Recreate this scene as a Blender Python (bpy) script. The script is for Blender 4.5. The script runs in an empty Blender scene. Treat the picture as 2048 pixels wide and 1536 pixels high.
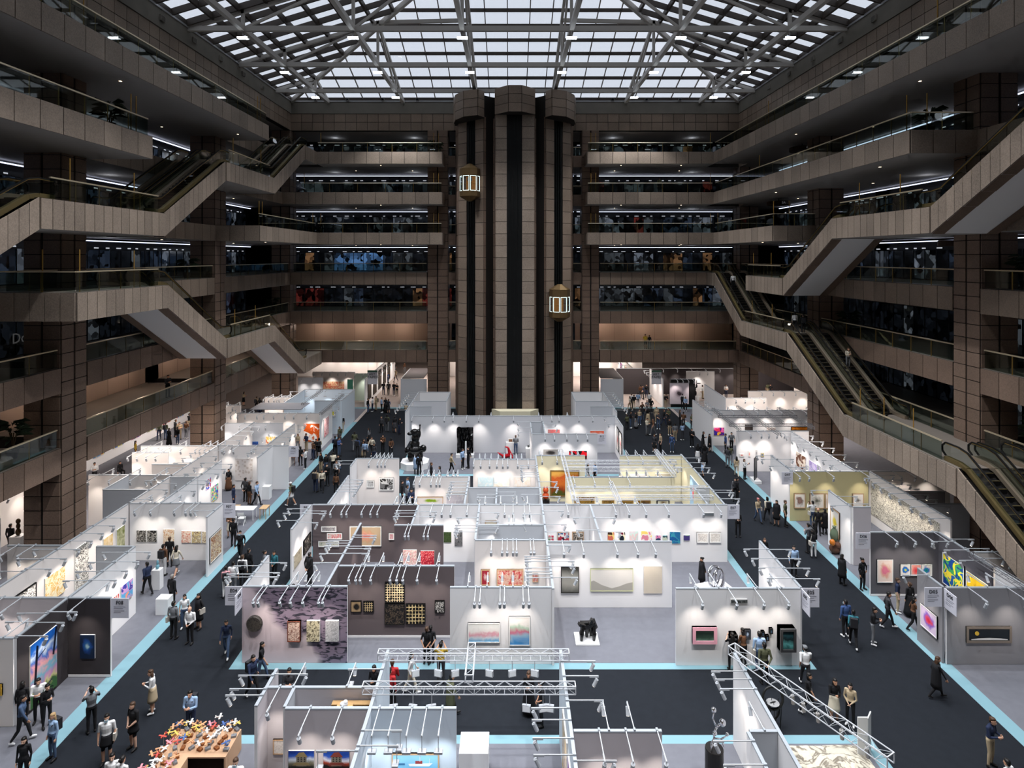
import bpy, math, random
from mathutils import Vector, Matrix
random.seed(7)
C = bpy.context.scene.collection
R = math.radians
# ------------------------------------------------------------ camera, sky, flood lamps, exposure
F, CX, CY, H = 1220.0, 1019.0, 514.0, 18.0      # focal length in px, vanishing point, eye height above the hall floor (m)
cam_d = bpy.data.cameras.new('camera'); cam = bpy.data.objects.new('camera', cam_d); C.objects.link(cam)
cam.location = (0, 0, H); cam.rotation_euler = (R(90), 0, 0)
cam_d.sensor_width = 36; cam_d.lens = F/2048*36
cam_d.shift_x = (1024-CX)/2048; cam_d.shift_y = -(768-CY)/2048
cam_d.clip_start = .05; cam_d.clip_end = 500
bpy.context.scene.camera = cam
w = bpy.data.worlds.new('overcast_sky'); bpy.context.scene.world = w; w.use_nodes = True
wn = w.node_tree.nodes; wl = w.node_tree.links
bg = wn['Background']; bg.inputs[0].default_value = (.84, .89, 1.0, 1); bg.inputs[1].default_value = .86
vs = bpy.context.scene.view_settings
vs.view_transform = 'Standard'; vs.look = 'None'; vs.gamma = 1; vs.use_curve_mapping = False; vs.exposure = 0
cy = bpy.context.scene.cycles
cy.max_bounces = 6; cy.diffuse_bounces = 2; cy.glossy_bounces = 2; cy.transmission_bounces = 4; cy.transparent_max_bounces = 12
cy.caustics_reflective = False; cy.caustics_refractive = False; cy.sample_clamp_indirect = 3; cy.use_denoising = True
cy.use_light_tree = True; cy.use_adaptive_sampling = True; cy.adaptive_threshold = .05; cy.adaptive_min_samples = 12
FLOOD_W, SPOT_W = 10000, 80
XL, XR, YF, Y0 = -26.0, 27.3, 72.5, -1.5     # wall planes of the atrium
OL, OR_, YO = -22.1, 23.4, 69.8               # planes of the overhanging galleries
XN = [-21.5, -12.6, -3.8, 5.0, 13.8, 22.6]; YN = [67.6-9.2*i for i in range(8)]
ROOFZ = 36.4
def flood_light(x, y, z):
    d = bpy.data.lights.get('flood_lamp') or bpy.data.lights.new('flood_lamp', 'SPOT')
    d.energy = FLOOD_W; d.spot_size = R(98); d.spot_blend = .8; d.shadow_soft_size = .35; d.color = (.95, .965, 1.0)
    o = bpy.data.objects.new('flood_beam', d); o.location = (x, y, z); C.objects.link(o)
for x in XN[1:5]:
    for y in YN[:7]: flood_light(x, y, ROOFZ-.75)
# ------------------------------------------------------------ unprojection of measured pixels on known world planes
def flr(u, v, z=0.0):
    y = F*(H-z)/(v-CY); return Vector(((u-CX)*y/F, y, z))
WH = 3.4
def px_x(u, y): return (u-CX)*y/F
def px_z(v, y): return H-(v-CY)*y/F
def top_y(v, z=WH): return F*(H-z)/(v-CY)
def flr_y(v): return F*H/(v-CY)
# ------------------------------------------------------------ materials
M = {}
def lin(c):
    c = [x/255 for x in c]; return tuple((x/12.92 if x <= .04045 else ((x+.055)/1.055)**2.4) for x in c)+(1,)
def mat(name, col, rough=.6, metal=0, spec=.3, emit=None, es=1.0, noise=None):
    if name in M: return M[name]
    m = bpy.data.materials.new(name); m.use_nodes = True; n = m.node_tree.nodes; l = m.node_tree.links
    b = n['Principled BSDF']; b.inputs['Base Color'].default_value = lin(col)
    b.inputs['Roughness'].default_value = rough; b.inputs['Metallic'].default_value = metal
    b.inputs['Specular IOR Level'].default_value = spec
    if emit: b.inputs['Emission Color'].default_value = lin(emit); b.inputs['Emission Strength'].default_value = es
    if noise:       # (scale, amount, second scale) subtle value variation of the material itself
        tc = n.new('ShaderNodeTexCoord'); nz = n.new('ShaderNodeTexNoise'); nz.inputs['Scale'].default_value = noise[0]
        nz.inputs['Detail'].default_value = 3; l.new(tc.outputs['Object'], nz.inputs['Vector'])
        mx = n.new('ShaderNodeMix'); mx.data_type = 'RGBA'; l.new(nz.outputs['Fac'], mx.inputs[0])
        a = [max(0, min(255, x*(1-noise[1]))) for x in col]; c2 = [max(0, min(255, x*(1+noise[1]))) for x in col]
        mx.inputs[6].default_value = lin(a); mx.inputs[7].default_value = lin(c2); l.new(mx.outputs[2], b.inputs['Base Color'])
    M[name] = m; return m
def granite(name, col, amt=.18, rough=.45):
    m = bpy.data.materials.new(name); m.use_nodes = True; n = m.node_tree.nodes; l = m.node_tree.links; b = n['Principled BSDF']
    g = n.new('ShaderNodeNewGeometry'); v = n.new('ShaderNodeTexNoise'); v.inputs['Scale'].default_value = 14; v.inputs['Detail'].default_value = 5
    v.inputs['Roughness'].default_value = .8; l.new(g.outputs['Position'], v.inputs['Vector'])
    v2 = n.new('ShaderNodeTexNoise'); v2.inputs['Scale'].default_value = .35; v2.inputs['Detail'].default_value = 3; l.new(g.outputs['Position'], v2.inputs['Vector'])
    oi = n.new('ShaderNodeObjectInfo')
    s = n.new('ShaderNodeMath'); s.operation = 'MULTIPLY_ADD'; l.new(v.outputs['Fac'], s.inputs[0]); s.inputs[1].default_value = .75
    s2 = n.new('ShaderNodeMath'); s2.operation = 'MULTIPLY'; l.new(v2.outputs['Fac'], s2.inputs[0]); s2.inputs[1].default_value = .35; l.new(s2.outputs[0], s.inputs[2])
    s3 = n.new('ShaderNodeMath'); s3.operation = 'MULTIPLY_ADD'; l.new(oi.outputs['Random'], s3.inputs[0]); s3.inputs[1].default_value = .13; l.new(s.outputs[0], s3.inputs[2])
    r = n.new('ShaderNodeValToRGB'); l.new(s3.outputs[0], r.inputs[0])
    r.color_ramp.elements[0].position = .35; r.color_ramp.elements[1].position = .85
    r.color_ramp.elements[0].color = lin([x*(1-amt*1.6) for x in col]); r.color_ramp.elements[1].color = lin([min(255, x*(1+amt)) for x in col])
    l.new(r.outputs[0], b.inputs['Base Color']); b.inputs['Roughness'].default_value = rough; b.inputs['Specular IOR Level'].default_value = .25
    M[name] = m; return m
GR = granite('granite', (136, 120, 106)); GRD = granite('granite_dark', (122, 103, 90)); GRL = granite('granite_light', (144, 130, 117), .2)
JOINT = mat('joint', (38, 34, 31), .9); SOF = mat('soffit_paint', (165, 160, 156), .8); WSOF = mat('white_soffit', (236, 234, 234), .7)
CONC = mat('concrete_band', (120, 116, 108), .8, noise=(.8, .1)); DARK = mat('dark_room', (34, 32, 32), .9); BLACK = mat('black', (8, 9, 10), .5)
BRASS = mat('brass', (176, 146, 84), .3, .85); HANDR = mat('rail_metal', (215, 200, 170), .3, .6); STEEL = mat('steel', (190, 192, 195), .35, .7)
PAINTW = mat('truss_paint', (188, 184, 178), .5); PURL = mat('purlin_bronze', (62, 55, 50), .5); RUB = mat('rubber', (20, 20, 20), .5)
WHITE = mat('panel_white', (234, 233, 234), .75); WARM = mat('panel_warm_white', (228, 222, 218), .75); ALU = mat('aluminium', (170, 176, 182), .4, .3)
LAMPW = mat('lamp_white', (184, 188, 193), .5); PLN = mat('plinth_white', (232, 232, 232), .6)
CARD = mat('carpet_charcoal', (32, 35, 40), .95, noise=(3, .10), spec=.1); CYAN = mat('carpet_cyan', (122, 158, 168), .9, spec=.1)
CARG = mat('carpet_grey', (108, 109, 116), .95, noise=(3, .05), spec=.1); BEI = mat('hall_floor', (176, 164, 158), .7, noise=(1, .04))
def emis(name, col, s):
    if name in M: return M[name]
    m = bpy.data.materials.new(name); m.use_nodes = True; n = m.node_tree.nodes; n.clear(); l = m.node_tree.links
    e = n.new('ShaderNodeEmission'); e.inputs[0].default_value = lin(col); e.inputs[1].default_value = s; o = n.new('ShaderNodeOutputMaterial'); l.new(e.outputs[0], o.inputs[0])
    M[name] = m; return m
def glass(name, tint, refl, rough=.02):
    m = bpy.data.materials.new(name); m.use_nodes = True; n = m.node_tree.nodes; n.clear(); l = m.node_tree.links
    t = n.new('ShaderNodeBsdfTransparent'); t.inputs[0].default_value = lin(tint); g = n.new('ShaderNodeBsdfGlossy'); g.inputs['Roughness'].default_value = rough
    fr = n.new('ShaderNodeLayerWeight'); fr.inputs[0].default_value = .5; pw = n.new('ShaderNodeMath'); pw.operation = 'POWER'; l.new(fr.outputs['Facing'], pw.inputs[0]); pw.inputs[1].default_value = 2.5; ml = n.new('ShaderNodeMath'); ml.operation = 'MULTIPLY_ADD'; l.new(pw.outputs[0], ml.inputs[0]); ml.inputs[1].default_value = refl; ml.inputs[2].default_value = .04; mx = n.new('ShaderNodeMixShader'); o = n.new('ShaderNodeOutputMaterial')
    l.new(ml.outputs[0], mx.inputs[0]); l.new(t.outputs[0], mx.inputs[1]); l.new(g.outputs[0], mx.inputs[2]); l.new(mx.outputs[0], o.inputs[0])
    M[name] = m; return m
GLR = glass('roof_glass', (250, 252, 253), .1); GLB = glass('balustrade_glass', (204, 213, 208), .32); GLS = glass('shop_glass', (180, 190, 200), .3)
LITW = emis('lit_white', (255, 250, 240), 6); LITC = emis('strip_light', (215, 225, 255), 2.2); LITD = emis('downlight_glow', (255, 226, 190), 4); FLG = emis('flood_glow', (235, 245, 255), 14)
# ------------------------------------------------------------ mesh helpers
class MB:
    def __init__(s): s.v = []; s.f = []; s.m = []; s.mats = []
    def mi(s, m):
        if m not in s.mats: s.mats.append(m)
        return s.mats.index(m)
    def face(s, pts, m): b = len(s.v); s.v += [tuple(p) for p in pts]; s.f.append(tuple(range(b, b+len(pts)))); s.m.append(s.mi(m)); return s
    def box(s, x0, x1, y0, y1, z0, z1, m, T=None, mf=None):
        x0, x1 = sorted((x0, x1)); y0, y1 = sorted((y0, y1)); z0, z1 = sorted((z0, z1))
        p = [Vector(q) for q in ((x0,y0,z0),(x1,y0,z0),(x1,y1,z0),(x0,y1,z0),(x0,y0,z1),(x1,y0,z1),(x1,y1,z1),(x0,y1,z1))]
        if T: p = [T @ q for q in p]
        b = len(s.v); s.v += [tuple(q) for q in p]; k = s.mi(m)
        for i, f in enumerate(((0,3,2,1),(4,5,6,7),(0,1,5,4),(1,2,6,5),(2,3,7,6),(3,0,4,7))):   # bottom top -y +x +y -x
            s.f.append(tuple(b+j for j in f)); s.m.append(s.mi(mf[i]) if mf and mf.get(i) else k)
        return s
    def prism(s, poly, z0, z1, m, mt=None):      # horizontal polygon extruded in z
        b = len(s.v); n = len(poly); s.v += [(p[0], p[1], z0) for p in poly]+[(p[0], p[1], z1) for p in poly]; k = s.mi(m)
        for i in range(n): j = (i+1) % n; s.f.append((b+i, b+j, b+n+j, b+n+i)); s.m.append(k)
        s.f.append(tuple(b+n+i for i in range(n))); s.m.append(s.mi(mt) if mt else k); s.f.append(tuple(b+n-1-i for i in range(n))); s.m.append(k); return s
    def xprism(s, poly, x0, x1, m, mats=None):   # (y,z) polygon extruded in x
        b = len(s.v); n = len(poly); s.v += [(x0, p[0], p[1]) for p in poly]+[(x1, p[0], p[1]) for p in poly]; k = s.mi(m)
        for i in range(n): j = (i+1) % n; s.f.append((b+i, b+j, b+n+j, b+n+i)); s.m.append(s.mi(mats[i]) if mats and mats.get(i) else k)
        s.f.append(tuple(b+n+i for i in range(n))); s.m.append(k); s.f.append(tuple(b+n-1-i for i in range(n))); s.m.append(k); return s
    def tube(s, a, b_, r, m, n=6, r2=None, cap=True):
        a = Vector(a); b_ = Vector(b_); d = (b_-a)
        if d.length < 1e-6: return s
        d.normalize(); u = d.cross(Vector((0, 0, 1)) if abs(d.z) < .95 else Vector((1, 0, 0))).normalized(); w_ = d.cross(u); b = len(s.v); k = s.mi(m)
        r2 = r if r2 is None else r2
        for c, q in ((a, r), (b_, r2)):
            for i in range(n): t = 2*math.pi*i/n; s.v.append(tuple(c+(u*math.cos(t)+w_*math.sin(t))*q))
        for i in range(n): j = (i+1) % n; s.f.append((b+i, b+j, b+n+j, b+n+i)); s.m.append(k)
        if cap: s.f.append(tuple(b+n+i for i in range(n))); s.m.append(k); s.f.append(tuple(b+n-1-i for i in range(n))); s.m.append(k)
        return s
    def bar(s, a, b_, w1, w2, m):                # rectangular bar, w1 sideways w2 vertical-ish
        a = Vector(a); b_ = Vector(b_); d = b_-a; L = d.length
        if L < 1e-6: return s
        q = d.to_track_quat('X', 'Z').to_matrix().to_4x4(); q.translation = a
        return s.box(0, L, -w1/2, w1/2, -w2/2, w2/2, m, T=q)
    def lathe(s, prof, c, m, n=10):              # prof [(r,z)]
        b = len(s.v); k = s.mi(m)
        for r, z in prof:
            for i in range(n): t = 2*math.pi*i/n; s.v.append((c[0]+r*math.cos(t), c[1]+r*math.sin(t), c[2]+z))
        for a in range(len(prof)-1):
            for i in range(n): j = (i+1) % n; s.f.append((b+a*n+i, b+a*n+j, b+(a+1)*n+j, b+(a+1)*n+i)); s.m.append(k)
        s.f.append(tuple(b+(len(prof)-1)*n+i for i in range(n))); s.m.append(k); s.f.append(tuple(b+n-1-i for i in range(n))); s.m.append(k); return s
    def mesh(s, name, smooth=False):
        me = bpy.data.meshes.new(name); me.from_pydata(s.v, [], s.f)
        for m in s.mats: me.materials.append(m)
        me.polygons.foreach_set('material_index', s.m)
        if smooth: me.polygons.foreach_set('use_smooth', [True]*len(s.f))
        me.update(); return me
    def build(s, name, parent=None, smooth=False, loc=None): return put(s.mesh(name, smooth), name, parent, loc)
def put(me, name, parent=None, loc=None, rz=0, T=None):
    o = bpy.data.objects.new(name, me)
    if parent is not None: o.parent = parent
    if T is not None: o.matrix_local = T
    else:
        if loc is not None: o.location = loc
        if rz: o.rotation_euler.z = rz
    C.objects.link(o); return o
def empty(name, loc=(0, 0, 0), rz=0):
    o = bpy.data.objects.new(name, None); o.location = loc; o.rotation_euler.z = rz; o.empty_display_size = .2; C.objects.link(o); return o
def tag(o, label=None, cat=None, group=None, kind=None):
    if label: o['label'] = label
    if cat: o['category'] = cat
    if group: o['group'] = group
    if kind: o['kind'] = kind
    return o
def copy_tree(o, parent=None):
    c = o.copy(); C.objects.link(c)
    if parent: c.parent = parent
    for ch in o.children: copy_tree(ch, c)
    return c
_pc = {}
def panel_mesh(wd, ht, m, th=.06, gap=.024):
    k = (round(wd, 2), round(ht, 2), m.name, th)
    if k not in _pc: _pc[k] = MB().box(gap, wd-gap, -th, 0, gap, ht-gap, m).mesh('panel')
    return _pc[k]
def tile_run(parent, p0, p1, z0, z1, tw, th_, m, name='granite_panel', thick=.06):
    """tiles on a vertical face running p0->p1, outside on the right-hand side of that direction (local -y)."""
    p0 = Vector((p0[0], p0[1], 0)); p1 = Vector((p1[0], p1[1], 0)); d = p1-p0; L = d.length; a = math.atan2(d.y, d.x)
    n = max(1, round(L/tw)); k = max(1, round((z1-z0)/th_)); w_ = L/n; h_ = (z1-z0)/k; d.normalize()
    me = panel_mesh(w_, h_, m, thick)
    for i in range(n):
        for j in range(k):
            q = p0+d*(w_*i); put(me, name, parent, (q.x, q.y, z0+h_*j), a)
# ------------------------------------------------------------ hall floor and carpets
def struct(o): o['kind'] = 'structure'; return o
fl = MB().box(-40, 41, -4, 112, -.4, 0, BEI).build('floor'); struct(fl)
def carpet(name, x0, x1, y0, y1, m, z=.012): return MB().box(x0, x1, y0, y1, .0, z, m).build(name, fl)
carpet('charcoal_carpet', -16.6, 19.0, -1.3, 72.4, CARD)
for x0, x1, y0, y1 in ((-40, -17.0, -1.3, 72.4), (19.4, 41, -1.3, 72.4)): carpet('grey_carpet', x0, x1, y0, y1, CARG)
def edged(x0, x1, y0, y1, e=.45, ef=.42):
    carpet('cyan_carpet', x0, x1, y0, y1, CYAN, .018); carpet('grey_carpet', x0+e, x1-e, y0+ef, y1-ef, CARG, .024)
edged(-12.35, 13.5, 4, 22.95); edged(-12.25, 13.4, 26.6, 46.4); edged(-9.3, 10.7, 50.1, 62.5)
carpet('cyan_carpet', -17.25, -16.6, -1.3, 66.5, CYAN, .018); carpet('cyan_carpet', 18.9, 19.5, -1.3, 66.5, CYAN, .018)
carpet('cyan_carpet', -26, 27, 72.4, 73.0, CYAN, .018)
# ------------------------------------------------------------ levels
s_ = 4.62; LV = {k: 6.95+s_*(k-2) for k in range(2, 8)}
LD = MB().box(-.06, .06, -.06, .06, -.02, 0, LITD).mesh('downlight')
def gallery(name, x0, x1, y0, y1, z, ht, edges, tw, m, depth_soffit=None, dl=None):
    """slab with granite panels on some edges; edges: list of (p0,p1) walked with the outside to the right"""
    o = MB().box(x0, x1, y0, y1, z-ht+.02, z-.005, JOINT, mf={0: SOF, 1: mat('gallery_floor', (120, 112, 104), .5)}).build(name); struct(o)
    for p0, p1 in edges: tile_run(o, p0, p1, z-ht, z, tw, ht, m)
    for q in dl or (): put(LD, 'downlight', o, (q[0], q[1], z-ht+.02))
    return o
for k in (2, 3, 4):
    z = LV[k]
    dl = [(XL-2.5, y) for y in range(8, 70, 6)]
    for (a, b) in ((Y0, 17), (19.2, 35.3), (37.5, 53.7), (55.5, 72.1)):
        gallery('balcony_slab', -38, XL, a, b, z, 1.5, [((XL, b), (XL, a))][:1] if False else [((XL, a), (XL, b))], 1.35, GRD if k < 4 else GR, dl=[(XL-2.5, (a+b)/2)])
        gallery('balcony_slab', XR, 39, a, b, z, 1.5, [((XR, b), (XR, a))], 1.35, GRD if k < 4 else GR, dl=[(XR+2.5, (a+b)/2)])
    gallery('balcony_slab', -38, -9.8, YF, 84, z, 1.5, [((XL, YF), (-9.8, YF))], 1.28, GRD if k < 4 else GR, dl=[(x, YF+2) for x in (-24, -18, -12)])
    gallery('balcony_slab', 10.7, 39, YF, 84, z, 1.5, [((10.7, YF), (XR, YF))], 1.28, GRD if k < 4 else GR, dl=[(x, YF+2) for x in (13, 18, 24)])
    gallery('balcony_slab', -7.3, 8.6, YF+.3, 84, z, 1.5, [((-7.3, YF+.3), (8.6, YF+.3))], 1.3, GRD)
for k in (5, 6, 7):
    z = LV[k]
    ov_l = {7: (Y0, 55.9), 6: (Y0, 37.7), 5: (53.9, YO)}[k]; ov_r = {7: (Y0, YO), 6: (35.6, YO), 5: (54.2, YO)}[k]
    gallery('balcony_slab', -38, XL, Y0, YF, z, 1.4, [((XL, Y0), (XL, YF))], 1.4, GR, dl=[(XL-2.5, y) for y in range(24, 70, 13)])
    gallery('balcony_slab', XR, 39, Y0, YF, z, 1.4, [((XR, YF), (XR, Y0))], 1.4, GR, dl=[(XR+2.5, y) for y in range(24, 70, 13)])
    a, b = ov_l; e = [((OL, a), (OL, b))]
    if k != 5: e.append(((OL, b), (XL, b)))
    else: e.insert(0, ((XL, a), (OL, a)))
    gallery('gallery_overhang', XL, OL, a, b, z, 1.4, e, 1.5, GRL, dl=[(OL-1.5, y) for y in range(int(a)+6, int(b), 16)])
    a, b = ov_r; e = [((OR_, b), (OR_, a))]
    if a > 0: e.append(((OR_, a), (XR, a)))
    gallery('gallery_overhang', OR_, XR, a, b, z, 1.4, e, 1.5, GRL, dl=[(OR_+1.5, y) for y in range(int(a)+6, int(b), 16)])
    fx = {7: OL, 6: XL, 5: OL}[k]
    gallery('gallery_overhang', fx, -7.7, YO, YF, z, 1.4, [((fx, YO), (-7.7, YO)), ((-7.7, YO), (-7.7, YF))], 1.5, GRL, dl=[(x, YO+1.3) for x in (-15,)])
    gallery('gallery_overhang', 8.9, OR_, YO, YF, z, 1.4, [((8.9, YF), (8.9, YO)), ((8.9, YO), (OR_, YO))], 1.5, GRL, dl=[(x, YO+1.3) for x in (13, 20)])
    gallery('balcony_slab', -38, 39, YF+.05, 84, z, 1.4, [((-7.3, YF+.05), (8.6, YF+.05))], 1.3, GRD, dl=[(x, YF+3) for x in (-19, -12, 13, 21)])
for (x0, x1, y0, y1, k, e) in (    # landings between the escalator flights
    (XL, OL, 28.7, 39.1, 5, [((OL, 28.7), (OL, 39.1))]), (XL, OL, 47.5, 57.4, 6, [((OL, 47.5), (OL, 57.4))]), (XL, OL, 65.9, YO, 7, [((OL, 65.9), (OL, YO))]),
    (XL, OL, 31.1, 39.5, 4, [((XL, 31.1), (OL, 31.1)), ((OL, 31.1), (OL, 39.5))]), (XL, OL, 47.7, 57.4, 3, [((OL, 47.7), (OL, 57.4))]), (XL, OL, 65.9, 71.6, 2, [((OL, 65.9), (OL, 71.6))]),
    (OR_, XR, 33.9, 44.3, 5, [((OR_, 44.3), (OR_, 33.9))]), (OR_, XR, 52.2, 60.3, 4, [((OR_, 60.3), (OR_, 52.2)), ((XR, 60.3), (OR_, 60.3))]),
    (OR_, XR, 51.5, 61.7, 3, [((OR_, 61.7), (OR_, 51.5))]), (OR_, XR, 31.9, 42.8, 2, [((OR_, 42.8), (OR_, 31.9))]), (OR_, XR, 69.7, YF, 4, [((OR_, YF), (OR_, 69.7))])):
    gallery('escalator_landing', x0, x1, y0, y1, LV[k], 1.5, e, .75, GRL)
# ------------------------------------------------------------ walls, columns
def column(x0, x1, y0, y1, z1, side):
    cx, cyy = (x0+x1)/2, (y0+y1)/2
    o = MB().box(x0+.06, x1-.06, y0+.06, y1-.06, 0, z1, JOINT).build('column'); struct(o); g = .05
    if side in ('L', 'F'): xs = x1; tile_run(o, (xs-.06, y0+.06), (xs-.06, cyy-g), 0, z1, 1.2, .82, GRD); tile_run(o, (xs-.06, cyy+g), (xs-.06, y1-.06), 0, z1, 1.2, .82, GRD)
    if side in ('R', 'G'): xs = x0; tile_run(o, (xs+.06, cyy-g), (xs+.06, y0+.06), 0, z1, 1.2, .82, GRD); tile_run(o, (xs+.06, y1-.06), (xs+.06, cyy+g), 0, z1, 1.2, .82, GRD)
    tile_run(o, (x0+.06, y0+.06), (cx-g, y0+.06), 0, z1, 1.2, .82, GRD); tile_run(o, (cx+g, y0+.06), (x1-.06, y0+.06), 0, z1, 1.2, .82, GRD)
    return o
for y in (17.0, 35.3, 53.7):
    column(XL-2.2, XL+.05, y, y+2.2, 33, 'L'); column(XR-.05, XR+2.2, y, y+2.2, 33, 'R')
column(XL-2.2, XL+.05, 72.1, 74.3, 33, 'L'); column(XR-.05, XR+2.2, 72.1, 74.3, 33, 'R')
column(-9.8, -7.3, YF-.05, 74.5, 33.1, 'F'); column(8.6, 10.7, YF-.05, 74.5, 33.1, 'G')
def wall_face(name, p0, p1, tw):
    d = Vector((p1[0]-p0[0], p1[1]-p0[1])).normalized(); nx, ny = -d.y, d.x
    q = [p0, p1, (p1[0]+nx*.6, p1[1]+ny*.6), (p0[0]+nx*.6, p0[1]+ny*.6)]
    o = MB().prism(q, 33.0, 36.45, JOINT).build(name); struct(o)
    tile_run(o, p0, p1, 33.0, 35.0, tw, 1.0, GR)
    L = math.hypot(p1[0]-p0[0], p1[1]-p0[1]); b = MB().box(0, L, -.12, .02, 35.02, 36.4, CONC); b.box(0, L, -.2, .02, 36.4, 36.55, STEEL)
    c = b.build('concrete_band', o, loc=(p0[0], p0[1], 0)); c.rotation_euler.z = math.atan2(d.y, d.x)
wall_face('wall_left', (XL, Y0), (XL, YF), 1.3); wall_face('wall_right', (XR, YF), (XR, Y0), 1.3); wall_face('wall_back', (XL, YF), (XR, YF), 1.3)
# wall behind the camera and the outer shell of the building
struct(MB().box(-38, 39, -2.2, Y0, 0, 46, GR).build('wall_front'))
for nm, b in (('wall_left', (-38.4, -38, -2, 112)), ('wall_right', (39, 39.4, -2, 112))):
    struct(MB().box(*b, 0, 34, mat('inner_wall', (150, 142, 136), .8)).build(nm))
struct(MB().box(-38, 39, 111.6, 112, 0, 8, mat('inner_wall', (150, 142, 136), .8)).build('wall_back'))
struct(MB().box(-38, 39, 84, 84.3, 5.4, 34, DARK).build('wall_back'))
struct(MB().box(-38, 39, 84, 112, 5.45, 6.9, SOF).build('ceiling'))
struct(MB().box(-38.4, XL-.3, -2, 84, 33.02, 33.4, SOF).build('ceiling')); struct(MB().box(XR+.3, 39.4, -2, 84, 33.02, 33.4, SOF).build('ceiling'))
struct(MB().box(XL-.3, XR+.3, YF+.3, 84, 33.02, 33.4, SOF).build('ceiling'))
# ------------------------------------------------------------ lift tower
tw_ = empty('lift_tower'); tag(tw_, kind='structure')
def strip(p0, p1, z0=0, z1=33.3, m=GR): tile_run(tw_, p0, p1, z0, z1, 9, 1.27, m)
core = [(-6.3, 72.4), (-5.72, 69.05), (-2.78, 66.42), (-1.62, 67.5), (-1.5, 65.55), (2.66, 65.55), (2.76, 67.5), (3.92, 66.42), (6.86, 69.05), (7.5, 72.4)]
MB().prism(core, 0, 35.6, JOINT).build('shaft_core', tw_)
def lerp(a, b, t): return (a[0]+(b[0]-a[0])*t, a[1]+(b[1]-a[1])*t)
La, Lb = (-5.75, 69.0), (-2.8, 66.35); Ra, Rb = (3.95, 66.35), (6.9, 69.0)
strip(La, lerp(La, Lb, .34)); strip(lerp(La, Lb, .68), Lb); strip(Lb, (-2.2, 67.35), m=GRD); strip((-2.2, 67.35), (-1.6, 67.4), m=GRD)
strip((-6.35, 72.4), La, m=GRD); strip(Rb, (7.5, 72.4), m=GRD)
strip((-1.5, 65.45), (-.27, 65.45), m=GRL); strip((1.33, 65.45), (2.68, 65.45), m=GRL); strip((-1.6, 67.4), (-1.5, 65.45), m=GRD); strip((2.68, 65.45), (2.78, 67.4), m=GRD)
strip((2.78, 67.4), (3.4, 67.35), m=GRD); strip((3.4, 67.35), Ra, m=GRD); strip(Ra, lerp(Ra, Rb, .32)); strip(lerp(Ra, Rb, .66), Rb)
# black slots with guide rails
for a, b in ((lerp(La, Lb, .34), lerp(La, Lb, .68)), ((-.27, 65.5), (1.33, 65.5)), (lerp(Ra, Rb, .32), lerp(Ra, Rb, .66))):
    d = Vector((b[0]-a[0], b[1]-a[1])); n = Vector((d.y, -d.x)).normalized()
    mb = MB(); q = [a, b, (b[0]-n.x*.05+n.x*.02, b[1]+.05), (a[0], a[1]+.05)]
    mb.prism([(a[0]+n.x*.01, a[1]+n.y*.01), (b[0]+n.x*.01, b[1]+n.y*.01), (b[0]-n.x*.05, b[1]-n.y*.05), (a[0]-n.x*.05, a[1]-n.y*.05)], 0, 33.3, BLACK)
    mb.build('lift_slot', tw_)
    for t in (.25, .5, .75): p = lerp(a, b, t); MB().box(p[0]-.04, p[0]+.04, p[1]-.14, p[1]+.02, 0, 33.2, mat('rail_dark', (30, 34, 34), .4, .5)).build('guide_rail', tw_)
def cap(pts, z0, z1):
    o = MB().prism(pts+[(pts[-1][0], 70), (pts[0][0], 70)], z0+.05, z1-.03, JOINT).build('shaft_cap', tw_)
    for a, b in zip(pts, pts[1:]): tile_run(o, a, b, z0, z1, 1.4, .95, GR)
cap([(-6.25, 68.6), (-5.9, 66.9), (-4.9, 65.3), (-3.35, 64.6), (-2.75, 65.6)], 33.0, 35.8)
cap([(-1.55, 65.2), (-.1, 63.8), (1.27, 63.8), (2.72, 65.2)], 33.2, 36.0)
cap([(3.9, 65.6), (4.5, 64.6), (6.05, 65.3), (7.05, 66.9), (7.4, 68.6)], 33.0, 35.8)
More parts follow.
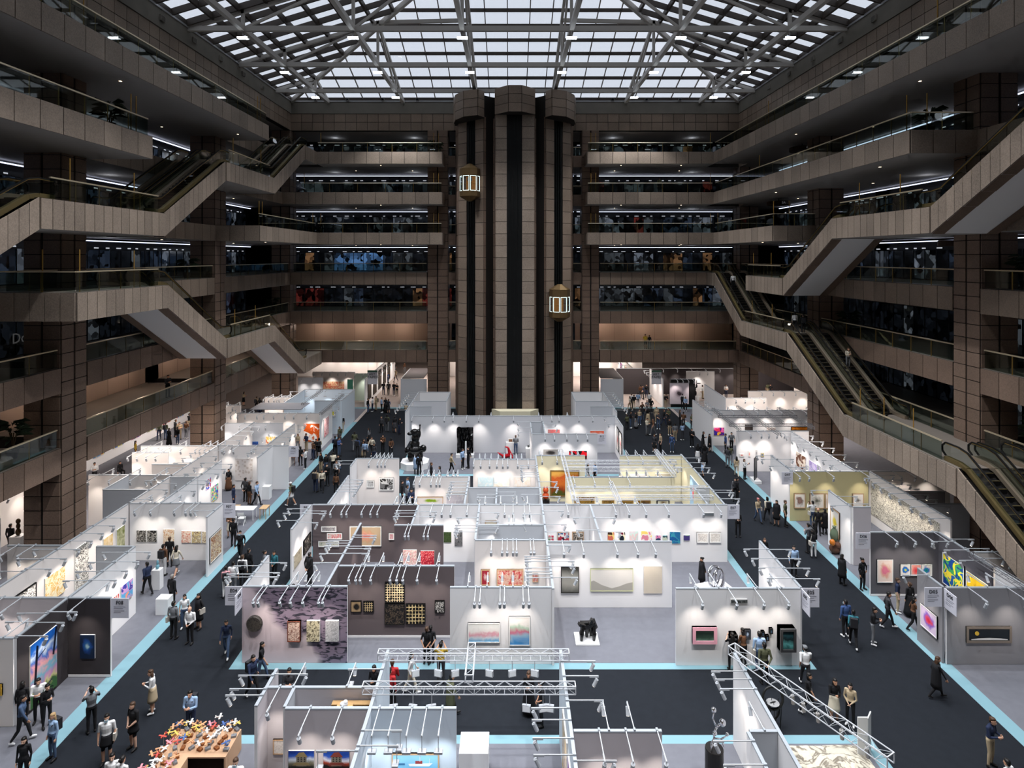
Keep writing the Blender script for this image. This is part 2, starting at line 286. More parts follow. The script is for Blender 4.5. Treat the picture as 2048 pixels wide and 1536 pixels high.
# base canopy of the middle shaft
MB().prism([(-1.9, 65.3), (-1.0, 64.2), (2.2, 64.2), (3.1, 65.3)], 1.1, 1.75, mat('cream', (222, 214, 186), .6)).build('lift_door_canopy', tw_)
def lift(x, y, z0, rz, label, lit):
    o = empty('lift_cabin', (x, y, z0), rz); tag(o, label, 'lift', 'glass lift cabins on the tower'); r = 1.12; gold = mat('lift_gold', (120, 98, 66), .4, .6); frame = emis('lift_frame_light', (225, 245, 240), 1.6)
    def ring(q): return [(q*math.cos(R(22.5+45*i)), q*math.sin(R(22.5+45*i))) for i in range(8)]
    MB().prism(ring(r), 2.75, 3.55, gold).build('upper_skirt', o); MB().prism(ring(r), .55, 1.1, gold).build('lower_skirt', o)
    for nm, za, zb in (('roof_cone', 3.55, 4.1), ('bottom_cone', .55, 0.05)):
        b = MB(); q = ring(r); q2 = ring(.25)
        for i in range(8): j = (i+1) % 8; b.face([(*q[i], za), (*q[j], za), (*q2[j], zb), (*q2[i], zb)], gold)
        b.face([(*p, zb) for p in q2], gold); b.build(nm, o)
    q = ring(r*.97); MB().box(-.6, .6, .35, .5, 1.1, 2.75, mat('lift_back', (92, 60, 34) if lit else (40, 34, 26), .6, emit=(255, 170, 90) if lit else None, es=.35)).build('back_panel', o)
    for i in range(8):
        a, b_ = q[i], q[(i+1) % 8]
        if (a[1]+b_[1])/2 > .5: continue
        p0, p1 = Vector((*a, 0)), Vector((*b_, 0)); d = p1-p0; ins = .1
        c0, c1 = p0+d*ins, p1-d*ins; fr = MB()
        for (s, e) in (((c0.x, c0.y, 1.15), (c0.x, c0.y, 2.72)), ((c1.x, c1.y, 1.15), (c1.x, c1.y, 2.72)), ((c0.x, c0.y, 1.15), (c1.x, c1.y, 1.15)), ((c0.x, c0.y, 2.72), (c1.x, c1.y, 2.72))): fr.bar(s, e, .05, .05, frame)
        fo = fr.build('window_frame', o)
        MB().face([(c0.x, c0.y, 1.15), (c1.x, c1.y, 1.15), (c1.x, c1.y, 2.72), (c0.x, c0.y, 2.72)], GLS).build('pane', fo)
        MB().bar((c0.x, c0.y, 1.85), (c1.x, c1.y, 1.85), .03, .03, BRASS).build('handrail', o)
        MB().bar((p0.x, p0.y, 1.1), (p0.x, p0.y, 2.75), .09, .09, gold).build('corner_post', o)
    MB().box(-.8, .8, -.8, .8, 1.05, 1.12, gold).build('cabin_floor', o)
    return o
lift(-4.3, 66.2, 24.0, R(-20), 'gold glass lift cabin high on the left shaft, lit inside with a passenger', True)
lift(5.45, 66.2, 10.95, R(20), 'gold glass lift cabin with white lit frames, low on the right shaft', False)
# ------------------------------------------------------------ roof
rf = empty('ceiling', (0, 0, 0)); tag(rf, kind='structure'); SL = .30; HALF = (XR-XL)/2; XM = (XL+XR)/2
def zr(x, y): return ROOFZ+.45+SL*max(0, min(x-XL, XR-x, YF-y))
ties = []
for y in YN: MB().bar((XL, y, ROOFZ), (XR, y, ROOFZ), .34, .40, PAINTW).build('tie_beam', rf)
for x in XN: MB().bar((x, Y0, ROOFZ), (x, YF-.2, ROOFZ), .36, .42, PAINTW).build('bottom_chord', rf)
for y in YN:
    for x in XN:
        z = zr(x, y)
        if z-ROOFZ > .9: MB().bar((x, y, ROOFZ), (x, y, z-.3), .24, .24, PAINTW).build('truss_post', rf)
    xs = [XL]+XN+[XR]
    m = MB(); hip = YF-y
    for a, b in zip(xs, xs[1:]):
        if abs((a+b)/2-XM) > HALF-hip-4: m.bar((a, y, zr(a, y)-.42), (b, y, zr(b, y)-.42), .24, .34, PAINTW)
    m.build('main_rafter', rf)
    for a, b in zip(xs, xs[1:]):
        lo, hi = ((a, b) if (a+b)/2 < XM else (b, a))
        if zr(hi, y)-zr(lo, y) > .8: MB().bar((lo, y, ROOFZ if lo in XN else ROOFZ+.1), (hi, y, zr(hi, y)-.4), .18, .2, PAINTW).build('diagonal_brace', rf)
for x in XN:
    ys = [YF-.2]+[y for y in YN if YF-y < min(x-XL, XR-x)+9]
    m = MB()
    for a, b in zip(ys, ys[1:]): m.bar((x, a, zr(x, a)-.42), (x, b, zr(x, b)-.42), .24, .34, PAINTW)
    m.build('main_rafter', rf)
    for a, b in zip(ys, ys[1:]): MB().bar((x, a, ROOFZ), (x, b, zr(x, b)-.4), .18, .2, PAINTW).build('diagonal_brace', rf)
for sx in (0, 1):
    m = MB(); f = (lambda t: XL+t) if sx == 0 else (lambda t: XR-t)
    m.bar((f(0), YF, zr(f(0), YF)-.4), (f(HALF), YF-HALF, zr(f(HALF), YF-HALF)-.4), .3, .5, PAINTW); m.build('hip_rafter', rf)
MB().bar((XM, YF-HALF, zr(XM, 20)-.4), (XM, Y0, zr(XM, 20)-.4), .3, .5, PAINTW).build('ridge_beam', rf)
p_ = 2.15; K = int(HALF/p_)
def purl(a, b, w1=.10, w2=.34): MB().bar(a, b, w1, w2, PURL).build('purlin', rf)
def rft(a, b): MB().bar(a, b, .09, .16, mat('glazing_bar', (120, 112, 104), .5)).build('glazing_bar', rf)
for k in range(0, K+1):
    t = max(.08, k*p_); y = YF-t; purl((XL+t, y, zr(XM, y)-.12), (XR-t, y, zr(XM, y)-.12))
    for x in (XL+t, XR-t): purl((x, Y0, zr(x, 0)-.16), (x, YF-t, zr(x, 0)-.16), .2, .5)
nx_ = int((XR-XL)/p_)
for i in range(1, nx_+1):
    x = XL+i*p_; t = min(x-XL, XR-x); rft((x, YF, zr(x, YF)-.05), (x, YF-t, zr(x, YF-t)-.05))
ny_ = int((YF-Y0)/p_)
for j in range(1, ny_+1):
    y = YF-j*p_; t = min(HALF, YF-y)
    purl((XL, y, zr(XL, y)-.14), (XL+t, y, zr(XL+t, y)-.14), .16, .5); purl((XR, y, zr(XR, y)-.14), (XR-t, y, zr(XR-t, y)-.14), .16, .5)
pane_h = MB().face([(0, 0, 0), (p_, 0, 0), (p_, -p_, p_*SL), (0, -p_, p_*SL)], GLR).mesh('glass_pane')
pane_l = MB().face([(0, 0, 0), (0, -p_, 0), (p_, -p_, p_*SL), (p_, 0, p_*SL)], GLR).mesh('glass_pane')
pane_r = MB().face([(0, 0, 0), (0, -p_, 0), (-p_, -p_, p_*SL), (-p_, 0, p_*SL)], GLR).mesh('glass_pane')
rest = MB(); count = 0
for k in range(K+1):            # far hip: whole cells and cut edge cells
    y = YF-k*p_
    for i in range(nx_+1):
        x = XL+i*p_; x1 = min(x+p_, XR); z = zr(XM, y); m0, m1 = x-XL, XR-x1
        if m0 >= (k+1)*p_-1e-3 and m1 >= (k+1)*p_-1e-3: put(pane_h, 'glass_pane', rf, (x, y, z)); count += 1
for i in range(0, K+1):
    for j in range(0, ny_):
        y = YF-j*p_
        if j < i+1: continue
        for me, x in ((pane_l, XL+i*p_), (pane_r, XR-i*p_)):
            if count < 300 and 6 < j < 20: put(me, 'glass_pane', rf, (x, y, zr(x, y-p_*.5) if me is pane_l else zr(x, y-p_*.5))); count += 1
            else:
                b = pane_l if me is pane_l else pane_r; z = ROOFZ+.45+SL*i*p_; sg = 1 if me is pane_l else -1
                rest.face([(x, y, z), (x, y-p_, z), (x+sg*p_, y-p_, z+p_*SL), (x+sg*p_, y, z+p_*SL)], GLR)
tag(rest.build('glass_pane', rf), kind='stuff')
# flood lamps hung under the truss nodes
fb = MB().box(-.42, .42, -.16, .16, -.62, -.5, STEEL, mf={0: FLG, 2: FLG}); fb.bar((0, 0, -.5), (0, 0, 0), .05, .05, STEEL); fm = fb.mesh('flood_lamp')
n_ = 0
for i, x in enumerate(XN):
    for j, y in enumerate(YN[:4]):
        o = put(fm, 'flood_lamp', None, (x, y, ROOFZ-.17))
        tag(o, 'lit flood lamp under roof truss, %s from left in %s row from back' % (('first', 'second', 'third', 'fourth', 'fifth', 'sixth')[i], ('first', 'second', 'third', 'fourth')[j]), 'lamp', 'flood lamps under the glass roof')
# ------------------------------------------------------------ text
_tx = {}
def text_mesh(s, size, m, ext=.01):
    k = (s, size, m.name)
    if k in _tx: return _tx[k]
    cu = bpy.data.curves.new('lettering', 'FONT'); cu.body = s; cu.size = size; cu.extrude = ext; cu.resolution_u = 2; cu.align_x = 'CENTER'; cu.align_y = 'CENTER'
    o = bpy.data.objects.new('t', cu); C.objects.link(o); dg = bpy.context.evaluated_depsgraph_get(); me = bpy.data.meshes.new_from_object(o.evaluated_get(dg))
    bpy.data.objects.remove(o); me.materials.clear(); me.materials.append(m); _tx[k] = me; return me
# ------------------------------------------------------------ escalators
GOLDS = mat('skirt_brass', (118, 104, 70), .4, .6); STEPM = mat('escalator_step', (26, 26, 27), .5, .4); STEPE = mat('step_edge', (96, 84, 52), .5); LSKIRT = mat('deck_steel', (176, 160, 140), .3, .7)
ORD = ('first', 'second', 'third', 'fourth', 'fifth', 'sixth', 'seventh', 'eighth', 'ninth', 'tenth', 'eleventh', 'twelfth', 'thirteenth', 'fourteenth', 'fifteenth', 'sixteenth', 'seventeenth', 'eighteenth', 'nineteenth', 'twentieth')
def escalator(side, yh, zh, yl, zl, where):
    X0, sg = (OL, -1) if side == 'left' else (OR_, 1); W_ = 3.75; d = 1 if yl > yh else -1; run = abs(yl-yh); rise = zh-zl
    body = MB().xprism([(yh, zh-.35), (yl, zl-.35), (yl, zl-1.5), (yh, zh-1.5)], X0+sg*.07, X0+sg*W_, JOINT, {2: WSOF}).build('escalator_truss'); struct(body)
    n = round(run/.62); dy = (yl-yh)/n; dz = -rise/n; pm = MB(); g = .012*d
    a, b = X0-sg*.0, X0+sg*.07; zt = lambda y: dz*(y/dy); y0_, y1_ = g, dy-g
    pm.face([(a, y0_, zt(y0_)), (a, y1_, zt(y1_)), (a, y1_, zt(y1_)-1.5), (a, y0_, zt(y0_)-1.5)], GRL); pm.face([(a, y0_, zt(y0_)), (b, y0_, zt(y0_)), (b, y1_, zt(y1_)), (a, y1_, zt(y1_))], GRL)
    pm.face([(a, y0_, zt(y0_)-1.5), (b, y0_, zt(y0_)-1.5), (b, y1_, zt(y1_)-1.5), (a, y1_, zt(y1_)-1.5)], GRL); pme = pm.mesh('granite_panel')
    for i in range(n): put(pme, 'granite_panel', body, (0, yh+dy*i, zh+dz*i))
    k = 7; sy = (yl-yh)/k; sz = -rise/k; sm = MB(); q0 = X0+sg*.05; q1 = X0+sg*.75
    sm.face([(q0, .02*d, -1.53), (q1, .02*d, -1.53), (q1, sy-.02*d, sz-1.53), (q0, sy-.02*d, sz-1.53)], GRD); sme = sm.mesh('soffit_panel')
    for i in range(k): put(sme, 'soffit_panel', body, (0, yh+sy*i, zh+sz*i))
    sm = MB(); q0 = X0+sg*3.1; q1 = X0+sg*W_; sm.face([(q0, 0, -1.53), (q1, 0, -1.53), (q1, yl-yh, zl-zh-1.53), (q0, yl-yh, zl-zh-1.53)], GRD); sm.build('soffit_panel', body, loc=(0, yh, zh))
    for e, cx in enumerate((X0+sg*1.1, X0+sg*2.9)):
        o = empty('escalator', (cx, yh, zh)); tag(o, 'dark escalator with brass rails, %s lane, %s' % (('outer', 'inner')[e], where), 'escalator', 'paired escalators along the galleries')
        ns = round(run/.42); stp = MB().box(-.5, .5, 0, d*.42, -.22, 0, STEPM); stp.box(-.5, .5, d*.36, d*.42, 0, .012, STEPE); stm = stp.mesh('step')
        for i in range(ns): put(stm, 'step', o, (0, d*.42*i*(run/(ns*.42)), -rise*(i+.5)/ns))
        rl = yl-yh; rz = zl-zh
        for sx in (-.72, .72):
            skm = LSKIRT if (e == 0 and sx*sg > 0) or e == 1 else GOLDS
            sk = MB(); pts = [(-d*1.3, .02), (-d*.3, .02), (d*.3, -.1), (rl-d*.3, rz+.1), (rl+d*.3, rz+.02), (rl+d*1.3, rz+.02)]
            for p, q in zip(pts, pts[1:]): sk.bar((sx, p[0], p[1]+.1), (sx, q[0], q[1]+.1), .26, .22, skm)
            sk.build('skirt', o)
            path = [(-d*1.35, .25), (-d*1.62, .45), (-d*1.62, .72), (-d*1.35, .95), (-d*.4, .97), (d*.25, .86), (rl-d*.25, rz+1.05), (rl+d*.5, rz+.95), (rl+d*1.35, rz+.95), (rl+d*1.62, rz+.72), (rl+d*1.62, rz+.45), (rl+d*1.35, rz+.25)]
            hr = MB()
            for p, q in zip(path, path[1:]): hr.bar((sx, *p), (sx, *q), .09, .06, RUB)
            hro = hr.build('handrail', o); tr = MB()
            for p, q in zip(path[3:9], path[4:9]): tr.bar((sx, p[0], p[1]-.05), (sx, q[0], q[1]-.05), .07, .045, BRASS)
            tr.build('rail_trim', hro)
            gl = MB(); gl.face([(sx, *p) for p in path[:5]]+[(sx, -d*.3, .15)], GLB); gl.face([(sx, -d*.4, .95), (sx, d*.25, .84), (sx, rl-d*.25, rz+1.0), (sx, rl-d*.3, rz+.2), (sx, d*.3, -.05), (sx, -d*.3, .15)], GLB)
            gl.face([(sx, *p) for p in path[6:]]+[(sx, rl-d*.3, rz+.15)], GLB); gl.build('glass_balustrade', o)
for a in (('left', 28.7, LV[5], 20.2, LV[4], 'left side flight nearest the camera'), ('left', 47.5, LV[6], 39.1, LV[5], 'left side upper flight behind the near one'),
          ('left', 65.9, LV[7], 57.4, LV[6], 'left side topmost flight by the back wall'), ('left', 39.5, LV[4], 47.7, LV[3], 'left side lower flight with wide white underside'),
          ('left', 57.4, LV[3], 65.9, LV[2], 'left side lowest flight by the back wall'),
          ('right', 44.3, LV[5], 52.2, LV[4], 'right side middle flight with white underside'), ('right', 25.5, LV[6], 33.9, LV[5], 'right side upper flight cut by the picture edge'),
          ('right', 69.7, LV[4], 61.7, LV[3], 'right side flight starting at the back wall'), ('right', 51.5, LV[3], 42.8, LV[2], 'right side long descending flight in the middle'),
          ('right', 31.9, LV[2], 20.0, 0, 'right side bottom flight down to the hall')):
    escalator(*a)
# ------------------------------------------------------------ glass railings
def railing(p0, p1, z, label, pw=1.9, hr=HANDR, poles=()):
    p0 = Vector((*p0, z)); p1 = Vector((*p1, z)); d = p1-p0; L = d.length; a = math.atan2(d.y, d.x); n = max(1, round(L/pw)); w_ = L/n
    o = empty('glass_railing', p0, a); tag(o, label, 'railing', 'glass railings of the galleries')
    k = ('rp', round(w_, 3))
    if k not in _pc: _pc[k] = MB().box(.02, w_-.02, -.008, .008, .04, 1.0, GLB).mesh('glass_panel'); 
    if 'post' not in _pc: _pc['post'] = MB().bar((0, 0, 0), (0, 0, 1.0), .035, .05, BRASS).mesh('post'); _pc['pole'] = MB().tube((0, .1, 0), (0, .1, 2.2), .03, mat('brass_pole', (180, 140, 70), .4, .5), 8).mesh('brass_pole')
    for i in range(n):
        put(_pc[k], 'glass_panel', o, (w_*i, 0, 0))
        if i: put(_pc['post'], 'post', o, (w_*i, .04, 0))
    MB().bar((0, 0, 1.05), (L, 0, 1.05), .09, .07, hr).build('handrail', o)
    for t in poles: put(_pc['pole'], 'brass_pole', o, (t if t >= 0 else L+t, 0, 0))
    return o
UP = {2: 'lowest gallery', 3: 'second gallery up', 4: 'third gallery up', 5: 'fourth gallery up', 6: 'fifth gallery up', 7: 'top gallery'}
bays = (('bay nearest the camera', Y0, 17), ('bay before the near column', 19.2, 35.3), ('bay between the two columns', 37.5, 53.7), ('bay next to the back wall', 55.5, 72.1))
for k in (2, 3, 4):
    for nm, a, b in bays:
        if nm == bays[0][0]: continue
        for sd, x in (('left', XL+.0), ('right', XR)):
            if sd == 'left' and k == 4 and a == 55.5: pass
            railing((x-.12 if sd == 'left' else x+.12, a+.1), (x-.12 if sd == 'left' else x+.12, b-.1), LV[k], 'glass railing on %s side %s, %s' % (sd, UP[k], nm))
    railing((XL+.3, YF+.15), (-9.9, YF+.15), LV[k], 'glass railing on back wall %s, between left corner and lift tower' % UP[k], 3.1)
    railing((10.8, YF+.15), (XR-.3, YF+.15), LV[k], 'glass railing on back wall %s, between lift tower and right corner' % UP[k], 3.1)
for k in range(2, 8):
    railing((-7.25, YF+.4), (-6.0, YF+.4), LV[k], 'short glass railing beside the left of lift tower, %s' % UP[k]); railing((7.2, YF+.4), (8.55, YF+.4), LV[k], 'short glass railing beside the right of lift tower, %s' % UP[k])
i_ = .14
for k in (5, 6, 7):
    railing(({7: OL, 6: XL+2, 5: OL}[k]+i_, YO+i_), (-7.8, YO+i_), LV[k], 'pale glass railing on jutting back %s, left of lift tower' % UP[k], 3.0, mat('cream_rail', (235, 225, 200), .35, .3), poles=(.3, -.35, -.9))
    railing((9.0, YO+i_), (OR_-i_, YO+i_), LV[k], 'pale glass railing on jutting back %s, right of lift tower' % UP[k], 3.0, M['cream_rail'], poles=(.35, .9, -.2))
for a in ((( OL-i_, 8), (OL-i_, 55.7), 7, 'long glass railing on left jutting top gallery', (-1, -1.6, 24)), ((OL-i_, 8), (OL-i_, 37.5), 6, 'glass railing on left jutting fifth gallery ending at the near column', (-1, -1.5)),
          ((OL-i_, 29.5), (OL-i_, 38.6), 5, 'glass railing on left escalator landing, upper near', (1.5, 6.8)), ((OL-i_, 48.3), (OL-i_, 56.6), 6, 'glass railing on left escalator landing, highest', (1, 6.5)),
          ((OL-i_, 31.3), (OL-i_, 38.6), 4, 'glass railing on left escalator landing, lower near', (.4, 5)), ((XL+.2, 31.25), (OL-i_, 31.25), 4, 'glass railing across near end of left lower landing', (1.8,)), ((OL-i_, 48.6), (OL-i_, 56.6), 3, 'glass railing on left escalator landing, lower far', (1, 5)),
          ((OL-i_, 54.1), (OL-i_, 69.7), 5, 'glass railing on left jutting fourth gallery by the back wall', (.3, 1, -.4)),
          ((OR_+i_, 69.7), (OR_+i_, 8), 7, 'long glass railing on right jutting top gallery', (14, 36)), ((OR_+i_, 69.7), (OR_+i_, 35.8), 6, 'glass railing on right jutting fifth gallery ending at the near column', (12, -.5)),
          ((OR_+i_, 35.75), (XR-.1, 35.75), 6, 'glass railing across end of right jutting fifth gallery', (1,)), ((OR_+i_, 69.7), (OR_+i_, 54.4), 5, 'glass railing on right jutting fourth gallery by the back wall', (.5, -.2)), ((OR_+i_, 54.3), (XR-.1, 54.3), 5, 'glass railing across end of right jutting fourth gallery', (1.4,)),
          ((OR_+i_, 43.4), (OR_+i_, 34.8), 5, 'glass railing on right escalator landing, upper', (2.2, 6.5)), ((OR_+i_, 60.1), (OR_+i_, 53), 4, 'glass railing on right escalator landing, middle', (1, 5)),
          ((OR_+i_, 60.9), (OR_+i_, 52.3), 3, 'glass railing on right landing between the two descending flights', (1.5, 6)), ((OR_+i_, 41.9), (OR_+i_, 33.2), 2, 'glass railing on right lowest escalator landing', (.8, 3.4, 6.2))):
    railing(a[0], a[1], LV[a[2]], a[3], poles=a[4])
# ------------------------------------------------------------ shopfronts behind the galleries
def shop_mat(name, col, e):
    m = mat(name, (22, 24, 27), .12, 0, .5, emit=col, es=e); n = m.node_tree.nodes; l = m.node_tree.links; b = n['Principled BSDF']
    g = n.new('ShaderNodeNewGeometry'); v = n.new('ShaderNodeTexVoronoi'); v.feature = 'F1'; v.distance = 'MANHATTAN'; v.inputs['Scale'].default_value = 1.6; l.new(g.outputs['Position'], v.inputs['Vector']); s3 = n.new('ShaderNodeSeparateColor'); l.new(v.outputs['Color'], s3.inputs[0])
    p = n.new('ShaderNodeMath'); p.operation = 'POWER'; l.new(s3.outputs[0], p.inputs[0]); p.inputs[1].default_value = 2.2; q = n.new('ShaderNodeMath'); q.operation = 'MULTIPLY'; l.new(p.outputs[0], q.inputs[0]); q.inputs[1].default_value = e*2.0; l.new(q.outputs[0], b.inputs['Emission Strength']); return m
SH = {'d': shop_mat('shop_dark', (20, 24, 30), .3), 'b': shop_mat('shop_blue', (44, 54, 70), .4), 'w': shop_mat('shop_pale', (104, 112, 124), .4), 'r': shop_mat('shop_red', (90, 34, 30), .5), 'm': shop_mat('shop_mural', (70, 105, 150), .7), 'y': shop_mat('shop_warm', (120, 88, 60), .4), 'g': shop_mat('shop_grey', (74, 80, 86), .4)}
def shopfront(axis, c, a0, a1, z, code, sd, strip=True, beige=False, hgt=3.1):
    """axis 'x': front runs along x at y=c facing -y; 'y': runs along y at x=c, facing +x (sd left) or -x (right)"""
    L = a1-a0; o = empty('shopfront', (a0, c, z) if axis == 'x' else ((c, a0, z) if sd == 'right' else (c, a1, z)), 0 if axis == 'x' else (R(90) if sd == 'right' else R(-90)))
    if sd == 'right' and axis == 'y': o.rotation_euler.z = R(-90); o.location = (c, a1, z)
    if sd == 'left' and axis == 'y': o.rotation_euler.z = R(90); o.location = (c, a0, z)
    tag(o, kind='structure')
    if beige:
        MB().box(0, L, 0, .2, 0, hgt, mat('beige_wall', (190, 166, 148), .7)).build('plain_wall', o)
        for i in range(1, int(L/2.6)): MB().box(i*2.6-.01, i*2.6+.01, -.012, 0, 0, hgt, mat('seam', (120, 104, 92), .8)).build('seam', o)
    else:
        n = max(1, round(L/1.3)); w_ = L/n
        for t in SH:
            kk = ('sp', t, round(w_, 3))
            if kk not in _pc: _pc[kk] = MB().box(.03, w_-.03, .04, .06, .05, 2.35, SH[t]).mesh('pane')
        fr = MB().box(0, L, -.02, .1, 2.35, 2.7, BLACK); fr.box(0, L, 0, .1, 0, .06, BLACK)
        for i in range(n+1): fr.box(w_*i-.03, w_*i+.03, -.01, .1, 0, 2.4, mat('mullion', (50, 52, 54), .4, .5))
        fr.build('frame', o)
        for i in range(n): put(_pc[('sp', code[i % len(code)], round(w_, 3))], 'pane', o, (w_*i, 0, 0))
        sg = MB(); x = .3; rr = random.Random(int(abs(c)*7+z*3+a0))
        while x < L-.8:
            q = rr.uniform(.25, .7)
            for t in range(int(q/.09)): sg.box(x+t*.09, x+t*.09+.055, -.035, -.02, 2.47, 2.56, emis('sign_glow', (220, 225, 235), .8))
            x += q+rr.uniform(.3, 1.4)
        if sg.v: sg.build('sign_band_dashes', o)
        MB().box(0, L, .12, .3, 0, hgt, DARK).build('shop_interior', o)
    if strip: MB().box(.2, L-.2, -.7, -.58, hgt-.1, hgt-.03, LITC).build('light_strip', o)
WLMP = mat('warm_wash', (255, 200, 150), .5)
for k in range(2, 8):
    z = LV[k]; far = {2: '', 3: 'rrrddgbdddddyr', 4: 'dydgmmmmmbggdd', 5: 'ddgdwdddgdwgd', 6: 'wggddgddgwbwd', 7: 'wwbgddgbwdgwb'}[k]
    shopfront('x', 79.5, -28, -7.5, z, far or 'd', 'far', beige=(k == 2), strip=k != 2); shopfront('x', 79.5, 8.5, 29, z, {2: 'd', 3: 'ybwggggbbgbd', 4: 'dydggdwwdyyb', 5: 'wwgwwdrgdbbb', 6: 'ddrddggdgdd', 7: 'wydgwdggbd'}[k], 'far', beige=(k == 2), strip=k != 2)
    shopfront('x', 79.5, -7.5, 8.5, z, 'dbwdgd', 'far', strip=True)
    for q, (nm, a, b) in enumerate(bays[1:]):
        shopfront('y', -32.0, a-1.9, b+1.9, z, ('dgdbwddgbbbdd' if k > 3 else 'dddddbdddgd')[q:], 'left', beige=(k == 2), strip=k > 3)
        shopfront('y', 33.3, a-1.9, b+1.9, z, ('dwbddwgdbbdwdd' if k > 3 else 'ddddgdddd')[q:], 'right', strip=k > 3)
# warm ceiling lamps washing the lowest gallery's plain walls
def lamp(kind, loc, e, col, size=.3, rot=None, spot=None):
    k = (kind, e, col, size, spot)
    if k not in _pc:
        d = bpy.data.lights.new(kind.lower()+'_lamp', kind); d.energy = e; d.color = col
        if kind == 'AREA': d.size = size
        else: d.shadow_soft_size = size
        if spot: d.spot_size = R(spot); d.spot_blend = .9
        _pc[k] = d
    o = bpy.data.objects.new('lamp_light', _pc[k]); o.location = loc
    if rot: o.rotation_euler = rot
    C.objects.link(o); return o
for x in (-24, -19, -14, 12, 17, 22): lamp('POINT', (x, 77.6, LV[2]+2.5), 75, (1, .8, .68), .15)
for y in (40, 45, 50, 57, 62, 67, 28, 22): lamp('POINT', (-30.2, y, LV[2]+2.5), 60, (1, .8, .68), .15)
for k in (3, 4, 5, 6, 7):
    for x in (-22, -12, 13, 23): lamp('POINT', (x, 77, LV[k]+2.7), 16, (.8, .88, 1), .4)
    for y in (28, 45, 62): lamp('POINT', (-29.5, y, LV[k]+2.7), 16, (.85, .9, 1), .4); lamp('POINT', (30.8, y, LV[k]+2.7), 16, (.85, .9, 1), .4)
# crimson notice on the left lowest gallery wall
ban = empty('wall_banner', (-31.6, 48.1, 9.05), R(90)); tag(ban, 'crimson banner with small white lettering on beige wall of left lowest gallery', 'banner')
MB().box(-1.35, 1.35, -.02, .02, -.42, .42, mat('crimson', (110, 24, 48), .6)).build('banner_sheet', ban)
for s, x, zz, sz in (('TWTC', -.35, .16, .26), ('TAIPEI WORLD TRADE CENTER', .1, -.18, .13)):
    put(text_mesh(s, sz, mat('letter_white', (225, 220, 220), .6, emit=(225, 220, 220), es=.15)), 'lettering', ban, T=Matrix.Translation((x, -.03, zz)) @ Matrix.Rotation(R(90), 4, 'X'))
wl_ = empty('window_lettering', (-31.5, 41.0, 12.7), R(90)); tag(wl_, "grey letters reading Don't Go on dark shop window, left second gallery", 'lettering')
put(text_mesh("Don't Go", .95, mat('letter_grey', (120, 120, 120), .6, emit=(120, 120, 120), es=.2)), 'letters', wl_, T=Matrix.Rotation(R(90), 4, 'X')); wl_.location = (-31.93, 41.0, 12.7)
for t, x, y, k, lb in (('5B', 29.5, 38.5, 6, 'right side, under the fifth gallery'), ('4B', 29.8, 40.5, 5, 'right side, under the fourth gallery'), ('6A', 27.6, 57.5, 7, 'right side, under the top gallery'), ('5A', 27.8, 63, 6, 'right side near back wall, under the fifth gallery')):
    o = empty('hanging_zone_sign', (x, y, LV[k]-1.75)); tag(o, 'dark oval hanging sign reading %s, %s' % (t, lb), 'sign', 'oval zone signs under the galleries')
    MB().lathe([(1.1, -.35), (1.15, -.3), (1.15, 0), (1.1, .05)], (0, 0, 0), mat('sign_brown', (60, 44, 36), .6), 20).build('disc', o)
    put(text_mesh(t, .32, mat('sign_letter', (170, 165, 160), .6, emit=(150, 150, 160), es=.2)), 'lettering', o, T=Matrix.Translation((0, -1.17, -.16)) @ Matrix.Rotation(R(90), 4, 'X'))
    MB().tube((0, 0, 0), (0, 0, .4), .04, BLACK).build('hanger', o)
# ------------------------------------------------------------ potted plants
LEAFM = mat('leaf_green', (34, 48, 30), .6); 
def plant(x, y, z, h, seed, label, kind='palm'):
    rr = random.Random(seed); o = empty('potted_palm', (x, y, z)); tag(o, label, 'plant', 'potted palms on the galleries')
    MB().lathe([(.22, 0), (.32, .5), (.28, .5), (.26, .42)], (0, 0, 0), mat('pot_dark', (52, 44, 40), .6), 10).build('pot', o)
    st = MB()
    for i in range(4): st.tube((rr.uniform(-.1, .1), rr.uniform(-.1, .1), .4), (rr.uniform(-.3, .3), rr.uniform(-.3, .3), h*.65), .03, mat('stem_brown', (70, 56, 40), .8), 5)
    st.build('stem', o); lf = MB()
    for i in range(46):
        a = rr.uniform(0, 2*math.pi); r0 = rr.uniform(.05, .25); z0 = rr.uniform(h*.45, h*.95); L = rr.uniform(.5, .95); p = Vector((r0*math.cos(a), r0*math.sin(a), z0)); dr = Vector((math.cos(a), math.sin(a), rr.uniform(.1, .6))); sd = Vector((-math.sin(a), math.cos(a), 0))*rr.uniform(.05, .09)
        m1 = p+dr*L*.55; m2 = p+Vector((dr.x*L, dr.y*L, dr.z*L*.45-.15)); lf.face([p, m1+sd, m2], LEAFM); lf.face([p, m2, m1-sd], LEAFM)
    tag(lf.build('foliage', o), kind='stuff')
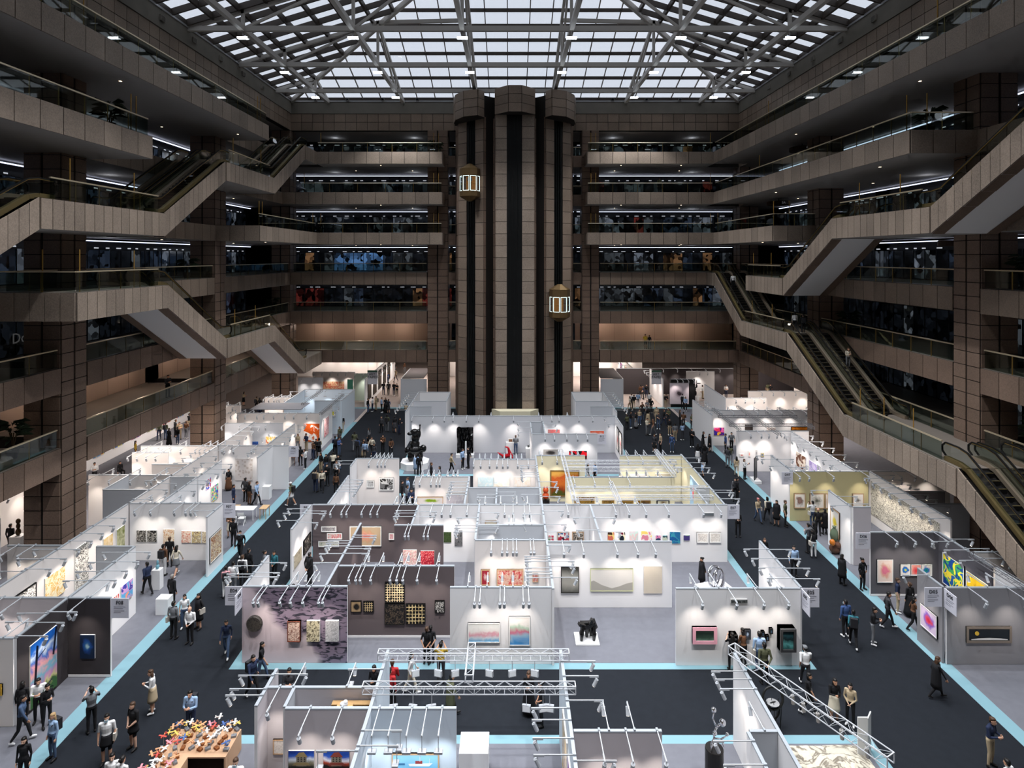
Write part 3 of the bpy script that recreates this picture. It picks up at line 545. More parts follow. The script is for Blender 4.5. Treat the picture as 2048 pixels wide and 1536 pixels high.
for i, (x, y, k, h, lb) in enumerate(((-27.3, 33.5, 2, 2.2, 'potted palm by near column on left lowest gallery'), (29, 33.3, 2, 2.3, 'potted palm by near column on right lowest gallery'), (-8.6, 71.2, 7, 1.4, 'potted palm on top gallery left of lift tower, nearest the tower'),
        (-11.2, 71.6, 7, 1.3, 'potted palm on top gallery left of lift tower, second from the tower'), (-13.6, 71.6, 7, 1.2, 'potted palm on top gallery left of lift tower, third from the tower'), (-23.6, 36, 6, 1.8, 'potted palm behind railing on left fifth gallery'),
        (-27.5, 52, 4, 1.6, 'potted palm by far column on left third gallery'), (28.8, 34.0, 4, 2.0, 'potted palm by near column on right third gallery'), (28.8, 51.8, 3, 1.8, 'potted palm by far column on right second gallery'), (25.6, 37.2, 6, 1.7, 'potted palm on right fifth gallery near its end'), (-27.4, 70.5, 3, 1.6, 'potted palm in the corner of left second gallery'))):
    plant(x, y, LV[k], h, i, lb)
# ------------------------------------------------------------ exhibition booths
K = dict(a=(440,1060,.2539), b=(880,1060,.2539), c=(1300,1060,.20508), d=(400,720,.24414), e=(780,780,.24414), f=(1128,720,.24414), g=(1548,780,.24414), h=(1468,1100,.2839), i=(0,1100,.2839), j=(0,780,.24414), k=(440,1300,.2539), l=(880,1300,.2539), m=(1300,1300,.2539))
def cu(k, x): return K[k][0]+K[k][2]*x        # measured detail coordinates -> photo pixels
def cv(k, y): return K[k][1]+K[k][2]*y
TAUPE = mat('panel_taupe', (98, 88, 90), .8); GREYP = mat('panel_grey', (140, 139, 143), .8); DGREY = mat('panel_dark_grey', (94, 92, 98), .8); CREAM = mat('panel_cream', (232, 224, 192), .75)
OLIVE = mat('panel_olive', (196, 186, 142), .75); MAUVE = mat('panel_mauve', (196, 190, 194), .75); BLUEW = mat('panel_cool_white', (214, 226, 236), .7); CHAR = mat('panel_charcoal', (60, 55, 57), .8); PALEG = mat('panel_pale_grey', (188, 192, 198), .8)
arm = MB().box(-.04, 1.2, -.014, .014, 0, .028, LAMPW); arm.box(-.05, .05, -.03, .03, -.06, .05, ALU); arm.box(.88, 1.2, -.022, .022, -.035, 0, LAMPW); arm_me = arm.mesh('track_spotlight')
head = MB().tube((1.08, 0, -.04), (1.08, 0, -.12), .014, LAMPW, 6); head.tube((1.14, 0, -.1), (1.03, 0, -.33), .062, LAMPW, 10); head.tube((1.031, 0, -.328), (1.026, 0, -.338), .05, emis('lamp_lens', (255, 236, 214), 5), 10); head_me = head.mesh('lamp_head')
fhead = MB().tube((1.15, 0, -.03), (1.15, 0, -.5), .012, LAMPW, 6); fhead.box(1.02, 1.2, -.13, .13, -.56, -.5, mat('flood_grey', (170, 172, 176), .5)); fhead.box(1.04, 1.18, -.11, .11, -.565, -.56, M['lamp_lens']); fhead_me = fhead.mesh('lamp_head')
spot_d = bpy.data.lights.new('booth_spot', 'SPOT'); spot_d.energy = SPOT_W; spot_d.spot_size = R(76); spot_d.spot_blend = 1; spot_d.shadow_soft_size = .05; spot_d.color = (1, .90, .80)
spot_c = bpy.data.lights.new('booth_spot_cool', 'SPOT'); spot_c.energy = SPOT_W*1.2; spot_c.spot_size = R(78); spot_c.spot_blend = 1; spot_c.shadow_soft_size = .05; spot_c.color = (.82, .92, 1.0)
n_lamp = 0; LAMPS = []
def lamp_arm(x, y, z, rz, label, group, kind=0, lit=True, front=True): LAMPS.append((x, y, z, rz, label, group, kind, lit, front))
def make_lamps():
    def vis(l): u = CX+F*l[0]/l[1]; v = CY+F*(H-l[2])/l[1]; return l[1] > 15 and -20 < u < 2070 and v < 1550
    ls = sorted([l for l in LAMPS if vis(l)], key=lambda l: l[1]+abs(l[0])*.25)
    on = []; st = MB(); src = [(arm_me, None), (head_me, 0), (fhead_me, 1)]
    for i, (x, y, z, rz, label, group, kind, lit, front) in enumerate(ls):
        T = Matrix.Translation((x, y, z)) @ Matrix.Rotation(rz, 4, 'Z')
        if i < 300:
            o = put(arm_me, 'track_spotlight', None, (x, y, z), rz); tag(o, label, 'spotlight', group); put(fhead_me if kind else head_me, 'lamp_head', o)
        else:
            for me in (arm_me, fhead_me if kind else head_me):
                b = len(st.v); st.v += [tuple(T @ v.co) for v in me.vertices]
                for p in me.polygons: st.f.append(tuple(b+q for q in p.vertices)); st.m.append(st.mi(me.materials[p.material_index]))
        near = any((x-a)**2+(y-c)**2 < (.75 if y < 45 else 1.4)**2 and abs(rz-r) < .1 for a, c, r in on)
        if lit and not near and (front or i % 2 == 0):
            on.append((x, y, rz))
            l = bpy.data.objects.new('lamp_beam', spot_c if kind else (spot_d if y < 48 else spot_f)); C.objects.link(l)
            l.matrix_world = T @ Matrix.Translation((1.02, 0, -.36 if not kind else -.58)) @ Matrix.Rotation(R(33), 4, 'Y')
    tag(st.build('track_spotlight'), 'small white arm spotlights on the farther booth walls', 'spotlights', kind='stuff')
    print('LAMPS', len(LAMPS), len(ls))
spot_f = bpy.data.lights.new('booth_spot_far', 'SPOT'); spot_f.energy = SPOT_W*1.7; spot_f.spot_size = R(82); spot_f.spot_blend = 1; spot_f.shadow_soft_size = .08; spot_f.color = (1, .90, .82)
_rails = {}
def finish_wall(o, L, h, nm, lab, cat='exhibition wall'):
    tag(o, lab, 'wall', 'booth partition walls', 'thing')
    MB().box(0, L, -.054, .054, h-.04, h+.01, ALU).build('top_rail', o)
def WX(y, x0, x1, short, front=WHITE, back=WHITE, f=(), b=(), h=WH, kind=0, lab=None, lit=True, skirt=None):
    o = MB().box(0, x1-x0, -.05, .05, 0.024, h-.03, back, mf={2: front}).build('exhibition_wall', loc=(x0, y, 0)); finish_wall(o, x1-x0, h, short, lab or short)
    if skirt: MB().box(.02, x1-x0-.02, -.065, -.05, .03, .13, skirt).build('skirting', o)
    ff = sorted(f); bb = sorted(b)
    for i, u in enumerate(ff): lamp_arm(px_x(u, y), y, h+.01, R(-90), 'spotlight on %s, %s from left' % (short, ORD[i]), 'arm spotlights on %s' % short, kind, lit)
    for i, u in enumerate(bb): lamp_arm(px_x(u, y), y, h+.01, R(90), 'rear spotlight on %s, %s from left' % (short, ORD[i]), 'arm spotlights on %s' % short, kind, lit, False)
    return o
def WY(x, y0, y1, short, east=WHITE, west=WHITE, e=(), w=(), h=WH, kind=0, lab=None, lit=True):
    o = MB().box(-.05, .05, 0, y1-y0, 0.024, h-.03, west, mf={3: east}).build('exhibition_wall', loc=(x, y0, 0)); tag(o, lab or short, 'wall', 'booth partition walls', 'thing')
    MB().box(-.054, .054, 0, y1-y0, h-.04, h+.01, ALU).build('top_rail', o)
    for nm, ys, rz in (('right', e, 0), ('left', w, R(180))):
        for i, y in enumerate(sorted(ys)): lamp_arm(x, y, h+.01, rz, 'spotlight %s of %s, %s from camera' % (nm, short, ORD[i]), 'arm spotlights on %s' % short, kind, lit)
    return o
def vy(k, *ys): return [top_y(cv(k, y)) for y in ys]
def ux(k, *xs): return [cu(k, x) for x in xs]
def rng(a, b, n): return [a+(b-a)*(i+.5)/n for i in range(n)]
# --- front block
WX(20.72, -8.2, -4.55, 'back wall of near left storage room', MAUVE, PALEG, ux('k', 475), ux('k', 580, 1000))
WY(-8.25, 19.84, 21.65, 'short wall at near left block corner', MAUVE, WHITE, vy('k', 196), vy('k', 205, 312, 362))
WY(-7.3, 19.8, 20.66, 'side wall of near left storage room', PALEG, WHITE)
WX(19.76, -7.26, -4.56, 'mauve wall with two building photographs', MAUVE, PALEG, ux('k', 715, 965))
WX(19.76, -4.46, -1.72, 'cool white wall with sea picture', BLUEW, WHITE, ux('k', 1258, 1380, 1515, 1630, 1752), kind=1)
WY(-4.51, 16.4, 22.7, 'long wall left of front truss', BLUEW, WHITE, vy('k', 640, 760), vy('k', 155, 800), kind=1)
WY(1.9, 16.4, 22.7, 'long wall right of front truss', WHITE, BLUEW, vy('l', 92, 210, 402, 878), vy('l', 462, 555, 700, 832))
WX(18.81, 1.98, 4.69, 'mauve wall right of front plinth', MAUVE, WHITE, ux('l', 1252, 1462, 1708), ux('l', 1330, 1532))
WY(8.3, 16.4, 22.5, 'diagonal white wall under slanting truss', WHITE, WHITE, (), vy('m', 172, 236, 312))
WX(18.8, 7.4, 8.24, 'back wall of near right storage cell', PALEG, WHITE, (), ux('m', 900))
WY(7.34, 16.4, 18.75, 'inner wall of near right storage cell', PALEG, WHITE, (), vy('m', 722, 910))
# --- second block, first row
MARB = bpy.data.materials.new('marble_print'); MARB.use_nodes = True
def marble():
    n = MARB.node_tree.nodes; l = MARB.node_tree.links; b = n['Principled BSDF']; tc = n.new('ShaderNodeTexCoord'); mp = n.new('ShaderNodeMapping'); l.new(tc.outputs['Object'], mp.inputs[0]); mp.inputs['Rotation'].default_value = (0, R(35), 0); mp.inputs['Scale'].default_value = (.8, 1, 2.6)
    a = n.new('ShaderNodeTexNoise'); a.inputs['Scale'].default_value = 2.6; a.inputs['Detail'].default_value = 4; a.inputs['Distortion'].default_value = 1.2; l.new(mp.outputs[0], a.inputs[0])
    w_ = n.new('ShaderNodeTexNoise'); w_.inputs['Scale'].default_value = .55; w_.inputs['Detail'].default_value = 2; w_.inputs['Distortion'].default_value = .6; l.new(tc.outputs['Object'], w_.inputs[0])
    r = n.new('ShaderNodeValToRGB'); l.new(a.outputs['Fac'], r.inputs[0]); r.color_ramp.elements[0].position = .43; r.color_ramp.elements[0].color = lin((44, 42, 56)); r.color_ramp.elements[1].position = .50; r.color_ramp.elements[1].color = lin((136, 120, 138))
    r2 = n.new('ShaderNodeValToRGB'); l.new(w_.outputs['Fac'], r2.inputs[0]); r2.color_ramp.elements[0].position = .44; r2.color_ramp.elements[1].position = .56; r2.color_ramp.elements[0].color = (0, 0, 0, 1)
    sw = n.new('ShaderNodeSeparateXYZ'); l.new(tc.outputs['Object'], sw.inputs[0]); ad = n.new('ShaderNodeMath'); ad.operation = 'MULTIPLY_ADD'; l.new(sw.outputs[0], ad.inputs[0]); ad.inputs[1].default_value = -.28; ad.inputs[2].default_value = .85
    a2 = n.new('ShaderNodeMath'); a2.operation = 'MULTIPLY_ADD'; l.new(sw.outputs[2], a2.inputs[0]); a2.inputs[1].default_value = -.22; l.new(ad.outputs[0], a2.inputs[2])
    a3 = n.new('ShaderNodeMath'); a3.operation = 'ADD'; l.new(a2.outputs[0], a3.inputs[0]); l.new(w_.outputs['Fac'], a3.inputs[1]); r3 = n.new('ShaderNodeValToRGB'); l.new(a3.outputs[0], r3.inputs[0]); r3.color_ramp.elements[0].position = .42; r3.color_ramp.elements[1].position = .55
    mx = n.new('ShaderNodeMix'); mx.data_type = 'RGBA'; l.new(r3.outputs[0], mx.inputs[0]); l.new(r.outputs[0], mx.inputs[6]); mx.inputs[7].default_value = lin((206, 190, 196))
    l.new(mx.outputs[2], b.inputs['Base Color']); b.inputs['Roughness'].default_value = .8
marble()
WX(27.07, -11.85, -7.19, 'purple marbled front wall', MARB, WHITE, ux('a', 345, 380, 545, 625, 718, 838, 868), ux('a', 545, 612, 680, 720))
WY(-11.8, 27.13, 29.85, 'short corner wall left of purple marbled wall', WHITE, WHITE, vy('a', 262, 340, 372), vy('a', 285, 352, 375))
WX(28.87, -8.05, -2.61, 'dark taupe wall with gridded black paintings', TAUPE, WHITE, ux('a', 1062, 1115, 1148, 1228, 1375, 1425, 1472, 1580, 1728), ux('a', 1130, 1250, 1400, 1455, 1545, 1705), skirt=WHITE)
WY(-8.16, 27.15, 33.5, 'long wall between marbled and taupe booths', TAUPE, WHITE, vy('a', 45, 62, 132, 150, 188), vy('a', 88, 108, 130, 190, 262))
WX(27.0, -2.63, 1.86, 'white front wall with two pink lake landscapes', WHITE, WHITE, ux('b', 282, 322, 475, 508, 652, 695), ux('b', 218, 370, 488, 575, 680))
WY(1.92, 26.85, 45.0, 'long central spine wall', WHITE, WHITE, vy('b', 122, 250, 290, 378)+vy('e', 755, 800, 875, 995, 1105, 1165, 1278), vy('b', 210, 228, 250, 302, 330, 352, 380)+vy('e', 620, 640, 680, 695, 715, 860, 1022, 1105))
WX(31.5, -1.78, 1.86, 'white wall with red framed pictures', WARM, WHITE, ux('b', 408, 492, 530, 575, 602, 710, 735))
WX(31.34, 1.98, 8.33, 'white wall with grey hill painting', WHITE, WHITE, ux('b', 962, 1112, 1368, 1524, 1660))
WX(26.9, 7.33, 12.82, 'white corner wall with pink framed screen', WHITE, WHITE, ux('c', 435, 755, 1010, 1240), ux('c', 465, 668, 1048, 1280))
WY(12.88, 26.96, 31.4, 'white wall beside right aisle at front corner', WHITE, WHITE, vy('c', 195, 285, 378, 480), vy('c', 190, 282, 372, 474))
# --- second block, second row
WX(36.0, -11.6, -5.4, 'long dark taupe back wall with small framed works', TAUPE, WHITE, ux('d', 1112, 1200, 1240, 1360, 1430, 1485, 1640), ux('e', 30, 85, 140, 195), lab='long dark taupe back wall hung with small framed drawings')
WX(36.0, -5.3, 1.86, 'long white back wall with two dark photographs', WHITE, WHITE, ux('e', 350, 440, 510, 640, 940, 1008, 1098, 1140), ux('e', 775, 905, 1040, 1128))
WX(36.0, 1.98, 12.84, 'long white back wall with row of small colourful paintings', WHITE, WHITE, ux('f', 20, 400, 505, 640, 820, 1095, 1235), ux('f', 130, 290, 480, 612))
WY(-11.7, 32.7, 35.94, 'white wall along left aisle beside dark booth', WHITE, WHITE, vy('d', 1240, 1262, 1335), vy('d', 1222, 1258, 1318))
WX(33.25, -6.28, -3.6, 'small dark wall with pink and red paintings', TAUPE, TAUPE, ux('e', 150, 178, 300, 332))
WY(-5.35, 33.32, 35.94, 'short wall between dark and white booths', WHITE, TAUPE, vy('e', 1000, 1040), vy('e', 990, 1012, 1040))
WY(-1.77, 31.56, 35.94, 'cross wall left of central storage', WHITE, WHITE, vy('e', 1008, 1080, 1120), vy('e', 1050, 1110, 1135, 1165))
WX(33.25, -1.7, 1.86, 'back wall of central storage', PALEG, WHITE, (), ux('e', 975, 1015, 1108, 1160))
WY(4.75, 31.4, 35.94, 'cross wall right of spine', WHITE, WHITE, vy('e', 1052, 1165), vy('e', 1050, 1150))
# --- third row
WY(-10.75, 36.1, 40.8, 'slanting wall beside left aisle', WHITE, WHITE, vy('d', 985, 1010, 1035, 1060, 1080), ())
WX(44.25, -11.05, -8.0, 'white wall with two monochrome photographs', WARM, WHITE, ux('d', 1410, 1480, 1510, 1540), ux('d', 1420, 1450, 1485, 1520, 1550))
WY(-11.1, 42.6, 44.2, 'left end wall of monochrome photograph booth', WHITE, WHITE, (), vy('d', 828, 855), lit=False)
WX(40.6, -6.3, -2.72, 'white wall with green tree picture', WARM, WHITE, ux('e', 215, 262, 352, 395, 422), ux('e', 250, 300, 345, 392, 462, 510, 545))
WY(-2.67, 36.1, 40.6, 'cross wall behind green tree picture', WARM, WHITE, (), vy('e', 755, 780, 805, 835, 860))
WX(44.05, -2.62, 1.86, 'white wall with pale pastel triptych', WARM, WHITE, ux('e', 692, 748, 820, 878, 925, 965, 1045, 1130), ux('e', 730, 775, 825, 885, 935, 990, 1035, 1080))
WX(38.6, -2.6, 1.86, 'back wall of middle storage pair', PALEG, WHITE)
WY(-.8, 36.1, 38.55, 'divider of middle storage pair', PALEG, WHITE, vy('e', 840, 870), vy('e', 860, 885))
WX(44.9, 1.98, 5.55, 'cream wall with orange forest painting', CREAM, WHITE, ux('e', 1240, 1360), ux('e', 1230, 1390, 1500, 1550))
WX(44.9, 8.1, 12.62, 'cream wall at right aisle corner', CREAM, WHITE, ux('f', 505, 620, 760), ux('f', 530, 610, 680, 790, 840))
WY(12.7, 36.06, 45.2, 'cream wall along right aisle', WHITE, CREAM, vy('f', 805, 845, 885, 930, 1070, 1090, 1140), vy('f', 815, 855, 885, 1030))
WX(40.5, 3.7, 10.95, 'cream wall with dark gilt framed paintings', CREAM, WHITE, ux('e', 1500, 1660, 1790, 1940), ux('f', 480, 540, 620, 700, 800))
WX(38.6, 11.75, 12.64, 'back wall of small storage by right aisle', PALEG, WHITE)
WY(11.7, 36.1, 38.6, 'inner wall of small storage by right aisle', PALEG, CREAM)
# --- statue block at the back
WX(56.1, -8.97, 9.7, 'wide grey-white wall behind big black statue', mat('panel_soft_grey', (205, 207, 212), .75), WHITE, ux('e', 192, 362, 455, 525, 632, 732, 1012, 1238, 1320, 1378, 1538, 1650), ux('e', 508, 825, 1222, 1460))
WY(9.75, 52.5, 56.1, 'right end wall of statue booth', WHITE, WHITE, (), vy('e', 225, 280))
WX(50.4, 1.9, 7.25, 'low grey wall right of statue booth', mat('panel_soft_grey', (205, 207, 212), .75), WHITE, ux('e', 1265, 1340, 1440, 1525, 1605))
WY(1.85, 50.46, 54.0, 'left side wall of statue booth storage', WHITE, WHITE, (), vy('e', 265, 310, 350))
WX(54.0, 1.9, 2.9, 'back wall of statue booth storage', PALEG, WHITE); WY(2.95, 50.46, 54.0, 'right side wall of statue booth storage', WHITE, PALEG, vy('e', 275, 312))
for sx, nm in ((-1, 'left'), (1, 'right')):      # small rooms beside the lift tower
    q = .3 if sx > 0 else 0
    a, b = sorted((sx*6.4+q, sx*9.7+q)); c_, d_ = sorted((sx*7.6+q, sx*9.75+q))
    WX(61.8, a, b, 'front wall of white box room %s of lift tower' % nm, mat('panel_soft_grey', (205, 207, 212), .75)); WX(66, a, b, 'rear wall of white box room %s of lift tower' % nm)
    WY(sx*6.4+q, 61.85, 65.95, 'inner side wall of white box room %s of lift tower' % nm); WX(59.6, c_, d_, 'low front cell wall %s of lift tower' % nm, PALEG)
    WY(sx*9.8+q, 57.5, 66, 'aisle wall %s of lift tower with bundled spotlights' % nm, WHITE, WHITE, *((rng(57.6, 66, 8), ()) if sx > 0 else ((), rng(57.6, 66, 8))))
# --- left side
WX(26.16, -22.6, -18.95, 'pale wall behind near left dark booth', MAUVE, WHITE, ux('i', 30, 160), ()); WX(26.16, -18.9, -17.08, 'charcoal wall with blue painting', CHAR, WHITE, ux('i', 615), ux('i', 640), skirt=WHITE)
WY(-18.95, 23.4, 26.1, 'charcoal side wall with tall bright landscape', CHAR, WHITE, vy('i', 440, 515, 610), vy('i', 450, 510))
WX(23.4, -22.55, -19.0, 'white wall at left picture edge', WARM, WHITE, (), ux('i', 30))
WY(-18.92, 26.22, 30.8, 'white wall with purple and red paintings by left aisle', WHITE, WHITE, vy('i', 18, 85, 150, 215), vy('i', 20, 90, 155, 220))
WX(30.8, -20.85, -18.97, 'grey wall of left near storage', PALEG, WHITE)
WX(30.9, -25.4, -22.66, 'white wall left of near column', WARM, WHITE, ux('j', 150, 290), ())
WY(-22.6, 16, 36.1, 'left long wall near the camera', WARM, WHITE, vy('j', 1052, 1115, 1178, 1240, 1310, 1385, 1470)+rng(17, 26, 6), vy('j', 1490, 1390, 1310)+rng(17, 26, 4))
WY(-22.6, 36.3, 54, 'left long wall farther back', WARM, WARM, vy('j', 700, 770, 820, 900)+rng(44, 53, 7), vy('j', 745, 700, 640, 600, 560, 520))
WX(36.2, -22.5, -17.05, 'white wall with six small pictures by left aisle', WHITE, WHITE, ux('j', 1195, 1320, 1510, 1600, 1640), ux('j', 1150, 1270, 1400))
WY(-17.0, 34.25, 36.1, 'white end wall with beige swirl painting', WHITE, WHITE, (), vy('j', 990))
WX(40.5, -22.5, -20.75, 'back wall of left middle storage', PALEG, WHITE); WY(-20.7, 40.5, 43.8, 'white wall with colourful mural', WHITE, WHITE, vy('j', 610, 650, 690), vy('j', 600, 640, 690)); WY(-20.75, 36.3, 40.4, 'left inner wall with hung mural', WHITE, WHITE, vy('j', 745, 775, 830), ())
WX(47.25, -22.5, -18.4, 'white wall with nail relief by left aisle', WHITE, WHITE, ux('d', 20, 95, 235, 325, 470), ux('d', 90, 150))
WY(-18.35, 44.4, 47.2, 'white wing wall beside nail relief', WHITE, WHITE, (), vy('d', 730, 765)); WX(47.25, -18.3, -17.1, 'white return wall with small blue note', WHITE, WHITE, (), ())
WX(53.6, -25, -19.9, 'grey storage wall behind nail relief booth', PALEG, WHITE, ux('d', 225, 365, 460, 575), ()); WY(-18.85, 47.3, 53.5, 'white inner wall behind nail relief booth', WARM, WHITE, rng(47.5, 53.5, 5), vy('d', 600, 640))
WX(57.1, -25.5, -17.75, 'white wall with orange splash painting', WARM, WHITE, ux('d', 235, 295, 350, 410, 505, 560, 640, 730, 800, 905), ux('d', 250, 330, 400))
WY(-17.7, 57.15, 60.8, 'end wall with red painting by left aisle', WHITE, WHITE, rng(57.3, 60, 2), ())
WX(67.3, -22.6, -17.15, 'cool white rear wall of blue lit booth', BLUEW, WHITE, ux('d', 900, 980, 1050), (), kind=1); WY(-17.1, 62, 67.2, 'cool white aisle wall of blue lit booth', BLUEW, BLUEW, (), rng(62.3, 67, 4), kind=1)
WX(62.0, -19.8, -17.15, 'cool white front return of blue lit booth', BLUEW, WHITE); WY(-22.6, 61, 67.2, 'cool white left wall of blue lit booth', BLUEW, WARM, (), rng(61.2, 67, 3))
roofp = MB().box(0, 4.9, 0, 2.6, 0, .06, GREYP).build('storage_roof', loc=(-24.8, 58.2, WH+.02)); tag(roofp, 'flat grey roof panel over storage beside blue lit booth', 'roof panel', kind='thing')
for y, a, b, nm in ((40.9, -28.2, -22.7, 'first'), (45.6, -28.2, -25.5, 'second'), (47.2, -28.5, -22.7, 'third')): WX(y, a, b, 'white wall behind left columns, %s from camera' % nm, WARM, WHITE, [px_x_ for px_x_ in [CX+F*q/y for q in rng(a, b, 4)]], [CX+F*q/y for q in rng(a, b, 3)])
WX(43.0, -25.2, -22.7, 'low white screen behind left long wall', WARM, WHITE); WX(38.3, -25.5, -22.7, 'grey storage wall behind near left column', PALEG, PALEG, (), ()); WY(-25.5, 38.3, 40.8, 'grey side of storage behind near left column', PALEG, WHITE)
for y, a, b, nm in ((60.2, -30, -26.5, 'fourth'), (63.6, -25.5, -22.8, 'fifth')): WX(y, a, b, 'white wall behind left columns, %s from camera' % nm, WARM, WHITE, [CX+F*q/y for q in rng(a, b, 5)], [CX+F*q/y for q in rng(a, b, 3)])
WY(-35.5, 20, 75, 'long white wall far under left gallery', WHITE, WHITE, rng(46, 72, 11), ()); WY(-31.5, 34, 44, 'white wall with sculptures behind left columns', WARM, WHITE, rng(34, 44, 5), rng(35, 43, 3)); WX(34, -31.4, -28.4, 'cream wall seen left of near column', WARM, WHITE, [CX+F*q/34 for q in rng(-31, -28, 2)])
# --- right side
WX(26.97, 19.3, 27.2, 'grey wall with dark moon panorama', GREYP, WHITE, ux('h', 1640, 1915), ux('h', 1780, 1920)); WY(19.2, 27.0, 28.66, 'grey end wall with pink abstract by right aisle', WHITE, GREYP, (), vy('h', 180))
WX(32.4, 19.15, 22.75, 'dark grey wall with four-colour abstracts', DGREY, WHITE, ux('g', 900, 1045, 1185, 1300), (), skirt=WHITE); WY(22.8, 28.8, 32.4, 'dark grey side wall with blue and yellow abstracts', WHITE, DGREY, rng(29, 32, 3), vy('g', 1245, 1315, 1400))
WY(20.0, 35.7, 38.2, 'white wall with banana painting by right aisle', WHITE, WHITE, vy('g', 875, 935), vy('g', 825, 950)); WX(35.65, 20.06, 21.1, 'narrow white wall right of banana painting', MAUVE, WHITE)
WX(41.6, 19.1, 24.45, 'olive wall with framed animal drawings', OLIVE, WHITE, ux('g', 150, 225, 420, 700), ux('g', 240, 330, 425, 540, 670)); WY(19.3, 41.7, 45.0, 'white wall left of olive booth', WHITE, WHITE, vy('g', 570, 635), vy('g', 540, 570, 625))
WY(24.55, 33.9, 41.55, 'white wall with giant ink drawing', WHITE, WARM, vy('g', 700, 740, 780, 815, 860, 900)+vy('g', 960), vy('g', 725, 765, 805, 850, 900, 960, 1010, 1055)); WX(41.6, 24.6, 30, 'white wall under right escalator', WARM, WHITE, ux('g', 960, 1070, 1150, 1240, 1300))
WX(38.0, 24.6, 27.1, 'grey storage wall under right escalator', GREYP, WHITE); WX(36.1, 24.6, 27.2, 'pale storage wall under right escalator', PALEG, WHITE); WY(22.9, 16, 28.7, 'right long wall near the camera', WARM, WHITE, rng(20, 28, 4)); WX(30.2, 23, 27, 'white wall under lower right escalator', WARM, WHITE, ux('g', 1790, 1850))
WX(51.2, 19.05, 25.1, 'white wall with four small works by right aisle', WHITE, WHITE, ux('f', 1490, 1575, 1635, 1700, 1760), (), lit=True); WY(23.6, 42, 51.1, 'white wall with purple paintings under right escalator', WARM, WHITE, rng(42.5, 50.5, 5), rng(42.3, 51, 9))
WY(18.75, 56.4, 62.4, 'white wall with green floral painting', WHITE, WHITE, rng(56.6, 62, 8), ()); WX(58.2, 18.9, 30, 'long white wall behind hanging right trusses', WHITE, WHITE, [CX+F*q/58.2 for q in rng(19.3, 29.5, 9)], [CX+F*q/58.2 for q in rng(19.3, 29.5, 8)])
WX(63.2, 22.4, 26.6, 'white wall below right far column', WARM, WHITE, [CX+F*q/63.2 for q in rng(22.6, 26.4, 4)], ()); WY(22.4, 63.25, 70, 'white side wall near right far column', WARM, WHITE); WX(66.5, 26, 33, 'white wall right of far column', WARM, WHITE, [CX+F*q/66.5 for q in rng(26.5, 32.5, 5)])
# --- beyond the back columns
WX(77.5, -25, -19.6, 'white wall with red mural beyond back columns', WARM, WHITE, [CX+F*q/77.5 for q in rng(-25, -20, 5)]); WX(73.9, -25.6, -22.6, 'low grey wall by back left column', PALEG, WHITE, [CX+F*q/73.6 for q in (-24.8, -23.4)])
WX(76.5, -19.5, -17.4, 'pale green wall with green panel', mat('panel_mint', (196, 214, 200), .7), WHITE, [CX+F*q/76 for q in (-19, -18)]); WY(-17.3, 73, 92, 'long white wall with tall dark photographs', WHITE, WHITE, rng(74, 90, 8)); WX(92, -32, -17.5, 'far white wall beyond left passage', WARM, WHITE, [CX+F*q/92 for q in rng(-30, -18, 6)])
WX(73.0, -13.0, -9.9, 'white box room wall left of lift tower by back columns', mat('panel_soft_grey', (205, 207, 212), .75), WHITE); WY(-13.0, 73.1, 80, 'side wall of left box room', WHITE, WHITE); WX(73.0, 10.9, 13.6, 'white box room wall right of lift tower by back columns', mat('panel_soft_grey', (205, 207, 212), .75), WHITE); WY(13.6, 73.1, 80, 'side wall of right box room', WHITE, WHITE)
for a, nm in ((-12.9, 'left'), (10.95, 'right')): o = MB().box(0, 2.6, 0, 6.5, 0, .06, CHAR).build('storage_roof', loc=(a, 73.2, WH+.02)); tag(o, 'dark flat roof of box room %s of lift tower' % nm, 'roof panel', kind='thing')
WX(73.0, 19.3, 22.2, 'black banner wall with white sculpture poster', BLACK, BLACK, [CX+F*q/73 for q in rng(19.5, 22.1, 4)]); WY(18.4, 73.1, 80, 'white wall left of black banner wall', WHITE, WHITE, (), rng(73.5, 79, 4)); WX(80, 14, 41, 'black wall far beyond right columns', CHAR, WHITE, [CX+F*q/80 for q in rng(19, 30, 6)]); WX(78, 22.6, 26.2, 'tall white wall lit behind standing sculpture', WHITE, WHITE, [CX+F*q/78 for q in (24.0, 25)])
WX(92, -9, 20, 'far white wall beyond right passage', WARM, WHITE, [CX+F*q/92 for q in rng(8, 19, 6)]); WY(16.2, 80.2, 91.8, 'white wall with pictures beyond right passage', WHITE, WARM, (), rng(81, 91, 4)); WY(-9, 80, 92, 'wall right of left passage', WARM, WARM, (), rng(81, 91, 4))
WY(35.5, 30, 76, 'long white wall far under right gallery', WHITE, WARM, (), rng(40, 72, 9))
for x, y, e in ((-10, 88, 500), (12, 88, 500), (-22, 86, 400), (25, 86, 300), (-31, 60, 300), (31, 60, 250), (-31, 40, 250), (31, 75, 300), (-12, 78, 150), (16, 77, 200), (-24, 50, 160), (-24, 64, 160), (25, 47, 160), (25, 62, 160), (-27, 45, 200)): lamp('AREA', (x, y, 5.3), e*1.9, (1, .88, .8), 4)  # added fill lights without fixtures, brightening the white booths under the galleries
make_lamps()
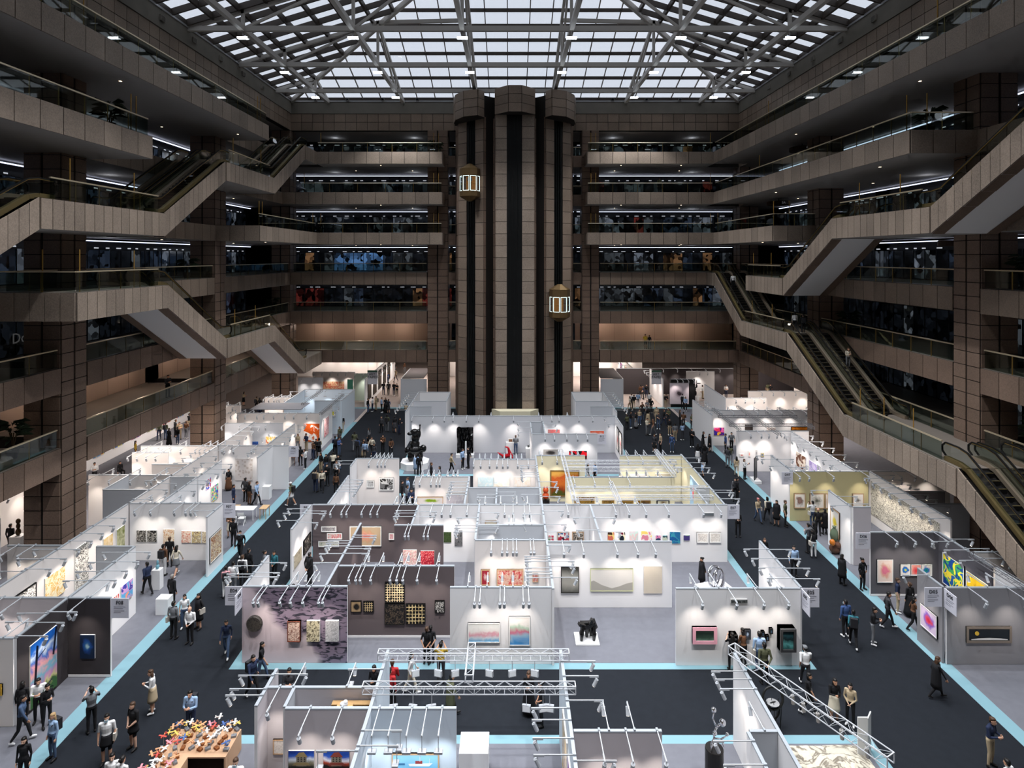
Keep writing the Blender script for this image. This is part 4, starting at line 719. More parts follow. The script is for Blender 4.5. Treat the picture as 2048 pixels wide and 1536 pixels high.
# ------------------------------------------------------------ art materials
_am = {}
def art(kind, cols, sc=3.0, seed=0):
    key = (kind, tuple(cols), sc, seed)
    if key in _am: return _am[key]
    m = bpy.data.materials.new('paint_'+kind); m.use_nodes = True; n = m.node_tree.nodes; l = m.node_tree.links; b = n['Principled BSDF']; b.inputs['Roughness'].default_value = .65; b.inputs['Specular IOR Level'].default_value = .2
    tc = n.new('ShaderNodeTexCoord'); mp = n.new('ShaderNodeMapping'); l.new(tc.outputs['Object'], mp.inputs[0]); mp.inputs['Location'].default_value = (seed*3.1, seed*1.7, seed*2.3)
    def noise(s, d=4, dist=0):
        z = n.new('ShaderNodeTexNoise'); z.inputs['Scale'].default_value = s; z.inputs['Detail'].default_value = d; z.inputs['Distortion'].default_value = dist; l.new(mp.outputs[0], z.inputs[0]); return z.outputs['Fac']
    def ma(op, a, b_, c=None):
        q = n.new('ShaderNodeMath'); q.operation = op
        for i, v in enumerate((a, b_, c)):
            if v is None: continue
            if isinstance(v, (int, float)): q.inputs[i].default_value = v
            else: l.new(v, q.inputs[i])
        return q.outputs[0]
    def ramp(f, stops, const=False):
        r = n.new('ShaderNodeValToRGB'); l.new(f, r.inputs[0]); e = r.color_ramp
        if const: e.interpolation = 'CONSTANT'
        for i, (p, c) in enumerate(stops):
            x = e.elements[i] if i < 2 else e.elements.new(p)
            x.position = p; x.color = lin(c)
        return r.outputs[0]
    g = n.new('ShaderNodeSeparateXYZ'); l.new(tc.outputs['Generated'], g.inputs[0]); gx, gz = g.outputs[0], g.outputs[2]
    if kind == 'ab':      # soft abstract colour fields
        f = noise(sc, 5, 1.5); k = len(cols); out = ramp(f, [(.3+.4*i/(k-1), c) for i, c in enumerate(cols)])
    elif kind == 'hard':  # flat cut shapes
        f = noise(sc, 1.5, .8); k = len(cols); out = ramp(f, [(0 if i == 0 else .34+.32*i/k, c) for i, c in enumerate(cols)], True)
    elif kind == 'ink':   # dark strokes on a ground
        f = noise(sc, 5, 2.2); out = ramp(f, [(.44, cols[0]), (.49, cols[1]), (.51, cols[1]), (.56, cols[-1] if len(cols) > 2 else cols[0])])
    elif kind == 'land':  # landscape bands bottom to top
        f = ma('ADD', gz, ma('MULTIPLY', ma('SUBTRACT', noise(sc, 5, 1), .5), .55)); k = len(cols); out = ramp(f, [(.12+.76*i/(k-1), c) for i, c in enumerate(cols)])
    elif kind == 'blob':  # a shape in the middle: centre ... ground
        dx = ma('SUBTRACT', gx, .5); dz = ma('SUBTRACT', gz, .48); r_ = ma('SQRT', ma('ADD', ma('MULTIPLY', dx, dx), ma('MULTIPLY', dz, dz)), 0); f = ma('ADD', r_, ma('MULTIPLY', ma('SUBTRACT', noise(sc, 4, 1), .5), .6)); k = len(cols); out = ramp(f, [(.05+.32*i/(k-1), c) for i, c in enumerate(cols)])
    elif kind == 'grid':  # rows of dark cells
        fx = ma('FRACT', ma('MULTIPLY', gx, sc), 0); fz = ma('FRACT', ma('MULTIPLY', gz, sc), 0); a = ma('ABSOLUTE', ma('SUBTRACT', fx, .5), 0); c_ = ma('ABSOLUTE', ma('SUBTRACT', fz, .5), 0)
        f = ma('ADD', ma('MAXIMUM', a, c_), ma('MULTIPLY', ma('SUBTRACT', noise(7, 3, 1), .5), .5)); t0 = .33 if sc > 7 else .36; out = ramp(f, [(t0, cols[0]), (t0+.05, cols[1])])
    elif kind == 'dots':
        v = n.new('ShaderNodeTexVoronoi'); v.inputs['Scale'].default_value = sc; l.new(mp.outputs[0], v.inputs[0]); out = ramp(v.outputs['Distance'], [(.3, cols[0]), (.42, cols[1])])
    elif kind == 'speck':
        v = n.new('ShaderNodeTexVoronoi'); v.inputs['Scale'].default_value = sc; l.new(mp.outputs[0], v.inputs[0]); s3 = n.new('ShaderNodeSeparateColor'); l.new(v.outputs['Color'], s3.inputs[0]); k = len(cols); out = ramp(s3.outputs[0], [(i/k, c) for i, c in enumerate(cols)], True)
    l.new(out, b.inputs['Base Color']); _am[key] = m; return m
WOOD = mat('frame_wood', (196, 160, 124), .5); FBLACK = mat('frame_black', (24, 22, 21), .5); FWHITE = mat('frame_white', (232, 232, 230), .5); FGOLD = mat('frame_gilt', (150, 116, 60), .4, .5); FPINK = mat('frame_pink', (232, 170, 186), .6); FSILV = mat('frame_silver', (96, 96, 98), .35, .7); MATW = mat('mount_white', (236, 234, 230), .7)
def painting(T, w_, h_, m, lab, frame=None, fw=.05, mount=0, d=.06):
    """T: matrix at the centre of the picture on the wall surface, picture faces local -y"""
    o = bpy.data.objects.new('painting', None); o.matrix_world = T; C.objects.link(o); tag(o, lab, 'painting', 'artworks hung on the booth walls')
    if mount: MB().box(-w_/2, w_/2, -d*.6, 0, -h_/2, h_/2, MATW).build('mount', o)
    iw, ih = w_/2-mount, h_/2-mount
    MB().box(-iw, iw, -d*(.75 if mount else .9), 0, -ih, ih, MATW, mf={2: m}).build('canvas', o)
    if frame:
        fm = MB(); a, b = w_/2, h_/2
        fm.box(-a, a, -d*1.15, 0, b-fw, b, frame); fm.box(-a, a, -d*1.15, 0, -b, -b+fw, frame); fm.box(-a, -a+fw, -d*1.15, 0, -b+fw, b-fw, frame); fm.box(a-fw, a, -d*1.15, 0, -b+fw, b-fw, frame); fm.build('frame', o)
    return o
def PX(y, k, x0, y0, x1, y1, m, lab, frame=None, **kw):      # on the camera-facing face of a wall at depth y
    yy = y-.055; u0, u1, v0, v1 = cu(k, x0), cu(k, x1), cv(k, y0), cv(k, y1); X0, X1, Z1, Z0 = px_x(u0, yy), px_x(u1, yy), px_z(v0, yy), px_z(v1, yy)
    return painting(Matrix.Translation(((X0+X1)/2, yy, (Z0+Z1)/2)), X1-X0, Z1-Z0, m, lab, frame, **kw)
def PY(x, k, xn, yt, yb, xf, m, lab, frame=None, **kw):      # on the aisle face of a longitudinal wall; near edge xn spans yt..yb, far edge xf
    xx = x+(.055 if x < 0 else -.055); un, uf = cu(k, xn), cu(k, xf); yn, yf = F*xx/(un-CX), F*xx/(uf-CX); Z1, Z0 = px_z(cv(k, yt), yn), px_z(cv(k, yb), yn)
    return painting(Matrix.Translation((xx, (yn+yf)/2, (Z0+Z1)/2)) @ Matrix.Rotation(R(90 if x < 0 else -90), 4, 'Z'), abs(yf-yn), Z1-Z0, m, lab, frame, **kw)
w3 = (236, 232, 226)
# first row of the second block
for i, (a, m, fr, nm) in enumerate(((538, art('ink', [(222, 196, 180), (120, 70, 60), (214, 190, 176)], 5), mat('frame_rust', (120, 66, 50), .6), 'blush drawing in rust frame, first of three on marbled wall'), (688, art('ink', [(206, 196, 166), (60, 50, 40), (200, 190, 160)], 4, 1), None, 'beige ink drawing, middle of three on marbled wall'), (836, art('ink', [(205, 203, 205), (150, 150, 152), (200, 198, 200)], 5, 2), None, 'pale grey drawing, last of three on marbled wall'))):
    PX(27.07, 'a', a, 706, a+102, 868, m, nm, fr, fw=.03, d=.12)
disc = empty('round_relief', (px_x(cu('a', 277), 27.0), 27.0, px_z(cv('a', 728), 27.0))); tag(disc, 'round black textured disc on purple marbled wall', 'relief')
disc.rotation_euler = (R(90), 0, 0); MB().lathe([(.33, 0), (.345, .03), (.345, .13), (.32, .17), (.1, .16)], (0, 0, 0), art('ab', [(30, 29, 30), (70, 66, 62), (26, 25, 26)], 6), 28).build('disc', disc)
for a in ((1032, 555, 1116, 643, art('blob', [(30, 28, 26), (22, 20, 20), (150, 128, 98)], 1, 3), 'small square with black circle on taupe wall'), (1130, 557, 1212, 643, art('grid', [(20, 18, 18), (190, 170, 130)], 5), 'small black grid square on taupe wall, right of circle'), (1301, 407, 1455, 567, art('grid', [(22, 20, 20), (236, 214, 170)], 8), 'tan painting with fine black grid, upper middle of taupe wall'),
          (1299, 576, 1455, 742, art('ink', [(24, 23, 24), (90, 78, 66), (26, 25, 26)], 3), 'nearly black square painting below tan grid painting'), (1465, 577, 1618, 738, art('grid', [(18, 16, 16), (205, 184, 136)], 6, 2), 'tan painting with coarse black dots on taupe wall'), (1693, 552, 1769, 651, art('ink', [(20, 20, 21), (190, 188, 184), (20, 20, 21)], 4, 4), 'small black painting with white strokes, right end of taupe wall')):
    PX(28.87, 'a', *a[:5], a[5], FBLACK, fw=.03)
PX(27.0, 'b', 220, 727, 472, 882, art('land', [(120, 176, 214), (206, 214, 222), (220, 160, 172), (232, 226, 222), (236, 234, 230), (228, 230, 226)], 1.8), 'wide lake landscape with pink trees, left of two on white wall', FWHITE, fw=.04)
PX(27.0, 'b', 544, 676, 710, 905, art('land', [(70, 140, 200), (150, 180, 200), (196, 110, 134), (176, 200, 180), (232, 228, 222), (238, 234, 230)], 1.8, 3), 'upright lake landscape with pink trees, right of two on white wall', FWHITE, fw=.04)
PX(31.5, 'b', 324, 307, 393, 432, art('blob', [(226, 196, 190), (206, 150, 150), (158, 44, 58), (158, 40, 54)], 3), 'small red picture of white blossoms in pale wood frame', WOOD, fw=.05)
PX(31.5, 'b', 447, 306, 657, 434, art('ab', [(90, 60, 50), (190, 60, 66), (216, 190, 170), (200, 110, 100), (178, 40, 56)], 3), 'wide red picture of crowded pale trees', WOOD, fw=.05)
PX(31.5, 'b', 728, 340, 774, 406, art('ab', [w3, (180, 90, 80), w3], 4), 'tiny framed figure study right of red pictures', WOOD, fw=.03)
PX(31.34, 'b', 953, 288, 1094, 492, art('land', [(92, 92, 88), (150, 148, 142), (140, 140, 136), (60, 60, 58)], .6), 'soft grey painting with dark edges', FBLACK, fw=.03)
hp = PX(31.34, 'b', 1184, 302, 1520, 477, mat('paint_pale', (222, 218, 212), .7), 'wide pale painting of a grey valley with yellow rim', mat('rim_yellow', (226, 230, 170), .5), fw=.02)
hl = MB().face([(-1.85, 0, -.98), (1.85, 0, -.98), (1.85, 0, -.2), (1.3, 0, -.32), (.6, 0, -.6), (.0, 0, -.75), (-.3, 0, -.66), (-.9, 0, -.45), (-1.4, 0, -.16), (-1.62, 0, -.05), (-1.85, 0, -.13)], mat('hill_grey', (168, 164, 156), .7)).build('painted_hills', hp); hl.location = (0, -.062, .0); hl.scale = (.575, 1, .555)
PX(31.34, 'b', 1604, 281, 1747, 495, art('dots', [(206, 196, 180), (204, 194, 178)], 2), 'upright beige canvas with a few dark marks')
PX(26.9, 'c', 408, 934, 646, 1096, art('land', [(120, 160, 140), (46, 66, 56), (30, 42, 38), (60, 84, 72)], .8), 'screen with dark silhouette in pink frame on corner wall', FPINK, fw=.14, d=.12)
PX(26.9, 'c', 765, 982, 830, 1060, art('ab', [(20, 20, 30), (50, 60, 110), (24, 24, 30)], 3), 'small black screen box on corner wall', FBLACK, fw=.04, d=.3)
PX(26.9, 'c', 914, 960, 975, 1054, art('blob', [(190, 210, 230), (80, 90, 110), (60, 60, 62)], 3), 'small grey framed picture on corner wall', FSILV, fw=.06, d=.1)
for i, (a, b) in enumerate(((1076, 972), (1120, 1012), (1156, 945))): PX(26.9, 'c', a, b, a+32, b+52, art('grid', [(90, 120, 150), (20, 22, 28)], 3, i), 'tiny dark phone screen artwork, %s of three on corner wall' % ('left', 'lower middle', 'upper right')[i], FBLACK, fw=.03, d=.12)
PX(26.9, 'c', 1238, 918, 1388, 1140, art('land', [(40, 90, 90), (90, 160, 160), (20, 34, 40), (40, 80, 90), (24, 40, 46)], 1.5, 2), 'deep box picture with teal figure, right end of corner wall', FSILV, fw=.1, d=.34)
# second row
for a in ((995, 1360, 1118, 1405, art('ink', [(170, 166, 168), (110, 106, 108)], 4), 'small wide grey framed drawing, top left of dark back wall'), (1042, 1415, 1166, 1466, art('ab', [(150, 186, 170), (214, 200, 196), (200, 90, 90), (190, 190, 190)], 5), 'small framed pastel drawing below the grey one on dark back wall'), (972, 1480, 1140, 1528, art('ab', [(120, 140, 120), (206, 204, 190), (150, 150, 140)], 5, 1), 'wide framed green drawing low on dark back wall'),
          (1228, 1360, 1487, 1522, art('blob', [(196, 104, 90), (208, 150, 126), (190, 150, 116), (184, 160, 130)], 2), 'large orange pink painting in white frame on dark back wall'), (1548, 1416, 1592, 1470, art('ab', [(190, 90, 100), (220, 200, 200)], 6), 'small pink picture beside the small dark wall')):
    PX(36.0, 'd', *a[:5], a[5], FWHITE, fw=.05)
PX(33.25, 'e', 107, 1307, 219, 1432, art('speck', [(226, 196, 190), (214, 150, 150), (232, 214, 206), (200, 170, 160)], 22), 'pale pink mosaic painting on small dark wall'); PX(33.25, 'e', 252, 1315, 363, 1432, art('speck', [(196, 50, 60), (150, 30, 44), (214, 120, 120), (180, 40, 60)], 22, 2), 'red mosaic painting on small dark wall')
PY(-11.7, 'a', 576, 205, 318, 636, art('ab', [(60, 54, 44), (190, 180, 158), (150, 140, 116)], 3), 'dark landscape drawing, nearer on left aisle wall', None); PY(-11.7, 'a', 655, 88, 203, 710, art('ink', [(150, 140, 130), (20, 18, 18), (60, 54, 50)], 3), 'black ink picture, farther on left aisle wall', FBLACK, fw=.04)
PX(36.0, 'e', 441, 1160, 503, 1245, art('ab', [(20, 26, 16), (66, 84, 48), (30, 38, 24)], 5), 'dark green meadow photograph on white back wall'); PX(36.0, 'e', 530, 1148, 594, 1273, art('ab', [(20, 20, 22), (110, 110, 112), (36, 36, 40)], 4), 'upright dark waterfall photograph on white back wall')
PX(36.0, 'e', 780, 1068, 872, 1104, art('ab', [(190, 180, 160), (206, 200, 186)], 3), 'top of beige framed picture behind central storage', WOOD, fw=.03)
PX(36.0, 'e', 1372, 1162, 1468, 1240, art('hard', [(40, 90, 140), (206, 206, 206), (150, 40, 60), (30, 30, 40)], 2.5), 'blue and white abstract in pale frame right of spine', WOOD, fw=.03); PX(36.0, 'e', 1492, 1160, 1586, 1240, art('ink', [(204, 196, 186), (20, 20, 22), (120, 110, 100)], 2.6), 'black brush picture in pale frame right of spine', WOOD, fw=.03)
for i, (a, b) in enumerate(((1296, 1188), (1322, 1188), (1296, 1212), (1322, 1212))): PX(36.0, 'e', a, b, a+18, b+18, art('speck', [(190, 60, 90), (80, 150, 110), (220, 200, 190)], 8, i), 'tiny coloured square, %s of four beside spine wall' % ('upper left', 'upper right', 'lower left', 'lower right')[i])
for a in ((357, 1408, 411, 1478, [(60, 40, 30), (214, 190, 120), (190, 100, 80)], 'small yellow still life on long white back wall'), (447, 1408, 500, 1475, [(110, 30, 50), (220, 216, 190), (30, 40, 50)], 'small crimson and white painting on long white back wall'), (536, 1398, 604, 1478, [(214, 190, 190), (190, 214, 206), (206, 200, 204)], 'pale pink and mint painting on long white back wall'), (632, 1398, 716, 1478, [(236, 206, 110), (230, 220, 214), (214, 130, 150)], 'yellow flowers painting on long white back wall'),
          (750, 1433, 790, 1473, [(50, 50, 110), (214, 130, 170), (40, 60, 90)], 'small violet square on long white back wall'), (807, 1433, 846, 1475, [(110, 180, 190), (40, 60, 70), (190, 200, 180)], 'small teal square on long white back wall'), (864, 1405, 951, 1500, [(30, 90, 150), (60, 150, 170), (40, 110, 160)], 'large turquoise square painting on long white back wall'), (978, 1432, 1028, 1475, [(40, 70, 60), (110, 160, 110), (70, 60, 120)], 'small green landscape on long white back wall')):
    PX(36.0, 'f', *a[:4], art('hard', a[4], 2.5, a[0] % 5), a[5])
for i, a in enumerate((1086, 1190)): PX(36.0, 'f', a, 1410, a+94, 1494, art('ink', [(226, 222, 216), (190, 184, 178)], 3, i), 'pale line drawing in white frame, %s of the pair by right aisle' % ('left', 'right')[i], FWHITE, fw=.06)
sgn = PX(36.0, 'f', 1142, 1250, 1225, 1273, mat('plate_steel', (120, 126, 130), .4, .4), 'steel gallery name plate high on long white back wall'); sgn.name = 'name_plate'; sgn['category'] = 'sign'
# third row
PX(44.25, 'd', 1366, 986, 1427, 1042, art('ab', [(60, 60, 60), (190, 190, 190), (110, 110, 110)], 4), 'small monochrome street photograph', FWHITE, fw=.06); PX(44.25, 'd', 1469, 963, 1588, 1066, art('hard', [(50, 50, 50), (200, 200, 198), (110, 110, 110), (40, 40, 40)], 2), 'large monochrome photograph of chairs', FWHITE, fw=.06)
PX(40.6, 'e', 225, 873, 436, 935, art('blob', [(110, 140, 20), (130, 158, 40), (196, 190, 186), (206, 200, 198)], 1.4), 'picture of a round green tree on pale ground', WOOD, fw=.04); PX(40.6, 'e', 458, 846, 612, 935, art('ab', [(214, 206, 204), (196, 190, 196), (224, 220, 218)], 3), 'very pale cloudy picture right of green tree', FWHITE, fw=.04)
for i, (a, b, c) in enumerate(((720, 848, [(206, 214, 214), (190, 214, 220), w3]), (852, 980, [(224, 214, 190), w3, (190, 214, 220)]), (1018, 1150, [(236, 214, 190), w3, (226, 206, 190)]))): PX(44.05, 'e', a, 712, b, 790, art('ab', c, 2, i), 'pale pastel canvas, %s of three on its wall' % ('first', 'second', 'third')[i])
PX(44.9, 'e', 1312, 658, 1550, 870, art('land', [(80, 84, 30), (150, 60, 24), (206, 110, 40), (190, 84, 36), (200, 150, 70)], 2.2), 'large orange autumn forest painting on cream wall', FGOLD, fw=.09)
for i, (a, b, c, d) in enumerate(((1510, 877, 1675, 940), (1737, 897, 1836, 940), (1880, 905, 1992, 940), (2025, 905, 2048, 940))): PX(40.5, 'e', a, b, c, d, art('ab', [(30, 24, 14), (130, 100, 40), (60, 50, 24)], 3, i), 'dark gilt framed landscape, %s from left on cream wall' % ORD[i], FGOLD, fw=.08)
PX(40.5, 'f', 630, 1145, 708, 1186, art('ab', [(40, 34, 24), (150, 110, 60)], 3, 7), 'dark gilt framed figure picture, fifth on cream wall', FGOLD, fw=.08); PX(40.5, 'f', 757, 1143, 862, 1186, art('blob', [(110, 84, 50), (190, 180, 150), (226, 220, 196)], 2), 'black framed nude study, last on cream wall', FBLACK, fw=.07)
PX(44.9, 'f', 540, 934, 680, 960, art('ab', [(236, 214, 206), w3], 2), 'pale pink canvas left on cream corner wall'); PX(44.9, 'f', 748, 930, 870, 960, art('ab', [(196, 184, 160), (220, 210, 190)], 2), 'beige canvas right on cream corner wall')
o = painting(Matrix.Translation((12.64, 41.6, 1.75)) @ Matrix.Rotation(R(-90), 4, 'Z'), 1.9, 2.1, art('blob', [(226, 60, 84), (232, 120, 130), (170, 206, 230), (180, 214, 236)], 1), 'blue painting with pink form on cream aisle wall')
# statue block
PX(56.1, 'e', 1293, 322, 1390, 352, art('ab', [(110, 106, 110), (200, 90, 90), (150, 150, 150)], 2), 'grey misty canvas above low wall'); PX(56.1, 'e', 1640, 334, 1752, 437, art('land', [(180, 200, 214), (236, 140, 130), (40, 50, 110), (236, 214, 206), (236, 110, 80)], 1.5), 'pink and blue landscape on statue booth right end')
PX(56.1, 'e', 968, 397, 1007, 428, mat('oak_frame', (120, 84, 60), .5), 'small brown framed niche picture above white plinth', FWHITE, fw=.05)
PX(50.4, 'e', 1256, 484, 1376, 540, art('blob', [(40, 38, 38), (70, 66, 66), (150, 148, 146)], .5), 'grey painting with dark round form on low wall'); PX(50.4, 'e', 1466, 497, 1612, 562, art('hard', [(206, 20, 34), (24, 14, 16), (190, 14, 28)], 1.3), 'red and black painting on low wall')
for i, (y, s) in enumerate(((53.0, 1), (54.4, 1))): painting(Matrix.Translation((9.69, y, 1.75)) @ Matrix.Rotation(R(-90), 4, 'Z'), 1.1, 2.0, art('blob', [(196, 60, 70), (220, 196, 190), w3], 2, i), 'upright white picture with dark frame, %s on statue booth end wall' % ('nearer', 'farther')[i], FBLACK, fw=.05)
# left side
PX(26.16, 'i', 569, 593, 673, 759, art('blob', [(150, 180, 190), (40, 90, 140), (24, 60, 120), (18, 34, 60)], 1.6), 'small blue night painting on charcoal wall')
tl = PY(-18.95, 'i', 205, 680, 1130, 393, art('land', [(60, 100, 60), (206, 200, 140), (196, 140, 180), (110, 170, 190), (226, 160, 160), (50, 100, 180), (200, 214, 226), (30, 100, 190)], 1.5), 'very tall bright landscape of palms on charcoal side wall')
tk = MB(); dk = mat('paint_trunk', (22, 26, 44), .6)
for a_, b_, w_ in (((-.55, -.7), (-.4, 1.1), .16), ((.45, .2), (.62, 1.25), .14), ((-.4, .55), (.05, .7), .06), ((-.2, -.95), (.4, -.75), .07), ((.1, -.9), (.5, -1.1), .05)): tk.bar((a_[0], 0, a_[1]), (b_[0], 0, b_[1]), w_, .004, dk)
k_ = tk.build('painted_trunks', tl); k_.location = (0, -.058, 0)
PX(23.4, 'i', -60, 940, 22, 1018, art('blob', [(20, 20, 24), (30, 30, 30), (190, 140, 30)], .5), 'small yellow and black picture at left picture edge', mat('frame_yellow', (206, 160, 50), .5), fw=.08)
PY(-18.92, 'i', 782, 345, 455, 830, art('hard', [(190, 40, 44), (220, 200, 196), (200, 80, 60)], 2), 'red abstract painting, nearer on white left aisle wall', None); PY(-18.92, 'i', 847, 262, 392, 928, art('hard', [(60, 60, 150), (190, 150, 200), (90, 160, 206), (226, 150, 130)], 2), 'violet city painting, farther on white left aisle wall')
for a in ((1123, 1148, 1201, 1242, [(30, 30, 30), (190, 186, 180), (40, 38, 36)], 'first small black floral picture from left'), (1210, 1148, 1287, 1242, [(28, 28, 28), (180, 178, 172), (44, 42, 40)], 'second small black floral picture from left'), (1342, 1138, 1431, 1256, [(226, 214, 190), (190, 130, 80), (232, 226, 214)], 'third, a beige swirl picture'), (1490, 1152, 1565, 1248, [(226, 206, 190), (196, 100, 80), (230, 220, 206)], 'fourth, a blush swirl picture'), (1575, 1155, 1650, 1250, [(206, 190, 140), (90, 60, 50), (214, 206, 180)], 'fifth, an olive swirl picture'), (1660, 1158, 1720, 1250, [(222, 210, 180), (120, 90, 70)], 'last, a cream swirl picture')):
    PX(36.2, 'j', *a[:4], art('ink', a[4], 4, a[0] % 7), a[5]+' on white left wall')
PY(-17.0, 'j', 1715, 1213, 1425, 1808, art('ink', [(226, 210, 176), (150, 84, 40), (214, 200, 180)], 3, 3), 'large beige swirl painting on end wall by left aisle', FWHITE, fw=.03)
PX(47.25, 'd', 292, 806, 433, 984, art('dots', [(196, 186, 180), (222, 216, 214)], 4), 'white relief of nails in rows')
PY(-20.7, 'j', 1726, 800, 925, 1782, art('speck', [(90, 180, 110), (60, 80, 190), (206, 90, 150), (226, 206, 110), (150, 214, 180)], 9), 'colourful mosaic mural, farther part on white wall'); PY(-20.75, 'j', 1680, 745, 830, 1722, art('speck', [(60, 90, 200), (206, 206, 214), (190, 80, 90)], 9, 4), 'colourful hung mural, nearer part on white wall')
PX(47.25, 'd', 548, 830, 558, 852, mat('note_blue', (40, 70, 170), .5), 'tiny blue note on white return wall')
for i, (yy, m, nm, fr) in enumerate(((28.3, art('ink', [w3, (40, 40, 40)], 3), 'dark framed ring drawing on left long wall', FBLACK), (30.2, art('ink', [(232, 222, 190), (220, 170, 80)], 2), 'yellow brush painting on left long wall', None), (32.1, art('ink', [(226, 222, 214), (60, 56, 50)], 3), 'hung ink scroll on left long wall', None), (26.9, art('ab', [(30, 40, 90), (150, 150, 190)], 2), 'dark blue picture on left long wall', FBLACK), (34.2, art('ab', [(190, 160, 100), (226, 214, 190)], 2), 'ochre flower picture near corner of left long wall', None), (35.3, art('ab', [(110, 120, 40), (236, 230, 190)], 2), 'olive flower picture at corner of left long wall', None))):
    painting(Matrix.Translation((-22.54, yy, 1.75)) @ Matrix.Rotation(R(90), 4, 'Z'), (1.4, 1.3, 1.0, .9, .8, .7)[i], (1.6, 1.3, 2.2, 1.0, 1.2, 1.2)[i], m, nm, fr)
PX(57.1, 'd', 696, 532, 803, 640, art('blob', [(214, 210, 206), (190, 186, 182), (206, 202, 200)], 3), 'pale canvas with white ring on orange splash wall', FWHITE, fw=.04); PX(57.1, 'd', 852, 520, 980, 668, art('ink', [(236, 232, 228), (206, 90, 30), (196, 80, 20)], 1.2, 2), 'white canvas with orange splash')
PX(53.6, 'd', 276, 622, 300, 700, mat('paint_yellow', (226, 206, 120), .6), 'narrow yellow picture on grey storage wall'); PX(53.6, 'd', 347, 666, 480, 712, art('land', [(190, 200, 214), (30, 60, 130), (60, 100, 170)], 2), 'wide blue seascape on grey storage wall'); PX(53.6, 'd', 541, 626, 640, 700, art('hard', [(226, 170, 60), (214, 206, 180), (190, 90, 40)], 2), 'orange patterned picture on grey storage wall')
painting(Matrix.Translation((-17.64, 58.6, 1.7)) @ Matrix.Rotation(R(90), 4, 'Z'), 1.5, 1.7, art('ab', [(190, 40, 60), (236, 200, 200), (150, 40, 90)], 3), 'red floral painting on end wall by left aisle'); PX(62.0, 'd', 1072, 410, 1112, 462, mat('paint_yellow2', (232, 226, 60), .6), 'small yellow notice in blue lit booth', FWHITE, fw=.15)
PX(77.5, 'd', 990, 176, 1183, 238, art('ab', [(150, 50, 30), (226, 200, 160), (190, 80, 60), (232, 214, 190)], 2), 'wide red patterned mural beyond back columns'); PX(76.5, 'd', 1208, 158, 1254, 238, mat('panel_teal', (90, 176, 150), .6), 'teal information panel beyond back columns')
for i in range(5): painting(Matrix.Translation((-17.24, 75.0+i*3.0, 1.8)) @ Matrix.Rotation(R(90), 4, 'Z'), 1.7, 2.5, art('ab', [(30, 26, 24), (60, 52, 46), (26, 24, 22)], 1, i), 'tall dark photograph, %s along wall of left passage' % ORD[i], FBLACK)
cols_ = [[(226, 190, 60), (190, 60, 60), (60, 90, 180)], [(40, 130, 190), (226, 206, 90), (206, 60, 60)], [(30, 60, 150), (236, 230, 90), (40, 110, 190)], [(30, 34, 50), (190, 110, 150), (90, 60, 130)], [(150, 180, 190), (230, 230, 110), (60, 90, 90)]]
for i in range(9): painting(Matrix.Translation((-35.44, 50+i*2.6, 1.8)) @ Matrix.Rotation(R(90), 4, 'Z'), 1.5, 1.9, art('hard', cols_[i % 5], 2, i), 'bright picture, %s from camera on long wall under left gallery' % ORD[i])
# right side
PX(26.97, 'h', 1632, 535, 1950, 650, mat('paint_night', (18, 26, 34), .6), 'dark night panorama with yellow moon on grey wall', mat('frame_taupe', (120, 110, 100), .5), fw=.1, mount=.1); pn = C.objects[-1].parent if C.objects[-1].parent else None
MB().tube((0, 0, 0), (0, .02, 0), .09, mat('moon_yellow', (206, 170, 60), .6), 20).build('painted_moon', pn).location = (-.55, -.08, .07)
MB().face([(-.8, 0, -.22), (.8, 0, -.22), (.8, 0, -.18), (.5, 0, -.14), (0, 0, -.12), (-.5, 0, -.14), (-.8, 0, -.18)], mat('ridge_white', (200, 200, 200), .6)).build('painted_ridge', pn).location = (0, -.075, 0)
PY(19.2, 'h', 1437, 470, 628, 1322, art('blob', [(226, 50, 80), (226, 90, 120), (150, 110, 206), (226, 206, 232)], 1.6), 'pink and violet splash painting on grey end wall', FWHITE, fw=.04)
PX(32.4, 'h', 1005, 64, 1116, 226, art('blob', [(226, 130, 150), (226, 120, 150), (230, 180, 160), (240, 220, 210)], 1.8), 'upright pink bloom painting on dark grey wall', FWHITE, fw=.04)
for i, (a, b, c) in enumerate(((1168, 1238, [(226, 220, 60), (30, 130, 206), (20, 90, 180), w3]), (1243, 1313, [(226, 60, 70), (232, 110, 110), (236, 160, 150)]), (1318, 1390, [(20, 110, 120), (40, 150, 160), (60, 110, 200), w3]))): PX(32.4, 'h', a, 98, b, 178, art('blob', c, 2, i), '%s of three joined abstract canvases on dark grey wall' % ('blue and yellow left one', 'red middle one', 'teal right one')[i], FWHITE, fw=.02)
painting(Matrix.Translation((22.74, 31.2, 1.75)) @ Matrix.Rotation(R(-90), 4, 'Z'), 1.5, 1.6, art('hard', [(20, 60, 130), (60, 150, 90), (226, 206, 60), (30, 90, 160)], 2), 'blue and green splash painting on dark grey side wall', FWHITE, fw=.04); painting(Matrix.Translation((22.74, 29.6, 1.7)) @ Matrix.Rotation(R(-90), 4, 'Z'), 1.4, 1.5, art('blob', [(40, 34, 24), (214, 170, 30), (226, 190, 40)], 2), 'yellow splash painting on dark grey side wall', FWHITE, fw=.04)
PY(20.0, 'g', 542, 1010, 1225, 468, art('blob', [(214, 190, 60), (220, 200, 90), (230, 224, 214), (230, 226, 220)], 1.3), 'framed yellow banana painting by right aisle', WOOD, fw=.05)
